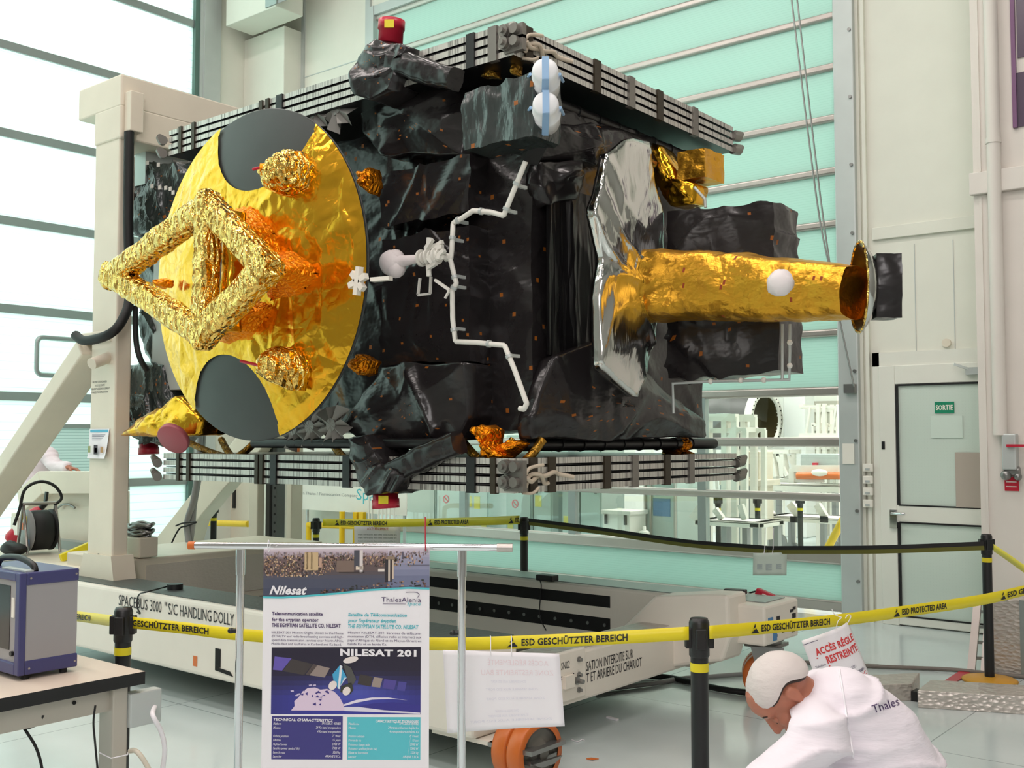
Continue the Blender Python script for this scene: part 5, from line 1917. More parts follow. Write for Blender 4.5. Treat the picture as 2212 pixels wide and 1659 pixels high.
for (x0, y0, x1, y1, c) in ((660, 1194, 690, 1232, (206, 178, 138)), (664, 1193, 668, 1230, (170, 140, 104)), (674, 1193, 678, 1230, (180, 150, 112)), (692, 1205, 698, 1226, (196, 160, 140)),
                            (730, 1212, 768, 1236, (128, 108, 98)), (768, 1190, 780, 1226, (78, 78, 88)), (780, 1190, 787, 1238, (222, 212, 210)), (772, 1224, 788, 1232, (230, 214, 196)),
                            (835, 1210, 842, 1258, (52, 48, 54)), (842, 1210, 846, 1256, (206, 190, 176)), (846, 1210, 851, 1258, (70, 60, 62)), (851, 1210, 854, 1252, (216, 196, 176)), (840, 1204, 856, 1212, (150, 130, 110)),
                            (872, 1194, 875, 1210, (96, 92, 108)), (735, 1236, 790, 1238, (70, 60, 60)), (886, 1222, 931, 1224, (110, 108, 126)), (820, 1230, 834, 1236, (226, 214, 206))):
    pc.rect(x0, y0, x1, y1, c, 3)
for k in range(90):
    x = random.uniform(690, 926); y = ybot(x) - random.uniform(1, 15) * (0.4 + 0.6 * (x - 690) / 240)
    pc.rect(x, y - random.uniform(1, 4), x + random.uniform(2, 6), min(y, ybot(x)), random.choice([(60, 58, 52), (84, 66, 60), (176, 140, 116), (52, 56, 50), (120, 84, 76)]), 3)
for k in range(24):
    x0, x1 = 570 + 361 * k / 24, 570 + 361 * (k + 1) / 24
    pc.poly([(x0, ybot(x0) + 4), (x1, ybot(x1) + 4), (x1, ybot(x1)), (x0, ybot(x0))], (88, 196, 206), 3)
pc.m.build('skyline_picture', m_print, t)
mb = MB()


def ptext(s_, x, y, h, w, bold=0.0, shear=0.0, align='LEFT', k=4):
    mb.text(s_, pp(x, y, k), ud, (0, 0, 1), h * PS / 0.72, align, fit=w * PS, bold=bold, shear=shear)


ptext('Nilesat', 584, 1282, 18, 82, 0.035, 0.35)
mb.build('white_lettering', m_paper, t)
mb = MB()
m_purple = M('purple_lettering', rgb(70, 46, 96), 0.5)
ptext('ThalesAlenia', 828, 1300, 10.5, 85, 0.0)
ptext('Telecommunication satellite', 590, 1327, 7, 111, 0.03)
ptext('for the egyptian operator', 590, 1339.5, 7, 102, 0.03)
ptext('THE EGYPTIAN SATELLITE CO. NILESAT', 590, 1352, 8, 150, 0.03)
for k, s_ in enumerate(('NILESAT-201 Mission: Digital Direct to the Home', '(DTH) TV and radio broadcasting services and high-', 'speed data transmission services over North Africa,', 'Middle East and Gulf area in Ku-band and Ka-band.')):
    ptext(s_, 590, 1366 + 8 * k, 5, 156 if k < 3 else 152)
for k, s_ in enumerate(('Mission NILESAT-201: Services de télécom-', 'munication (DTH, diffusion radio et internet) aux', "pays d'Afrique du Nord et du Moyen-Orient en", 'bande Ku et en bande Ka.')):
    ptext(s_, 756, 1367 + 8 * k, 5, 158 if k < 3 else 84)
mb.build('purple_lettering', m_purple, t)
mb = MB()
ptext('Space', 883, 1308, 8, 29, 0.0, 0.15)
ptext('Satellite de Télécommunication', 756, 1330, 7, 127, 0.03, 0.2)
ptext("pour l'opérateur égyptien", 756, 1342.5, 7, 104, 0.03, 0.2)
ptext('THE EGYPTIAN SATELLITE CO. NILESAT', 756, 1355, 8, 152, 0.03, 0.2)
mb.build('teal_lettering', M('teal_lettering', rgb(84, 186, 198), 0.5), t)
mb = MB().tube(smoothpath([pp(x, y, 4) for x, y in ((880, 1280), (900, 1280), (909, 1284), (906, 1291))]), 0.0009, 5)
mb.tube([pp(831, 1304.5, 4), pp(880, 1305, 4)], 0.0007, 5)
mb.build('logo_stroke', m_purple, t)

# spacecraft picture
pc = Pic()
X0, X1, Y0, Y1 = 590, 913, 1396, 1537
for i in range(26):
    for j in range(14):
        u0, u1, v0, v1 = i / 26, (i + 1) / 26, j / 14, (j + 1) / 14
        v = (j + 0.5) / 14; u = (i + 0.5) / 26
        g = max(0, min(1, (v - 0.36) * 2.6)) * (0.75 + 0.25 * math.sin(u * 3.1))
        c = mix((38, 30, 52), (58, 58, 158), g)
        g2 = math.exp(-((u - 0.55) ** 2 * 14 + (v - 0.66) ** 2 * 30))
        c = mix(c, (92, 104, 196), 0.6 * g2)
        pc.rect(X0 + 323 * u0, Y0 + 141 * v0, X0 + 323 * u1, Y0 + 141 * v1, c, 1)
pq = lambda pts, c, k=2: pc.poly([(560 + x / 5.82, 1384 + y / 5.82 - 0.0) for x, y in pts][::-1], c, k)
pq([(215, 180), (430, 205), (310, 355), (195, 345)], (104, 88, 178))
pq([(430, 210), (700, 275), (590, 410), (320, 360)], (66, 58, 58))
pq([(705, 275), (915, 325), (850, 440), (610, 405)], (150, 134, 128))
pq([(705, 275), (760, 288), (660, 412), (610, 405)], (110, 98, 96))
pq([(1295, 400), (1460, 432), (1430, 552), (1265, 520)], (62, 54, 54))
pq([(1470, 435), (1580, 450), (1550, 565), (1440, 552)], (158, 142, 134))
pq([(1600, 460), (1755, 480), (1725, 590), (1580, 570)], (84, 72, 150))
pq([(1780, 490), (1880, 500), (1858, 608), (1760, 595)], (78, 72, 150))
gl = [(430, 845), (475, 790), (470, 730), (520, 690), (575, 610), (640, 570), (730, 562), (800, 590), (880, 580), (970, 610), (1040, 680), (1085, 760), (1110, 845)]
pq(gl, (226, 204, 226))
random.seed(9)
for k in range(16):
    x = random.uniform(500, 900); y = random.uniform(600, 780)
    pq([(x, y), (x + random.uniform(20, 60), y - random.uniform(5, 25)), (x + random.uniform(20, 70), y + random.uniform(5, 25))], (70, 56, 140), 3)
for x, y in ((420, 600), (500, 640), (650, 530), (700, 530), (480, 655)):
    pq([(x, y), (x + 40, y - 8), (x + 45, y + 14), (x + 8, y + 16)], (204, 190, 220), 3)
sw = [(1090, 770), (1250, 715), (1450, 685), (1650, 685), (1900, 720), (1700, 700), (1450, 712), (1250, 750), (1100, 790)]
for i in range(4):
    pq([sw[i], sw[i + 1], sw[8 - i - 1], sw[8 - i]], (232, 224, 240))
pq([(1100, 800), (1280, 800), (1600, 840), (2050, 870), (2050, 884), (1100, 850)], (226, 220, 236))
pq([(1280, 800), (1450, 760), (1700, 745), (2050, 780), (2050, 870), (1600, 838)], (56, 50, 140))
pq([(1045, 285), (1110, 400), (1130, 440), (1020, 575), (965, 480), (950, 400)], (72, 166, 210), 4)
pq([(1045, 285), (1075, 300), (1045, 580), (1018, 575)], (226, 232, 238), 5)
pq([(1100, 440), (1130, 440), (1040, 560)], (206, 214, 226), 5)
pq([(1080, 265), (1185, 320), (1220, 400), (1250, 460), (1210, 530), (1150, 520), (1130, 420)], (84, 82, 80), 4)
pq([(1060, 545), (1190, 500), (1215, 590), (1180, 640), (1050, 620)], (58, 58, 50), 4)
for cx, cy, a, b, r in ((1180, 222, 98, 38, -0.22), (955, 535, 60, 48, -0.9), (1130, 605, 56, 46, -0.9)):
    pc.ell(560 + cx / 5.82, 1384 + cy / 5.82, a / 5.82, b / 5.82, r, (238, 226, 222), 6)
pc.rect(592, 1541, 746, 1632, (64, 58, 130), 1)
pc.rect(756, 1543, 913, 1632, (92, 196, 208), 1)
pc.m.build('spacecraft_picture', m_print, t)
mb = MB()
ptext('NILESAT 201', 740, 1412.5, 13.5, 164, 0.045, 0.0, k=7)
ptext('TECHNICAL CHARACTERISTICS', 596, 1550.5, 5.5, 129, 0.03, 0.2)
L_ = ('Platform', 'Mission', '', 'Orbital position', 'Lifetime', 'Payload power', 'Satellite power (end of life)', 'Launch mass', 'Launcher')
R_ = ('SPACEBUS 4000B2', '24 Ku-band transponders', '4 Ka-band transponders', '7° West', '15 years', '5900 W', '7300 W', '3200 kg', 'ARIANE 5 ECA')
F_ = ('Plateforme', 'Mission', '', 'Position orbitale', 'Durée de vie', 'Puissance charge utile', 'Puissance satellite (fin de vie)', 'Masse au lancement', 'Lanceur')
G_ = ('SPACEBUS 4000B2', '24 transpondeurs en bande Ku', '4 transpondeurs en bande Ka', '7° Ouest', '15 ans', '5900 W', '7300 W', '3200 kg', 'ARIANE 5 ECA')
ptext('CARACTERISTIQUES TECHNIQUES', 759, 1552.5, 5.5, 150, 0.03, 0.2)
for k in range(9):
    y = 1559 + 8.6 * k
    for (a_, b_, xa, xb) in ((L_, R_, 596, 742), (F_, G_, 759, 909)):
        for s_, x, al in ((a_[k], xa, 'LEFT'), (b_[k], xb, 'RIGHT')):
            if s_:
                mb.text(s_, pp(x, y, 4), ud, (0, 0, 1), 5.2 * PS / 0.72, al, wide=0.72, shear=0.2)
mb.build('white_lettering', m_paper, t)
mb = MB().tube([pp(582, 1192, 3), pp(581, 1180, 22), pp(583, 1166, 22), pp(584, 1176, 0), pp(583, 1190, 2)], 0.0018, 6)
mb.build('white_tie', m_paper, t)
mb = MB().tube([pp(923, 1192, 3), pp(923, 1180, 24), pp(923, 1170, 24), pp(922, 1120, 12)], 0.002, 6)
mb.build('red_tie', m_red, t)
mb = MB().tube([pp(923 + 3.5 * math.cos(i * math.pi / 8), 1192 + 3.5 * math.sin(i * math.pi / 8), 5) for i in range(17)], 0.0012, 5)
mb.build('eyelet', m_alu, t)

# ------------------------------------------------------------------ sheets hanging on the belts
def sheetgrid(tl, tr, br_, bl_, D, curl, name, m, parent, n=16):
    c = [at(x, y, D=d) for (x, y), d in zip((tl, tr, br_, bl_), D)]

    def fn(u, v):
        p = (c[0] * (1 - u) + c[1] * u) * (1 - v) + (c[3] * (1 - u) + c[2] * u) * v
        return p + FWH * curl(u, v)
    o = MB().grid(fn, n, n).build(name, m, parent)
    s = o.modifiers.new('thickness', 'SOLIDIFY'); s.thickness = 0.0008; s.offset = -1
    return fn


def sheettext(mb, fn, s_, u, v, h, w, mirror=False, bold=0.0, lift=0.003):
    vs, fs, wd = glyphs(s_, bold, 0.0)
    out = []
    for x, y in vs:
        uu_ = u + (x / wd) * w * (-1 if mirror else 1)
        out.append(fn(uu_, v - y / 0.72 * h) - FWH * lift)
    mb.add(out, fs)


t = thing('hanging_notice', 'white sheet seen from its blank back hanging on belt right of the poster', 'notice', at(1090, 1580, D=3.68))
fn = sheetgrid((957, 1404), (1208, 1412), (1220, 1569), (966, 1584), (3.7, 3.66, 3.64, 3.68), lambda u, v: 0.012 * math.sin(3 * u) * v, 'sheet', m_paper, t)
mb = MB()
sheettext(mb, fn, 'ACCÈS RÉGLEMENTÉ', 0.9, 0.17, 0.07, 0.52, True)
sheettext(mb, fn, 'ZONE RESTREINTE BAU', 0.94, 0.3, 0.07, 0.62, True)
mb.build('faint_red_print', M('faint_red', rgb(240, 222, 226), 0.7), t)
mb = MB()
for v, w, u in ((0.4, 0.3, 0.7), (0.5, 0.45, 0.8), (0.62, 0.5, 0.85), (0.78, 0.2, 0.62), (0.84, 0.34, 0.7), (0.9, 0.7, 0.9)):
    sheettext(mb, fn, 'ZONE SENSIBLE AUX ESD PORT', u, v, 0.03, w, True)
mb.build('faint_grey_print', M('faint_grey', rgb(226, 224, 234), 0.7), t)
mb = MB()
for px in (1060, 1105):
    mb.tube([at(px, 1418, D=3.66), at(px, 1375, D=3.655), at(px - 1, 1373, D=3.72), at(px, 1410, D=3.72)], 0.0016, 5)
mb.build('white_string', m_paper, t)

t = thing('access_notice', 'white notice with red French heading hung from belt behind crouching person', 'notice', at(1815, 1530, D=3.98))
TL, TR = (1731, 1384), (1836, 1342)
fn = sheetgrid(TL, (1838, 1344), (1893, 1484), (1786, 1526), (3.97, 4.0, 3.98, 3.95), lambda u, v: 0.05 * max(0, u - 0.72) ** 2 * 10 - 0.01 * math.sin(3 * u), 'sheet', m_paper, t)
mb = MB()
sheettext(mb, fn, 'ACCÈS RÉGLE', 0.16, 0.27, 0.1, 0.8, bold=0.03)
sheettext(mb, fn, 'RESTREINTE', 0.3, 0.43, 0.11, 0.66, bold=0.03)
sheettext(mb, fn, 'AVANT AC', 0.5, 0.8, 0.06, 0.45, bold=0.03)
for u0, u1, v in ((0.14, 0.97, 0.3), (0.3, 0.97, 0.46)):
    mb.add([fn(u0, v) - FWH * 0.003, fn(u1, v) - FWH * 0.003, fn(u1, v + 0.015) - FWH * 0.003, fn(u0, v + 0.015) - FWH * 0.003], [(0, 3, 2, 1)])
mb.build('red_lettering', m_redl, t)
mb = MB()
for s_, u, v, h, w in (('ThalesAlenia', 0.06, 0.44, 0.035, 0.2), ('> ZONE SENSIBLE AUX ESD', 0.08, 0.62, 0.04, 0.7), ('> PORT DU BRACELET OBLIG', 0.08, 0.71, 0.04, 0.84), ('TABLEAU DE LABO', 0.5, 0.72, 0.04, 0.44), ('SACS ESD', 0.6, 0.9, 0.04, 0.3)):
    sheettext(mb, fn, s_, u, v, h, w)
for v in (0.06, 0.5):
    mb.add([fn(0.0, v) - FWH * 0.003, fn(0.28, v) - FWH * 0.003, fn(0.28, v + 0.008) - FWH * 0.003, fn(0.0, v + 0.008) - FWH * 0.003], [(0, 3, 2, 1)])
mb.build('dark_lettering', M('violet_lettering', rgb(80, 72, 104), 0.6), t)
mb = MB().tube(smoothpath([at(x, y, D=3.96) for x, y in ((1806, 1358), (1810, 1342), (1818, 1334), (1812, 1332), (1802, 1326), (1797, 1316))]), 0.0018, 5)
mb.tube(smoothpath([at(x, y, D=3.97) for x, y in ((1830, 1348), (1838, 1332), (1832, 1328), (1826, 1336))]), 0.0018, 5)
mb.build('white_string', m_paper, t)

d7 = d2 * 0.48 + d3 * 0.52 - 0.03
t = thing('small_notice', 'small pale notice hanging from the twisted belt before the rolling door', 'notice', at(1663, 1244, D=d7))
fn = sheetgrid((1627, 1195), (1700, 1193), (1699, 1243), (1626, 1243), (d7, d7, d7, d7), lambda u, v: 0.0, 'sheet', M('tinted_paper'), t, 6)
mb = MB()
for u, v, h, w in ((0.12, 0.72, 0.22, 0.16), (0.38, 0.75, 0.26, 0.18), (0.68, 0.72, 0.22, 0.16)):
    sheettext(mb, fn, 'E', u, v, h, w, bold=0.05)
mb.build('print', M('pale_grey_print', rgb(176, 190, 190), 0.7), t)
mb = MB()
for px in (1650, 1668):
    mb.tube([at(px, 1197, D=d7), at(px + 2, 1184, D=d7), at(px + 3, 1140, D=d7)], 0.003, 5)
mb.build('white_string', m_paper, t)

d5 = d1 + (d2 - d1) * 0.27
t = thing('printed_notice', 'printed notice hanging from the belt just above the poster', 'notice', at(817, 1182, D=d5))
fn = sheetgrid((765, 1137), (865, 1138), (864, 1200), (766, 1200), (d5, d5, d5, d5), lambda u, v: 0.0, 'sheet', m_paper, t, 6)
mb = MB(); sheettext(mb, fn, 'ACCÈS RÉGLEMENTÉ', 0.28, 0.12, 0.09, 0.46)
mb.build('red_lettering', m_redl, t)
mb = MB()
for k in range(6):
    sheettext(mb, fn, 'Avant votre accès dans cette zone veuillez lire', 0.08, 0.3 + 0.11 * k, 0.05, 0.84)
mb.build('dark_lettering', m_text, t)

# ------------------------------------------------------------------ worktable and instrument case
TX, TYE = -3.545, 2.22
t = thing('worktable', 'beige worktable with black edge in the lower left corner', 'table', (-4.3, 1.6, 0))
o = MB().box((-5.2, 0.9, 0.705), (TX, TYE, 0.75)).build('tabletop', [M('beige_laminate', rgb(222, 206, 190), 0.45, var=0.03), m_black], t)
for p in o.data.polygons:
    p.material_index = 0 if p.normal.z > 0.5 else 1
m_leg = M('beige_metal', rgb(192, 186, 174), 0.4, 0.2)
o = MB().box((TX - 0.09, 1.0, 0.62), (TX - 0.05, TYE - 0.04, 0.704)).box((-5.1, TYE - 0.1, 0.62), (TX - 0.05, TYE - 0.06, 0.704)).build('apron', m_leg, t)
ly = at(243, 1560, X=TX - 0.025).y
lw, ld = TX - 0.025 - at(213, 1560, Y=ly).x, at(276, 1560, X=TX - 0.025).y - ly
for (x, y) in ((TX - 0.025 - lw / 2, ly + ld / 2), (-5.1, ly + ld / 2), (TX - 0.025 - lw / 2, 0.98), (-5.1, 0.98)):
    o = MB().box((x - lw / 2, y - ld / 2, 0.0), (x + lw / 2, y + ld / 2, 0.704)).build('leg', m_leg, t); bevel(o, 0.006)
q = at(160, 1518, X=TX - 0.049)
MB().cyl(q, q + V(0.003, 0, 0), 0.007, n=12).build('bolt_hole', m_hole, t)
a = at(277, 1488, D=3.85); b = at(325, 1560, D=3.85)
c = (a + b) / 2
o = MB().box((TX - 0.06, ly + ld, 0.55), (TX - 0.01, ly + ld + 0.13, 0.675)).build('socket_box', m_frame, t); bevel(o, 0.006)
s0 = V(TX - 0.01, ly + ld + 0.1, 0.61)
MB().tube(smoothpath([s0, at(330, 1545, D=3.82), at(348, 1580, D=3.84), at(356, 1620, D=3.86), at(350, 1670, D=3.88), at(340, 1760, D=3.9)]), 0.009, 8).build('white_lead', m_paper, t)
MB().tube(smoothpath([at(281, 1622, D=3.88), at(296, 1624, D=3.84), at(318, 1655, D=3.84), at(350, 1720, D=3.86), at(400, 1830, D=3.9)]), 0.009, 8).build('white_lead', m_cream, t)
for pg in ([(25, 1550), (40, 1568), (62, 1572), (84, 1562), (93, 1545)], [(36, 1550), (60, 1585), (80, 1620), (92, 1670), (96, 1750)], [(206, 1524), (202, 1560), (205, 1600), (212, 1680), (214, 1760)]):
    MB().tube(smoothpath([at(x, y, D=3.66) for x, y in pg]), 0.004 if pg[0][0] > 200 else 0.005, 6).build('black_lead', m_rubber, t)
MB().tube([at(213, 1625, D=3.8), at(240, 1638, D=3.74), at(276, 1630, D=3.78), at(276, 1626, D=3.9)], 0.002, 5).build('white_tie', m_paper, t)

cA = at(38, 1462, Z=0.768); cB = at(162, 1438, Z=0.768)
CX = cA.x; CY0, CY1 = cA.y, cB.y
CH = at(38, 1240, X=CX).z
m_bluef = M('blue_frame', rgb(66, 66, 114), 0.4)
t = thing('instrument_case', 'grey instrument case with blue frame standing on the worktable', 'instrument', (CX - 0.2, CY0 + 0.1, 0.751))
CW = 0.42
o = MB().box((CX - CW, CY0 + 0.01, 0.78), (CX - 0.004, CY1 - 0.004, CH - 0.004)).build('housing', M('case_grey', rgb(158, 156, 158), 0.5), t)
e = 0.026
for z0, z1 in ((0.768, 0.818), (CH - 0.045, CH)):
    o = MB().box((CX - CW, CY0 + e, z0), (CX, CY1, z1)).build('blue_rail', m_bluef, t); bevel(o, 0.005)
mb = MB()
mb.box((CX - 0.032, CY0, 0.768), (CX + 0.001, CY0 + e, CH)).box((CX - CW, CY0, 0.768), (CX - 0.03, CY0 + e, 0.81)).box((CX - CW, CY0, CH - 0.03), (CX - 0.03, CY0 + e, CH)).box((CX - CW, CY0, 0.8), (CX - CW + 0.03, CY0 + e, CH))
o = mb.build('front_frame', m_bluef, t); bevel(o, 0.004)
MB().box((CX - CW + 0.03, CY0 + 0.012, 0.81), (CX - 0.032, CY0 + 0.02, CH - 0.03)).build('front_panel', m_alu, t)
MB().box((CX - CW + 0.05, CY0 + 0.008, 0.85), (CX - 0.085, CY0 + 0.012, CH - 0.05)).build('screen', M('dark_screen', rgb(22, 18, 26), 0.15), t)
MB().box((CX - 0.07, CY0 + 0.006, CH - 0.16), (CX - 0.052, CY0 + 0.012, CH - 0.09)).build('badge', m_white, t)
MB().cyl((CX - 0.058, CY0 + 0.0, 0.84), (CX - 0.058, CY0 + 0.012, 0.84), 0.009, n=12).build('knob', m_black, t)
mb = MB().tube(smoothpath([V(CX - 0.03, CY0 + 0.07, CH), V(CX - 0.05, CY0 + 0.07, CH + 0.022), V(CX - 0.15, CY0 + 0.07, CH + 0.04), V(CX - 0.28, CY0 + 0.07, CH + 0.03), V(CX - 0.32, CY0 + 0.07, CH)]), 0.012, 8)
mb.build('carry_handle', m_black, t)
MB().box((CX - 0.2, CY0 + 0.03, CH), (CX - 0.02, CY0 + 0.06, CH + 0.006)).build('cable_strip', m_frame, t)
mb = MB()
for x, y in ((CX - 0.03, CY1 - 0.04), (CX - CW + 0.04, CY1 - 0.04), (CX - 0.03, CY0 + 0.04), (CX - CW + 0.04, CY0 + 0.04)):
    mb.cyl((x, y, 0.7505), (x, y, 0.77), 0.014, n=12)
mb.build('feet', m_rubber, t)
mb = MB()
for y in (CY0 + 0.04, CY1 - 0.012):
    for z in (0.79, CH - 0.02):
        mb.cyl((CX, y, z), (CX + 0.002, y, z), 0.004, n=8)
mb.build('screw', m_alu, t)

# ------------------------------------------------------------------ checker plate steps, frames, cables on the floor
def floorbox(p1, p2, back, h):
    a, b = at(*p1, Z=0), at(*p2, Z=0)
    k = at(*back, Z=h); k.z = 0
    d = k - a
    return MB().prism([a, b, b + d, a + d], (0, 0, h))


o = floorbox((1982, 1529), (2290, 1549), (2010, 1468), 0.105).build('checker_step', m_checker, **T('long low checker plate step at the right edge before the barrier post', 'step')); bevel(o, 0.006)
o = floorbox((1850, 1520), (1970, 1514), (1872, 1458), 0.105).build('checker_step', m_checker, **T('shorter low checker plate step partly behind the crouching person', 'step')); bevel(o, 0.006)
a = at(1962, 1500, Z=0.05); b = at(1990, 1502, Z=0.05)
MB().box((min(a.x, b.x), min(a.y, b.y) + 0.05, 0.002), (max(a.x, b.x), max(a.y, b.y) + 0.12, 0.06)).build('dark_block', m_black, **T('small dark block in the gap between the two checker plate steps', 'block'))
a = at(2142, 1456, Z=0)
t = thing('checker_box', 'waist-low checker plate box beside the pillar at the right edge', 'box', a + V(0.4, 0.2, 0))
o = MB().box((a.x, a.y, 0.002), (a.x + 0.95, PY - 0.06, 0.52)).build('cover', m_checker, t); bevel(o, 0.01)
MB().box((a.x + 0.19, a.y - 0.012, 0.0), (a.x + 0.23, a.y, 0.52)).build('edge_strip', m_alu_d, t)
a0 = at(2098, 1452, Z=0.0); a1 = at(2112, 1300, Y=a0.y + 0.25)
t = thing('folded_frame', 'slim aluminium frame leaning beside the far right barrier post', 'frame', a0)
MB().bar(a0, a1, 0.05, 0.03).build('rail', m_alu, t)
MB().bar(a0 + V(0.07, 0.03, 0), a1 + V(0.06, 0.03, 0), 0.03, 0.03).build('rail', m_alu, t)
mb = MB()
for k in range(4):
    p = a0.lerp(a1, 0.2 + 0.22 * k); mb.bar(p, p + V(0.07, 0.03, 0), 0.02, 0.02)
mb.build('rung', m_alu_d, t)
a = at(2052, 1474, Z=0.003); b = at(2090, 1449, Z=0.003)
MB().bar(a + V(0, 0, 0.004), b + V(0, 0, 0.004), 0.07, 0.006).build('red_tape', m_red, **T('strip of red tape on the floor left of the far barrier post', 'tape'))


def floorcable(pts, r, m, label, name='floor_cable'):
    P_ = smoothpath([at(x, y, Z=r + 0.001) for x, y in pts])
    MB().tube(P_, r, 8).build(name, m, **T(label, 'cable'))


floorcable([(1300, 1470), (1360, 1462), (1430, 1462), (1490, 1473), (1560, 1489), (1640, 1497), (1720, 1490)], 0.02, m_rubber, 'thick black cable curving over the floor under the dolly end')
floorcable([(1290, 1490), (1400, 1478), (1470, 1466), (1530, 1462), (1620, 1455)], 0.016, m_grey, 'grey hose on the floor crossing the thick black cable')
floorcable([(1690, 1428), (1760, 1432), (1900, 1440), (2050, 1446), (2150, 1456), (2300, 1470)], 0.014, M('taupe_cable', rgb(120, 112, 104), 0.5), 'taupe cable running over the floor toward the right edge')
mb = MB()
mb.tube(smoothpath([at(x, y, Z=0.004) for x, y in ((1235, 1598), (1248, 1602), (1258, 1597), (1262, 1600))]), 0.003, 5)
mb.build('string_scrap', m_paper, **T('scrap of white string on the floor right of the front caster', 'scrap'))
mb = MB().bar(at(1312, 1549, Z=0.006), at(1334, 1555, Z=0.006), 0.02, 0.01)
mb.build('paper_scrap', m_paper, **T('sliver of pale paper on the floor below the dolly end', 'scrap'))
a = at(1266, 1640, Z=0.004)
MB().prism([a, a + V(0.03, 0.01, 0), a + V(0.05, 0.04, 0), a + V(0.01, 0.03, 0)], (0, 0, 0.004)).build('orange_scrap', m_orange, **T('orange flake on the floor right of the front caster', 'scrap'))

# ------------------------------------------------------------------ PEOPLE
def blob(name, chains, voxel, mat, parent, smooth=6, disp=None):
    """one continuous surface grown round chains of (point, radius)"""
    mb = MB()
    for ch in chains:
        if len(ch) == 1:
            p, r = ch[0]
            mb.ball(p, r, 16)
            continue
        for (p, r), (q, s) in zip(ch, ch[1:]):
            p, q = Vector(p), Vector(q)
            n = max(2, int((q - p).length / (0.3 * min(r, s))))
            for i in range(n + 1):
                u = i / n
                mb.ball(p.lerp(q, u), r + (s - r) * u, 14)
    tmp = mb.build('tmp', mat)
    m = tmp.modifiers.new('r', 'REMESH'); m.mode = 'VOXEL'; m.voxel_size = voxel; m.use_smooth_shade = True
    m2 = tmp.modifiers.new('s', 'SMOOTH'); m2.factor = 0.5; m2.iterations = smooth
    bpy.context.view_layer.update()
    dg = bpy.context.evaluated_depsgraph_get()
    me = bpy.data.meshes.new_from_object(tmp.evaluated_get(dg))
    off = Vector(tmp.location)
    vs = [v.co + off for v in me.vertices]
    ns = [Vector(v.normal) for v in me.vertices]
    if disp:
        vs = [v + n * disp(v) for v, n in zip(vs, ns)]
    fs = [tuple(p.vertices) for p in me.polygons]
    bpy.data.objects.remove(tmp); bpy.data.meshes.remove(me)
    mb = MB().add(vs, fs, sm=True)
    o = mb.build(name, mat, parent)
    return o, vs, fs


def hand_chains(w, fdir, pdir, k=1.0, curl=0.5):
    """palm, four bent fingers and a thumb from the wrist w; fdir along the hand, pdir out of the palm"""
    f = Vector(fdir).normalized(); p = Vector(pdir); p = (p - f * p.dot(f)).normalized(); s = f.cross(p)
    ch = []
    for i in range(4):
        y = (i - 1.5) * 0.02 * k
        kn = w + f * (0.085 * k - 0.004 * abs(i - 1)) + s * y
        ch.append([(w + s * y * 0.7 + f * 0.01, 0.014 * k), (kn, 0.0125 * k)])
        L = (0.036, 0.04, 0.038, 0.03)[i] * k
        a = curl
        q = kn; d = f
        for j in range(3):
            d = (f * math.cos(a) + p * math.sin(a)).normalized()
            q2 = q + d * L * (1, 0.75, 0.6)[j]
            ch.append([(q, (0.0095 - 0.001 * j) * k), (q2, (0.0088 - 0.001 * j) * k)])
            q = q2; a += curl * (0.7 + 0.08 * i)
    b = w + f * 0.03 * k - s * 0.026 * k
    t1 = b + (f * 0.5 - s * 0.75 + p * 0.3).normalized() * 0.045 * k
    t2 = t1 + (f * 0.85 - s * 0.3 + p * 0.4).normalized() * 0.032 * k
    ch += [[(w, 0.017 * k), (b, 0.014 * k)], [(b, 0.013 * k), (t1, 0.0115 * k)], [(t1, 0.011 * k), (t2, 0.009 * k)]]
    return ch


m_skin = M('skin', rgb(182, 116, 92), 0.5, var=0.08, varscale=14)
m_skin.node_tree.nodes['Principled BSDF'].inputs['Subsurface Weight'].default_value = 0.08
m_coat = M('white_coat', rgb(240, 232, 240), 0.7, bump=[('noise', (5, 5, 22), 0.55, 0.02), ('noise', (9, 9, 40), 0.25, 0.01)])
m_coat2 = M('pale_coat', rgb(232, 216, 222), 0.7, bump=[('noise', (8, 8, 14), 0.4, 0.02)])
m_cap = M('hair_net', rgb(218, 208, 204), 0.75, bump=[('noise', (14, 14, 30), 0.5, 0.012), ('noise', 60, 0.3, 0.004)])
m_hair = M('dark_hair', rgb(58, 44, 38), 0.6, bump=[('noise', 120, 0.5, 0.003)])
m_trous = M('white_trousers', rgb(222, 218, 222), 0.7)
m_shoe = M('white_overshoe', rgb(206, 212, 222), 0.6)


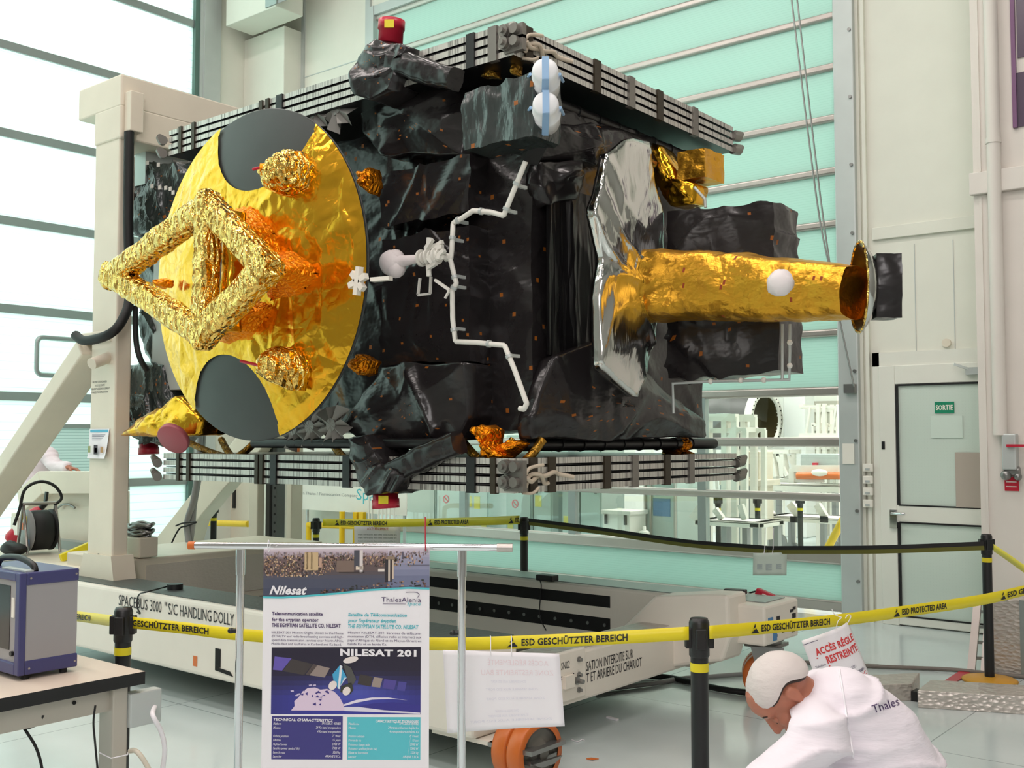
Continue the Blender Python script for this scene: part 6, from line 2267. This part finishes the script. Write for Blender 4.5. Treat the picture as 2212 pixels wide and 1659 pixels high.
def person(label, H, f, u, J, coatm, voxel, lbl, foot_dir, hands):
    """H head centre, f face direction, u crown direction, J joints"""
    s = f.cross(u).normalized()
    t = thing('person', label, 'person', (J['hip'].x, J['hip'].y, 0))
    head = [[(H, 0.079)], [(H - f * 0.028 + u * 0.006, 0.076)], [(H + f * 0.03 + u * 0.03, 0.068)], [(H + f * 0.045 - u * 0.035, 0.055), (H + f * 0.058 - u * 0.085, 0.04)],
            [(H + f * 0.085 - u * 0.1, 0.02)], [(H + f * 0.095 + u * 0.004, 0.009), (H + f * 0.118 - u * 0.04, 0.0125)], [(H + f * 0.1 - u * 0.072, 0.013)], [(H + f * 0.101 - u * 0.083, 0.012)]]
    for k in (-1, 1):
        head += [[(H + f * 0.088 + u * 0.014 + s * 0.008 * k, 0.011), (H + f * 0.072 + u * 0.016 + s * 0.045 * k, 0.012)], [(H + f * 0.062 - u * 0.035 + s * 0.04 * k, 0.027)],
                 [(H + f * 0.103 - u * 0.044 + s * 0.011 * k, 0.008)], [(H + f * 0.02 - u * 0.075 + s * 0.045 * k, 0.03), (H + f * 0.065 - u * 0.095 + s * 0.02 * k, 0.022)]]
        e = H - f * 0.012 - u * 0.018 + s * 0.081 * k
        head += [[(e + u * 0.024 - f * 0.004, 0.010), (e + u * 0.02 - f * 0.018, 0.009), (e - f * 0.02, 0.008), (e - u * 0.022 - f * 0.006, 0.008)], [(e + u * 0.02 + f * 0.004, 0.008), (e - u * 0.02 + f * 0.004, 0.007)]]
    body = head + [[(H - u * 0.06 - f * 0.02, 0.056), (J['neck'], 0.06)], [(J['neck'], 0.07), (J['chest'], 0.12), (J['hip'], 0.13)]]
    for k in ('n', 'f'):
        body += [[(J['neck'].lerp(J['sh' + k], 0.4), 0.06), (J['sh' + k], 0.055), (J['el' + k], 0.042), (J['wr' + k], 0.027)], [(J['hip'], 0.11), (J['kn' + k], 0.06), (J['an' + k], 0.042)]]
        body += hand_chains(J['wr' + k], *hands[k])
    o, _, _ = blob('body', body, min(voxel, 0.006), m_skin, t, 3)
    for k in (-1, 1):
        c = H + f * 0.079 - u * 0.014 + s * 0.031 * k
        MB().ball(c, 0.0118, 12).build('eyelid', m_skin, t)
        MB().tube([c + f * 0.0105 - u * 0.004 + s * d_ for d_ in (-0.01, 0, 0.01)], [0.001, 0.0017, 0.001], 6).build('eyelashes', m_hair, t)
        MB().tube([H + f * 0.094 + u * 0.018 + s * 0.012 * k, H + f * 0.092 + u * 0.026 + s * 0.03 * k, H + f * 0.08 + u * 0.022 + s * 0.05 * k], [0.002, 0.0028, 0.0015], 6).build('eyebrow', m_hair, t)
    coat = [[(J['neck'] + (J['chest'] - J['neck']) * 0.2, 0.066), (J['chest'], lbl[0]), (J['mid'], lbl[1]), (J['hip'], lbl[2])]]
    for k in ('n', 'f'):
        coat += [[(J['neck'].lerp(J['sh' + k], 0.5), 0.07), (J['sh' + k], 0.082), (J['el' + k], 0.066), (J['el' + k].lerp(J['wr' + k], 0.92), 0.048)], [(J['hip'], lbl[2] * 0.8), (J['hip'].lerp(J['kn' + k], 0.7), 0.1)]]

    def wr(v):
        q = v + Vector((0, 0, 0.05 * noise.noise(v * 4)))
        return 0.012 * noise.noise((v.x * 5, v.y * 5, v.z * 15)) + 0.019 * (1 - min(1, 3 * abs(noise.noise((q.x * 3, q.y * 3, q.z * 13))))) ** 2
    o, vs, fs = blob('coat', coat, voxel, coatm, t, 8, wr)
    for k in ('n', 'f'):
        blob('trouser_leg', [[(J['hip'].lerp(J['kn' + k], 0.5), 0.085), (J['kn' + k], 0.078), (J['an' + k] + V(0, 0, 0.03), 0.06)]], 0.014, m_trous, t)
        a = J['an' + k]
        blob('shoe', [[(V(a.x, a.y, 0.05) - foot_dir * 0.04, 0.045), (V(a.x, a.y, 0.042) + foot_dir * 0.1, 0.042), (V(a.x, a.y, 0.035) + foot_dir * 0.17, 0.033)]], 0.01, m_shoe, t)
    return t, vs, fs


def proj(p):
    d = p - CAM; z = d.dot(FW)
    return (1106 + FPX * d.dot(RT) / z, 829.5 - FPX * d.dot(UP) / z, z)


def dirpx(x, y, d=0.0):
    return (RT * x - UP * y + FWH * d).normalized()


PD = 3.3
A = lambda x, y, d=PD: at(x, y, D=d)
Hc = A(1685, 1492)
f = dirpx(-0.38, 0.92, 0.0)
u = dirpx(-0.92, -0.38, 0.0); u = (u - f * u.dot(f)).normalized()
J = dict(neck=A(1756, 1518), chest=A(1816, 1546), mid=A(1884, 1610), hip=A(1948, 1742),
         shn=A(1772, 1592, 3.12), eln=A(1668, 1690, 3.05), wrn=A(1570, 1800, 3.05),
         shf=A(1806, 1530, 3.48), elf=A(1716, 1670, 3.55), wrf=A(1600, 1800, 3.45))
J['knn'] = A(1770, 1760, 3.1); J['knf'] = A(1790, 1750, 3.5)
for k in ('n', 'f'):
    p = J['kn' + k].lerp(J['hip'], 0.45); J['an' + k] = V(p.x, p.y, 0.08) + (FWH * (0.12 if k == 'f' else -0.12))
HX = {'n': (dirpx(-0.6, 0.8), dirpx(-0.5, -0.3, 0.8), 1.0, 0.5), 'f': (dirpx(-0.6, 0.8), dirpx(-0.5, -0.3, -0.8), 1.0, 0.5)}
t, vs, fs = person('crouching person in white coat and white hair net at lower right', Hc, f, u, J, m_coat, 0.011, (0.148, 0.166, 0.175), -RT, HX)
s_ = f.cross(u).normalized()


def capshell(name, cen, rx, ry, rz, m, cut, seed, amp, notch=0.0):
    """bonnet over the back and crown of the head"""
    mb = MB()
    vs, n, K = [], 40, 16
    for i in range(K + 1):
        for j in range(n):
            a = 2 * math.pi * j / n
            th = cut * i / K * (1 - notch * abs(math.sin(a + 0.15)) ** 8)
            d = u2 * math.cos(th) * rz + (f2 * math.cos(a) * rx + s_ * math.sin(a) * ry) * math.sin(th)
            p = cen + d
            r = amp * crumple(p, 13, seed) * (1 if i < K else 0.3)
            if i > K - 3:
                d = d * (0.985 if i == K - 1 else (0.95 if i == K else 1))
            vs.append(cen + d + d.normalized() * r)
    fs_ = [(i * n + j, i * n + (j + 1) % n, (i + 1) * n + (j + 1) % n, (i + 1) * n + j) for i in range(K) for j in range(n)]
    return mb.add(vs, fs_, sm=True).build(name, m, t)


u2 = dirpx(-0.62, -0.78, 0.0); f2 = (f - u2 * f.dot(u2)).normalized()
capshell('hair', Hc + u * 0.004 - f * 0.012, 0.096, 0.09, 0.094, m_hair, 1.70, 2, 0.002, 0.22)
capshell('hair_net', Hc + u * 0.006 - f * 0.016, 0.107, 0.099, 0.104, m_cap, 1.66, 5, 0.009, 0.22)
# lettering across the back of the coat
bvh = BVHTree.FromPolygons(vs, fs)


def drape(mb, s_, x0, y0, x1, y1, h):
    g, gf, wd = glyphs(s_, 0.0, 0.0)
    L = math.hypot(x1 - x0, y1 - y0)
    dx, dy = (x1 - x0) / L, (y1 - y0) / L
    out, ok = [], True
    for x, y in g:
        px = x0 + dx * x / wd * L + dy * y / 0.72 * h
        py = y0 + dy * x / wd * L - dx * y / 0.72 * h
        r = (A(px, py) - CAM).normalized()
        loc, nrm, i, d = bvh.ray_cast(CAM, r)
        out.append(loc - r * 0.004 if loc else A(px, py, PD - 0.1))
    mb.add(out, gf)


mb = MB()
drape(mb, 'Thales', 1888, 1541, 1944, 1522, 19)
mb.build('coat_lettering', m_purple, t)
pts = []
for k in range(26):
    v = k / 25
    r = (A(1813 + 30 * v, 1445 + 190 * v) - CAM).normalized()
    loc, nrm, i, d = bvh.ray_cast(CAM, r)
    if loc:
        pts.append(loc - r * 0.001)
MB().tube(pts, 0.0035, 6).build('shoulder_seam', M('seam_white', rgb(246, 242, 248), 0.7), t)

# the person leaning on the control cabinet behind the gantry brace
D2 = 10.7
B = lambda x, y, d=D2: at(x, y, D=d)
f_ = (RT * 0.6 + FWH * 0.8).normalized(); up_ = V(0, 0, 1)
J = dict(neck=B(84, 972), chest=B(84, 1000), mid=B(82, 1040), hip=B(80, 1108), shn=B(104, 982, D2 - 0.1), eln=B(124, 1012, D2 - 0.28), wrn=B(147, 1009, D2 - 0.52),
         shf=B(66, 984, D2 + 0.1), elf=B(60, 1040, D2 + 0.1), wrf=B(66, 1090, D2 + 0.1), knn=B(88, 1210), knf=B(74, 1210, D2 + 0.1))
for k in ('n', 'f'):
    J['an' + k] = V(J['kn' + k].x, J['kn' + k].y, 0.09)
HX = {'n': (RT * 1.0 - V(0, 0, 0.25), V(0, 0, -1), 1.0, 0.35), 'f': (V(0, 0, -1), RT, 1.0, 0.4)}
t, vs, fs = person('person in pale pink coat leaning on cream control cabinet behind the gantry brace', B(86, 944), f_, up_, J, m_coat2, 0.02, (0.15, 0.15, 0.15), f_, HX)
s_ = f_.cross(up_).normalized(); u2, f2 = up_, f_
capshell('hair', B(86, 944) - f_ * 0.01, 0.09, 0.086, 0.1, m_hair, 1.7, 3, 0.002)
# ================================================================== AGAINST THE REAR WALL AND IN THE NEXT HALL
sbox('wall_back', (-24, 17.6, 0), (8, 17.8, 8.2), M('next_wall', rgb(214, 216, 206), 0.6, var=0.04))
sbox('wall_side', (-22.2, 9.6, 0), (-22, 17.8, 8.2), M('next_wall'))
sbox('wall_side', (1.0, 9.6, 0), (1.2, 17.8, 8.2), M('next_wall'))
sbox('ceiling', (-22, 9.5, 8.2), (1.2, 17.8, 8.4), m_ceil)

# banner in front of the rear wall, left of the rolling door
BYY = 9.12
a = at(655, 1100, Y=BYY); b = at(880, 953, Y=BYY)
t = thing('company_banner', 'wide white banner hanging behind the satellite above yellow pipes', 'banner', (a.x, BYY, a.z))
MB().box((a.x, BYY - 0.012, a.z), (b.x, BYY, b.z)).build('sheet', m_white, t)
MB().box((a.x, BYY - 0.02, b.z - 0.07), (b.x, BYY - 0.012, b.z - 0.05)).build('top_hem', m_grey, t)
mb = MB()
q = at(657, 1068, Y=BYY)
mb.text('a Thales / Finmeccanica Company', (a.x + 0.01, BYY - 0.014, q.z), (1, 0, 0), (0, 0, 1), 0.055, fit=at(775, 1063, Y=BYY).x - q.x)
mb.build('grey_lettering', m_grey, t)
mb = MB()
q = at(772, 1076, Y=BYY)
mb.text('Space', (q.x, BYY - 0.014, q.z - 0.02), (1, 0, 0), (0, 0, 1), 0.2, fit=at(838, 1076, Y=BYY).x - q.x)
mb.build('teal_lettering', M('teal_lettering'), t)
for x in (a.x + 0.06, b.x - 0.06):
    MB().cyl((x, BYY + 0.02, 0), (x, BYY + 0.02, b.z + 0.1), 0.02, n=10).build('support_pole', m_frame, t)


def ypipe(pts, Y, name, label, r=0.035):
    MB().tube(smoothpath([at(x, y, Y=Y) for x, y in pts], 5), r, 12).build(name, m_yelp, **T(label, 'guard rail'))


ypipe([(432, 1250), (431, 1150), (437, 1133), (452, 1130), (500, 1131), (536, 1132)], 7.3, 'guard_rail', 'yellow bent pipe guard rail left of the grey gantry rails')
mb = MB().tube([at(x, 1134 + (x - 665) * 0.03, Y=8.9) for x in (665, 792)], 0.035, 12)
for x, y in ((667, 1134), (739, 1105)):
    q = at(x, y, Y=8.9); mb.tube([(q.x, 8.9, 0), (q.x, 8.9, q.z)], 0.035, 12)
mb.build('guard_rail', m_yelp, **T('yellow pipe guard rail under the banner behind the far barrier belt', 'guard rail'))
for k, (x0, x1, lab) in enumerate(((762, 770, 'left one of two yellow posts under the banner'), (774, 784, 'right one of two yellow posts under the banner'))):
    c0, c1 = at(x0, 1106, Y=9.0), at(x1, 1106, Y=9.0)
    o = MB().box((c0.x, 9.0, 0), (c1.x, 9.06, c0.z)).build('yellow_post', m_yelp, **T(lab, 'post')); bevel(o, 0.006)
random.seed(3)
for k, x in enumerate((797, 804, 818, 826, 834, 842, 852)):
    c = at(x, 1090, Y=8.98)
    MB().cyl((c.x, 8.98, 0), (c.x, 8.98, 0.9), 0.012, n=8).build('white_tube', m_white, **T('thin white upright tube leaning in the row under the banner', 'tube', 'white tubes under the banner'))
h0 = at(462, 1085, Z=0.97)
t = copy_tree(st, V(h0.x, h0.y, 0), 'black barrier post seen through the gantry left of the yellow bent pipe')
# cream locker beside the corner
a = at(478, 1200, Y=8.9); b = at(537, 1040, Y=8.9)
t = thing('wall_locker', 'cream locker against the rear wall behind the gantry brace', 'locker', (a.x, 8.9, 0))
bevel(MB().box((a.x, 8.9, 0), (b.x + 0.1, 9.3, b.z)).build('housing', m_cream, t), 0.01)
q = at(508, 1072, Y=8.9)
MB().box((q.x - 0.02, 8.87, q.z - 0.16), (q.x + 0.02, 8.9, q.z + 0.1)).build('handle', m_black, t)

# ---- row of metal cabinets behind the glazing
m_cab = M('cabinet_metal', rgb(186, 200, 194), 0.4, 0.3, var=0.06)
m_note = M('yellow_note', rgb(222, 214, 110), 0.6)
cabs = [(880, 942, 'pale metal cabinet behind the glazing nearest the banner'), (944, 1000, 'metal cabinet with smoking ban sign, second from the banner'),
        (1003, 1056, 'metal cabinet with two yellow notes behind the glazing'), (1093, 1150, 'metal cabinet with red sticker behind the middle barrier post'),
        (1153, 1194, 'narrow metal cabinet with one yellow note right of the barrier post'), (1214, 1250, 'narrow metal cabinet with low yellow note left of the white mullion'),
        (1254, 1300, 'metal cabinet left of the white latched container')]
CBY = 10.6
for i, (x0, x1, lab) in enumerate(cabs):
    a, b = at(x0, 1100, Y=CBY), at(x1, 1100, Y=CBY)
    t = thing('metal_cabinet', lab, 'cabinet', ((a.x + b.x) / 2, CBY, 0), 'metal cabinets in the next hall')
    bevel(MB().box((a.x, CBY, 0), (b.x, CBY + 0.5, 1.66)).build('housing', m_cab, t), 0.01)
    m_ = (a.x + b.x) / 2
    d = MB().box((a.x + 0.02, CBY - 0.02, 0.1), (b.x - 0.02, CBY, 1.62)).build('door', m_cab, t)
    MB().box((b.x - 0.08, CBY - 0.05, 0.95), (b.x - 0.06, CBY - 0.02, 1.2)).build('handle', m_steel, d)
    mb = MB()
    if i in (2, 4):
        q = at(x0 + 12, 1082, Y=CBY); mb.box((q.x - 0.05, CBY - 0.024, q.z - 0.07), (q.x + 0.05, CBY - 0.02, q.z + 0.07))
    if i == 2:
        q = at(x0 + 30, 1084, Y=CBY); mb.box((q.x - 0.05, CBY - 0.024, q.z - 0.09), (q.x + 0.05, CBY - 0.02, q.z + 0.07))
    if i in (2, 3, 5):
        q = at(x0 + 12 if i != 2 else x0 + 44, 1136 if i != 5 else 1125, Y=CBY); mb.box((q.x - 0.045, CBY - 0.024, q.z - 0.06), (q.x + 0.045, CBY - 0.02, q.z + 0.06))
    if mb.v:
        mb.build('yellow_note', m_note, d)
    if i in (1, 3):
        q = at(x0 + 22, 1078 if i == 1 else 1088, Y=CBY)
        mb = MB().lathe([(0.04, -0.024), (0.055, -0.024), (0.055, -0.02), (0.04, -0.02)], (q.x, CBY, q.z), (0, 1, 0), 20)
        mb.bar((q.x - 0.035, CBY - 0.023, q.z + 0.035), (q.x + 0.035, CBY - 0.023, q.z - 0.035), 0.004, 0.014)
        mb.build('ban_symbol', m_redl, d)
# white latched container, instrument rack, small can and hazard board
def boxat(x0, y1, x1, y0, Y, dep):
    a, b = at(x0, y1, Y=Y), at(x1, y0, Y=Y)
    return V(a.x, Y, a.z), V(b.x, Y + dep, b.z)


lo, hi = boxat(1303, 1172, 1360, 1104, 10.3, 0.35)
t = thing('white_container', 'white lidded container with two dark latches behind the glazing', 'container', (lo.x, 10.3, lo.z))
lo.z = 0.42
bevel(MB().box(lo, hi - V(0, 0, 0.03)).build('tub', m_white, t), 0.012)
bevel(MB().box((lo.x - 0.02, 10.28, hi.z - 0.05), (hi.x + 0.02, 10.67, hi.z)).build('lid', m_white, t), 0.01)
for x in (lo.x + 0.05, hi.x - 0.05):
    MB().box((x - 0.012, 10.27, hi.z - 0.16), (x + 0.012, 10.3, hi.z - 0.05)).build('latch', m_bracket, t)
bevel(MB().box((lo.x - 0.1, 10.25, 0), (hi.x + 0.1, 10.75, 0.42)).build('low_trolley', m_frame, **T('low grey trolley under the white latched container', 'trolley')), 0.02)
lo, hi = boxat(1392, 1165, 1462, 1040, 10.7, 0.6); lo.z = 0.25
t = thing('instrument_rack', 'grey wheeled instrument rack with blue screen in the next hall', 'rack', (lo.x, 10.7, 0))
bevel(MB().box(lo, hi).build('housing', m_cab, t), 0.015)
q0, q1 = boxat(1411, 1114, 1447, 1078, 10.69, 0.02)
MB().box(q0, q1).build('screen', M('blue_screen', rgb(92, 130, 170), 0.3), t)
mb = MB()
for x in (lo.x + 0.02, hi.x - 0.02, lo.x + 0.1):
    mb.box((x - 0.012, 10.675, 0.25), (x + 0.012, 10.7, hi.z))
mb.build('rack_rail', m_alu, t)
for x in (lo.x + 0.06, hi.x - 0.06):
    for y in (10.78, 11.2):
        MB().cyl((x - 0.02, y, 0.09), (x + 0.02, y, 0.09), 0.09, n=18).box((x - 0.03, y - 0.02, 0.15), (x + 0.03, y + 0.02, 0.26)).build('castor', m_rubber, t)
lo, hi = boxat(1366, 1172, 1384, 1148, 10.35, 0.14)
mb = MB().lathe([(0, 0), (0.06, 0), (0.062, 0.01), (0.062, 0.12), (0.05, 0.14), (0.02, 0.15), (0.02, 0.19), (0, 0.19)], ((lo.x + hi.x) / 2 + 0.06, 10.42, 0.42), (0, 0, 1), 18)
mb.build('small_bottle', m_white, **T('small white bottle standing beside the white latched container', 'bottle'))
lo, hi = boxat(1461, 1116, 1482, 1097, 11.5, 0.02)
t = thing('hazard_board', 'small yellow and black striped hazard board behind the glazing', 'hazard board', (lo.x, 11.5, 0))
MB().box(lo, hi).build('board', m_yelp, t)
mb = MB()
w_ = hi.x - lo.x; h_ = hi.z - lo.z
for k in range(3):
    x = lo.x + w_ * (0.05 + 0.33 * k)
    mb.prism([(x, 11.497, lo.z), (x + w_ * 0.14, 11.497, lo.z), (x + w_ * 0.28, 11.497, hi.z), (x + w_ * 0.14, 11.497, hi.z)], (0, 0.003, 0))
mb.build('stripes', m_black, t)
MB().cyl(((lo.x + hi.x) / 2, 11.53, 0), ((lo.x + hi.x) / 2, 11.53, lo.z), 0.02, n=10).build('foot_pole', m_white, t)

# ---- black barrier posts in the next hall
for px, lab in ((1551, 'black barrier post behind the glazing, leftmost of four'), (1636, 'black barrier post behind the glazing, second of four'), (1649, 'black barrier post behind the glazing, third of four'), (1728, 'black barrier post behind the glazing, rightmost of four')):
    q = at(px, 1058 if px == 1649 else 1068, Z=0.97)
    copy_tree(st, V(q.x, q.y, 0), lab)

# ---- spacecraft tube with a white ring
RY = 16.2
c = at(1650, 906, Y=RY)
t = thing('ring_structure', 'dark open cylinder with white bolted ring on a cradle in the next hall', 'spacecraft part', (c.x, RY, 0))
ax = V(1, -0.12, 0).normalized()
R_ = 60 * (c - CAM).dot(FW) / FPX
MB().lathe([(R_ * 0.93, 0.0), (R_ * 0.93, -0.5), (R_ * 1.1, -0.55), (R_ * 1.1, -1.5), (0, -1.5)], c, ax, 40).build('shell', M('dark_shell', rgb(92, 90, 88), 0.5, 0.2, var=0.2), t)
MB().lathe([(R_ * 0.86, 0.02), (R_ * 0.84, -0.3), (R_ * 0.5, -0.42), (0, -0.42)], c, ax, 40).build('inner_bowl', M('brown_bowl', rgb(74, 62, 30), 0.4, 0.3, var=0.3), t)
o = MB().lathe([(R_ * 0.86, 0.0), (R_ * 0.86, 0.06), (R_ * 1.06, 0.06), (R_ * 1.06, -0.06), (R_ * 0.93, -0.06)], c, ax, 48).build('ring', m_white, t)
e1 = ax.cross(V(0, 0, 1)).normalized(); e2 = e1.cross(ax)
mb = MB()
for k in range(36):
    a_ = 2 * math.pi * k / 36
    p = c + ax * 0.06 + (e1 * math.cos(a_) + e2 * math.sin(a_)) * (R_ * 0.96)
    mb.cyl(p, p + ax * 0.01, 0.012, n=6)
mb.build('bolt_row', m_hole, o)
mb = MB()
random.seed(6)
for k in range(6):
    p = c - ax * 0.2 + e1 * random.uniform(0.0, 0.25) + e2 * random.uniform(-0.25, 0.25)
    mb.tube(smoothpath([p, p + e2 * 0.08 + e1 * 0.05, p + e2 * 0.02 + e1 * 0.1, p - e2 * 0.1 + e1 * 0.04]), 0.008, 6)
mb.build('cable_loops', m_cable, t)
mb = MB()
for dx in (-0.35, -1.1):
    p = c + V(dx, 0, 0)
    mb.bar((p.x, RY - 0.4, 0), (p.x, RY - 0.25, c.z - R_ * 0.8), 0.1, 0.1).bar((p.x, RY + 0.4, 0), (p.x, RY + 0.25, c.z - R_ * 0.8), 0.1, 0.1).bar((p.x, RY - 0.45, c.z - R_ * 0.95), (p.x, RY + 0.45, c.z - R_ * 0.95), 0.1, 0.1)
mb.build('cradle', m_white, t)

# ---- white frames, machine column and trolleys
def frame(name, label, cat, Y, dep, bars, m=m_white, w=0.06, part='bar'):
    p0 = at(*bars[0][0], Y=Y)
    t = thing(name, label, cat, (p0.x, Y, 0))
    mb = MB()
    for b in bars:
        p, q = at(*b[0], Y=Y), at(*b[1], Y=Y)
        ww = b[2] if len(b) > 2 else w
        mb.bar(p, q, ww, ww)
        mb.bar(p + V(0, dep, 0), q + V(0, dep, 0), ww, ww)
    for x, y in {b[0] for b in bars}:
        p = at(x, y, Y=Y); mb.bar(p, p + V(0, dep, 0), w, w)
    mb.build('frame', m, t)
    return t


F1 = 11.75
t = frame('white_rack', 'white steel rack frame behind the glazing, left of the ring', 'rack', F1, 0.5, [((1528, 1330), (1528, 900), 0.1), ((1566, 1330), (1566, 900), 0.07), ((1588, 1330), (1588, 900), 0.07), ((1525, 902), (1592, 902), 0.09), ((1528, 930), (1590, 930), 0.06), ((1610, 1330), (1610, 928), 0.06), ((1590, 928), (1613, 928), 0.05), ((1570, 952), (1598, 926), 0.06)])
lo, hi = boxat(1548, 902, 1562, 893, F1, 0.3)
MB().box(lo, hi).build('fitting', m_frame, t)
t = frame('guard_platform', 'white railed access platform at the right behind the glazing', 'platform', 15.0, 0.5, [((1740, 945), (1750, 880), 0.03), ((1768, 1300), (1768, 872), 0.05), ((1781, 1300), (1781, 872), 0.05), ((1730, 878), (1768, 878), 0.03), ((1784, 880), (1832, 880), 0.03), ((1796, 945), (1806, 882), 0.03), ((1810, 945), (1810, 882), 0.03), ((1832, 945), (1836, 882), 0.03), ((1730, 940), (1836, 940), 0.06), ((1756, 945), (1756, 918), 0.03), ((1756, 918), (1768, 918), 0.03)])
mb = MB()
p, q = at(1690, 944, Y=15.0), at(1840, 944, Y=15.0)
mb.box((p.x, 14.95, p.z - 0.06), (q.x, 15.6, p.z)).build('deck', m_white, t)
lo, hi = boxat(1692, 942, 1738, 862, 16.5, 0.4); lo.z = 0
bevel(MB().box(lo, hi + V(0, 0, 0.5)).build('white_cabinet', M('next_cabinet', rgb(226, 226, 222), 0.5), **T('tall white cabinet between the ring and the railed platform', 'cabinet')), 0.02)
lo, hi = boxat(1598, 1045, 1640, 975, 12.6, 0.4)
t = thing('machine_column', 'cream machine column with grey slot behind the glazing', 'machine', (lo.x, 12.6, 0))
bevel(MB().box((lo.x, 12.6, 0.3), (hi.x, 13.0, hi.z)).build('column', m_cream, t), 0.012)
bevel(MB().box((lo.x - 0.25, 12.5, lo.z - 0.02), (hi.x + 0.1, 13.0, lo.z + 0.06)).build('shelf', m_cream, t), 0.01)
q0, q1 = boxat(1609, 1030, 1619, 1002, 12.595, 0.01); MB().box(q0, q1).build('slot', m_grey, t)
for x0, x1 in ((1558, 1567), (1598, 1620)):
    q0, q1 = boxat(x0, 1330, x1, 1044, 12.55, 0.15); q0.z = 0
    MB().box(q0, q1).build('leg', m_alu_d, t)
q0, q1 = boxat(1621, 986, 1630, 972, 12.58, 0.02); MB().box(q0, q1).build('red_label', m_red, t)


def trolley(label, Y, x0, x1, ytop, ybot, dep, wheels, extra=()):
    a, b = at(x0, ytop, Y=Y), at(x1, ybot, Y=Y)
    t = thing('white_trolley', label, 'trolley', ((a.x + b.x) / 2, Y, 0), 'white trolleys in the next hall')
    mb = MB().box((a.x, Y, b.z), (b.x, Y + 0.12, a.z)).box((a.x, Y + dep - 0.12, b.z), (b.x, Y + dep, a.z))
    mb.box((a.x, Y, b.z), (a.x + 0.12, Y + dep, a.z)).box((b.x - 0.12, Y, b.z), (b.x, Y + dep, a.z)).box((a.x, Y, a.z - 0.03), (b.x, Y + dep, a.z))
    o = mb.build('chassis', m_white, t); bevel(o, 0.012)
    for px in wheels:
        x = at(px, ybot, Y=Y).x
        for y in (Y + 0.06, Y + dep - 0.06):
            r = min(0.11, b.z * 0.45)
            MB().cyl((x, y - 0.03, r), (x, y + 0.03, r), r, n=20).box((x - 0.03, y - 0.045, r * 1.2), (x + 0.03, y + 0.045, b.z)).cyl((x, y - 0.035, r), (x, y + 0.035, r), r * 0.5, n=14).build('castor', m_grey, t)
    mb = MB()
    for (p, q, w) in extra:
        mb.bar(at(*p, Y=Y + 0.1), at(*q, Y=Y + 0.1), w, w)
    if extra:
        mb.build('strut', m_white, t)
    return t, a, b


t, a, b = trolley('low white trolley on castors, nearest behind the glazing at left', 10.35, 1500, 1640, 1122, 1142, 0.6, (1520, 1562, 1630), [((1500, 1122), (1518, 1096), 0.1), ((1560, 1120), (1545, 1100), 0.06), ((1610, 1122), (1600, 1090), 0.06)])
t, a, b = trolley('low white trolley on castors with slanted struts, at right behind the glazing', 13.0, 1650, 1832, 1114, 1134, 0.7, (1664, 1775), [((1668, 1114), (1648, 1088), 0.09), ((1728, 1114), (1708, 1088), 0.1), ((1782, 1116), (1766, 1090), 0.08)])
mb = MB()
for px in (1715, 1780):
    q = at(px, 1122, Y=12.99); mb.box((q.x - 0.05, 12.985, q.z - 0.04), (q.x + 0.05, 13.0, q.z + 0.04))
mb.build('label_plate', m_black, t)
t, a, b = trolley('long white beam trolley at mid height behind the glazing', 14.0, 1620, 1840, 1044, 1066, 0.7, (1640, 1800), [((1712, 1044), (1712, 1012), 0.08), ((1712, 1012), (1840, 1012), 0.09), ((1630, 1038), (1780, 1038), 0.05)])
c0, c1 = at(1722, 1028, Y=14.0), at(1836, 1028, Y=14.0)
MB().cyl(c0, c1, 0.05, n=14).build('orange_roller', m_orange, t)
c0 = at(1770, 1021, Y=13.95); MB().ball(c0, (0.12, 0.05, 0.05), 12).build('white_wrap', m_white, t)
c0, c1 = at(1700, 1003, Y=14.2), at(1836, 994, Y=14.2)
bevel(MB().box((c0.x + 0.2, 14.2, c0.z - 0.02), (c1.x, 14.6, c1.z + 0.08)).build('control_box', m_frame, t), 0.01)
q = at(1760, 1006, Y=14.15); MB().box((q.x - 0.03, 14.14, q.z - 0.03), (q.x + 0.03, 14.2, q.z + 0.04)).build('red_label', m_red, t)
t = frame('steel_stand', 'white A-shaped steel frame between machine column and beam trolley', 'frame', 15.0, 0.4, [((1642, 1030), (1655, 975), 0.12), ((1672, 1030), (1662, 975), 0.12), ((1642, 976), (1705, 976), 0.06), ((1690, 1030), (1690, 980), 0.06), ((1700, 1028), (1680, 985), 0.05), ((1642, 1032), (1642, 1290), 0.06), ((1690, 1032), (1690, 1290), 0.06)])
ypipe([(1733, 1285), (1799, 1164), (1816, 1132), (1834, 1100)], 10.4, 'yellow_bar', 'slanting yellow bar at the right end of the glazing', 0.04)
# pallets and grey wall panels far behind
for k, (x0, x1, y0, y1, lab) in enumerate(((1510, 1620, 862, 885, 'grey wall cabinet high on the back wall left of the ring'), (1750, 1840, 865, 930, 'large grey shelving against the back wall at right'))):
    lo, hi = boxat(x0, y1, x1, y0, 17.2, 0.35)
    lo.z = 0 if k else lo.z
    t = thing('wall_unit', lab, 'shelving', (lo.x, 17.2, lo.z))
    MB().box(lo, hi).build('housing', m_grey if k == 0 else M('shelf_beige', rgb(186, 182, 168), 0.6), t)
    mb = MB()
    for j in range(4):
        z = hi.z - (hi.z - max(lo.z, 1.0)) * (j + 0.5) / 4
        mb.box((lo.x, 17.18, z - 0.03), (hi.x, 17.2, z + 0.03))
    mb.build('shelf', m_white, t)
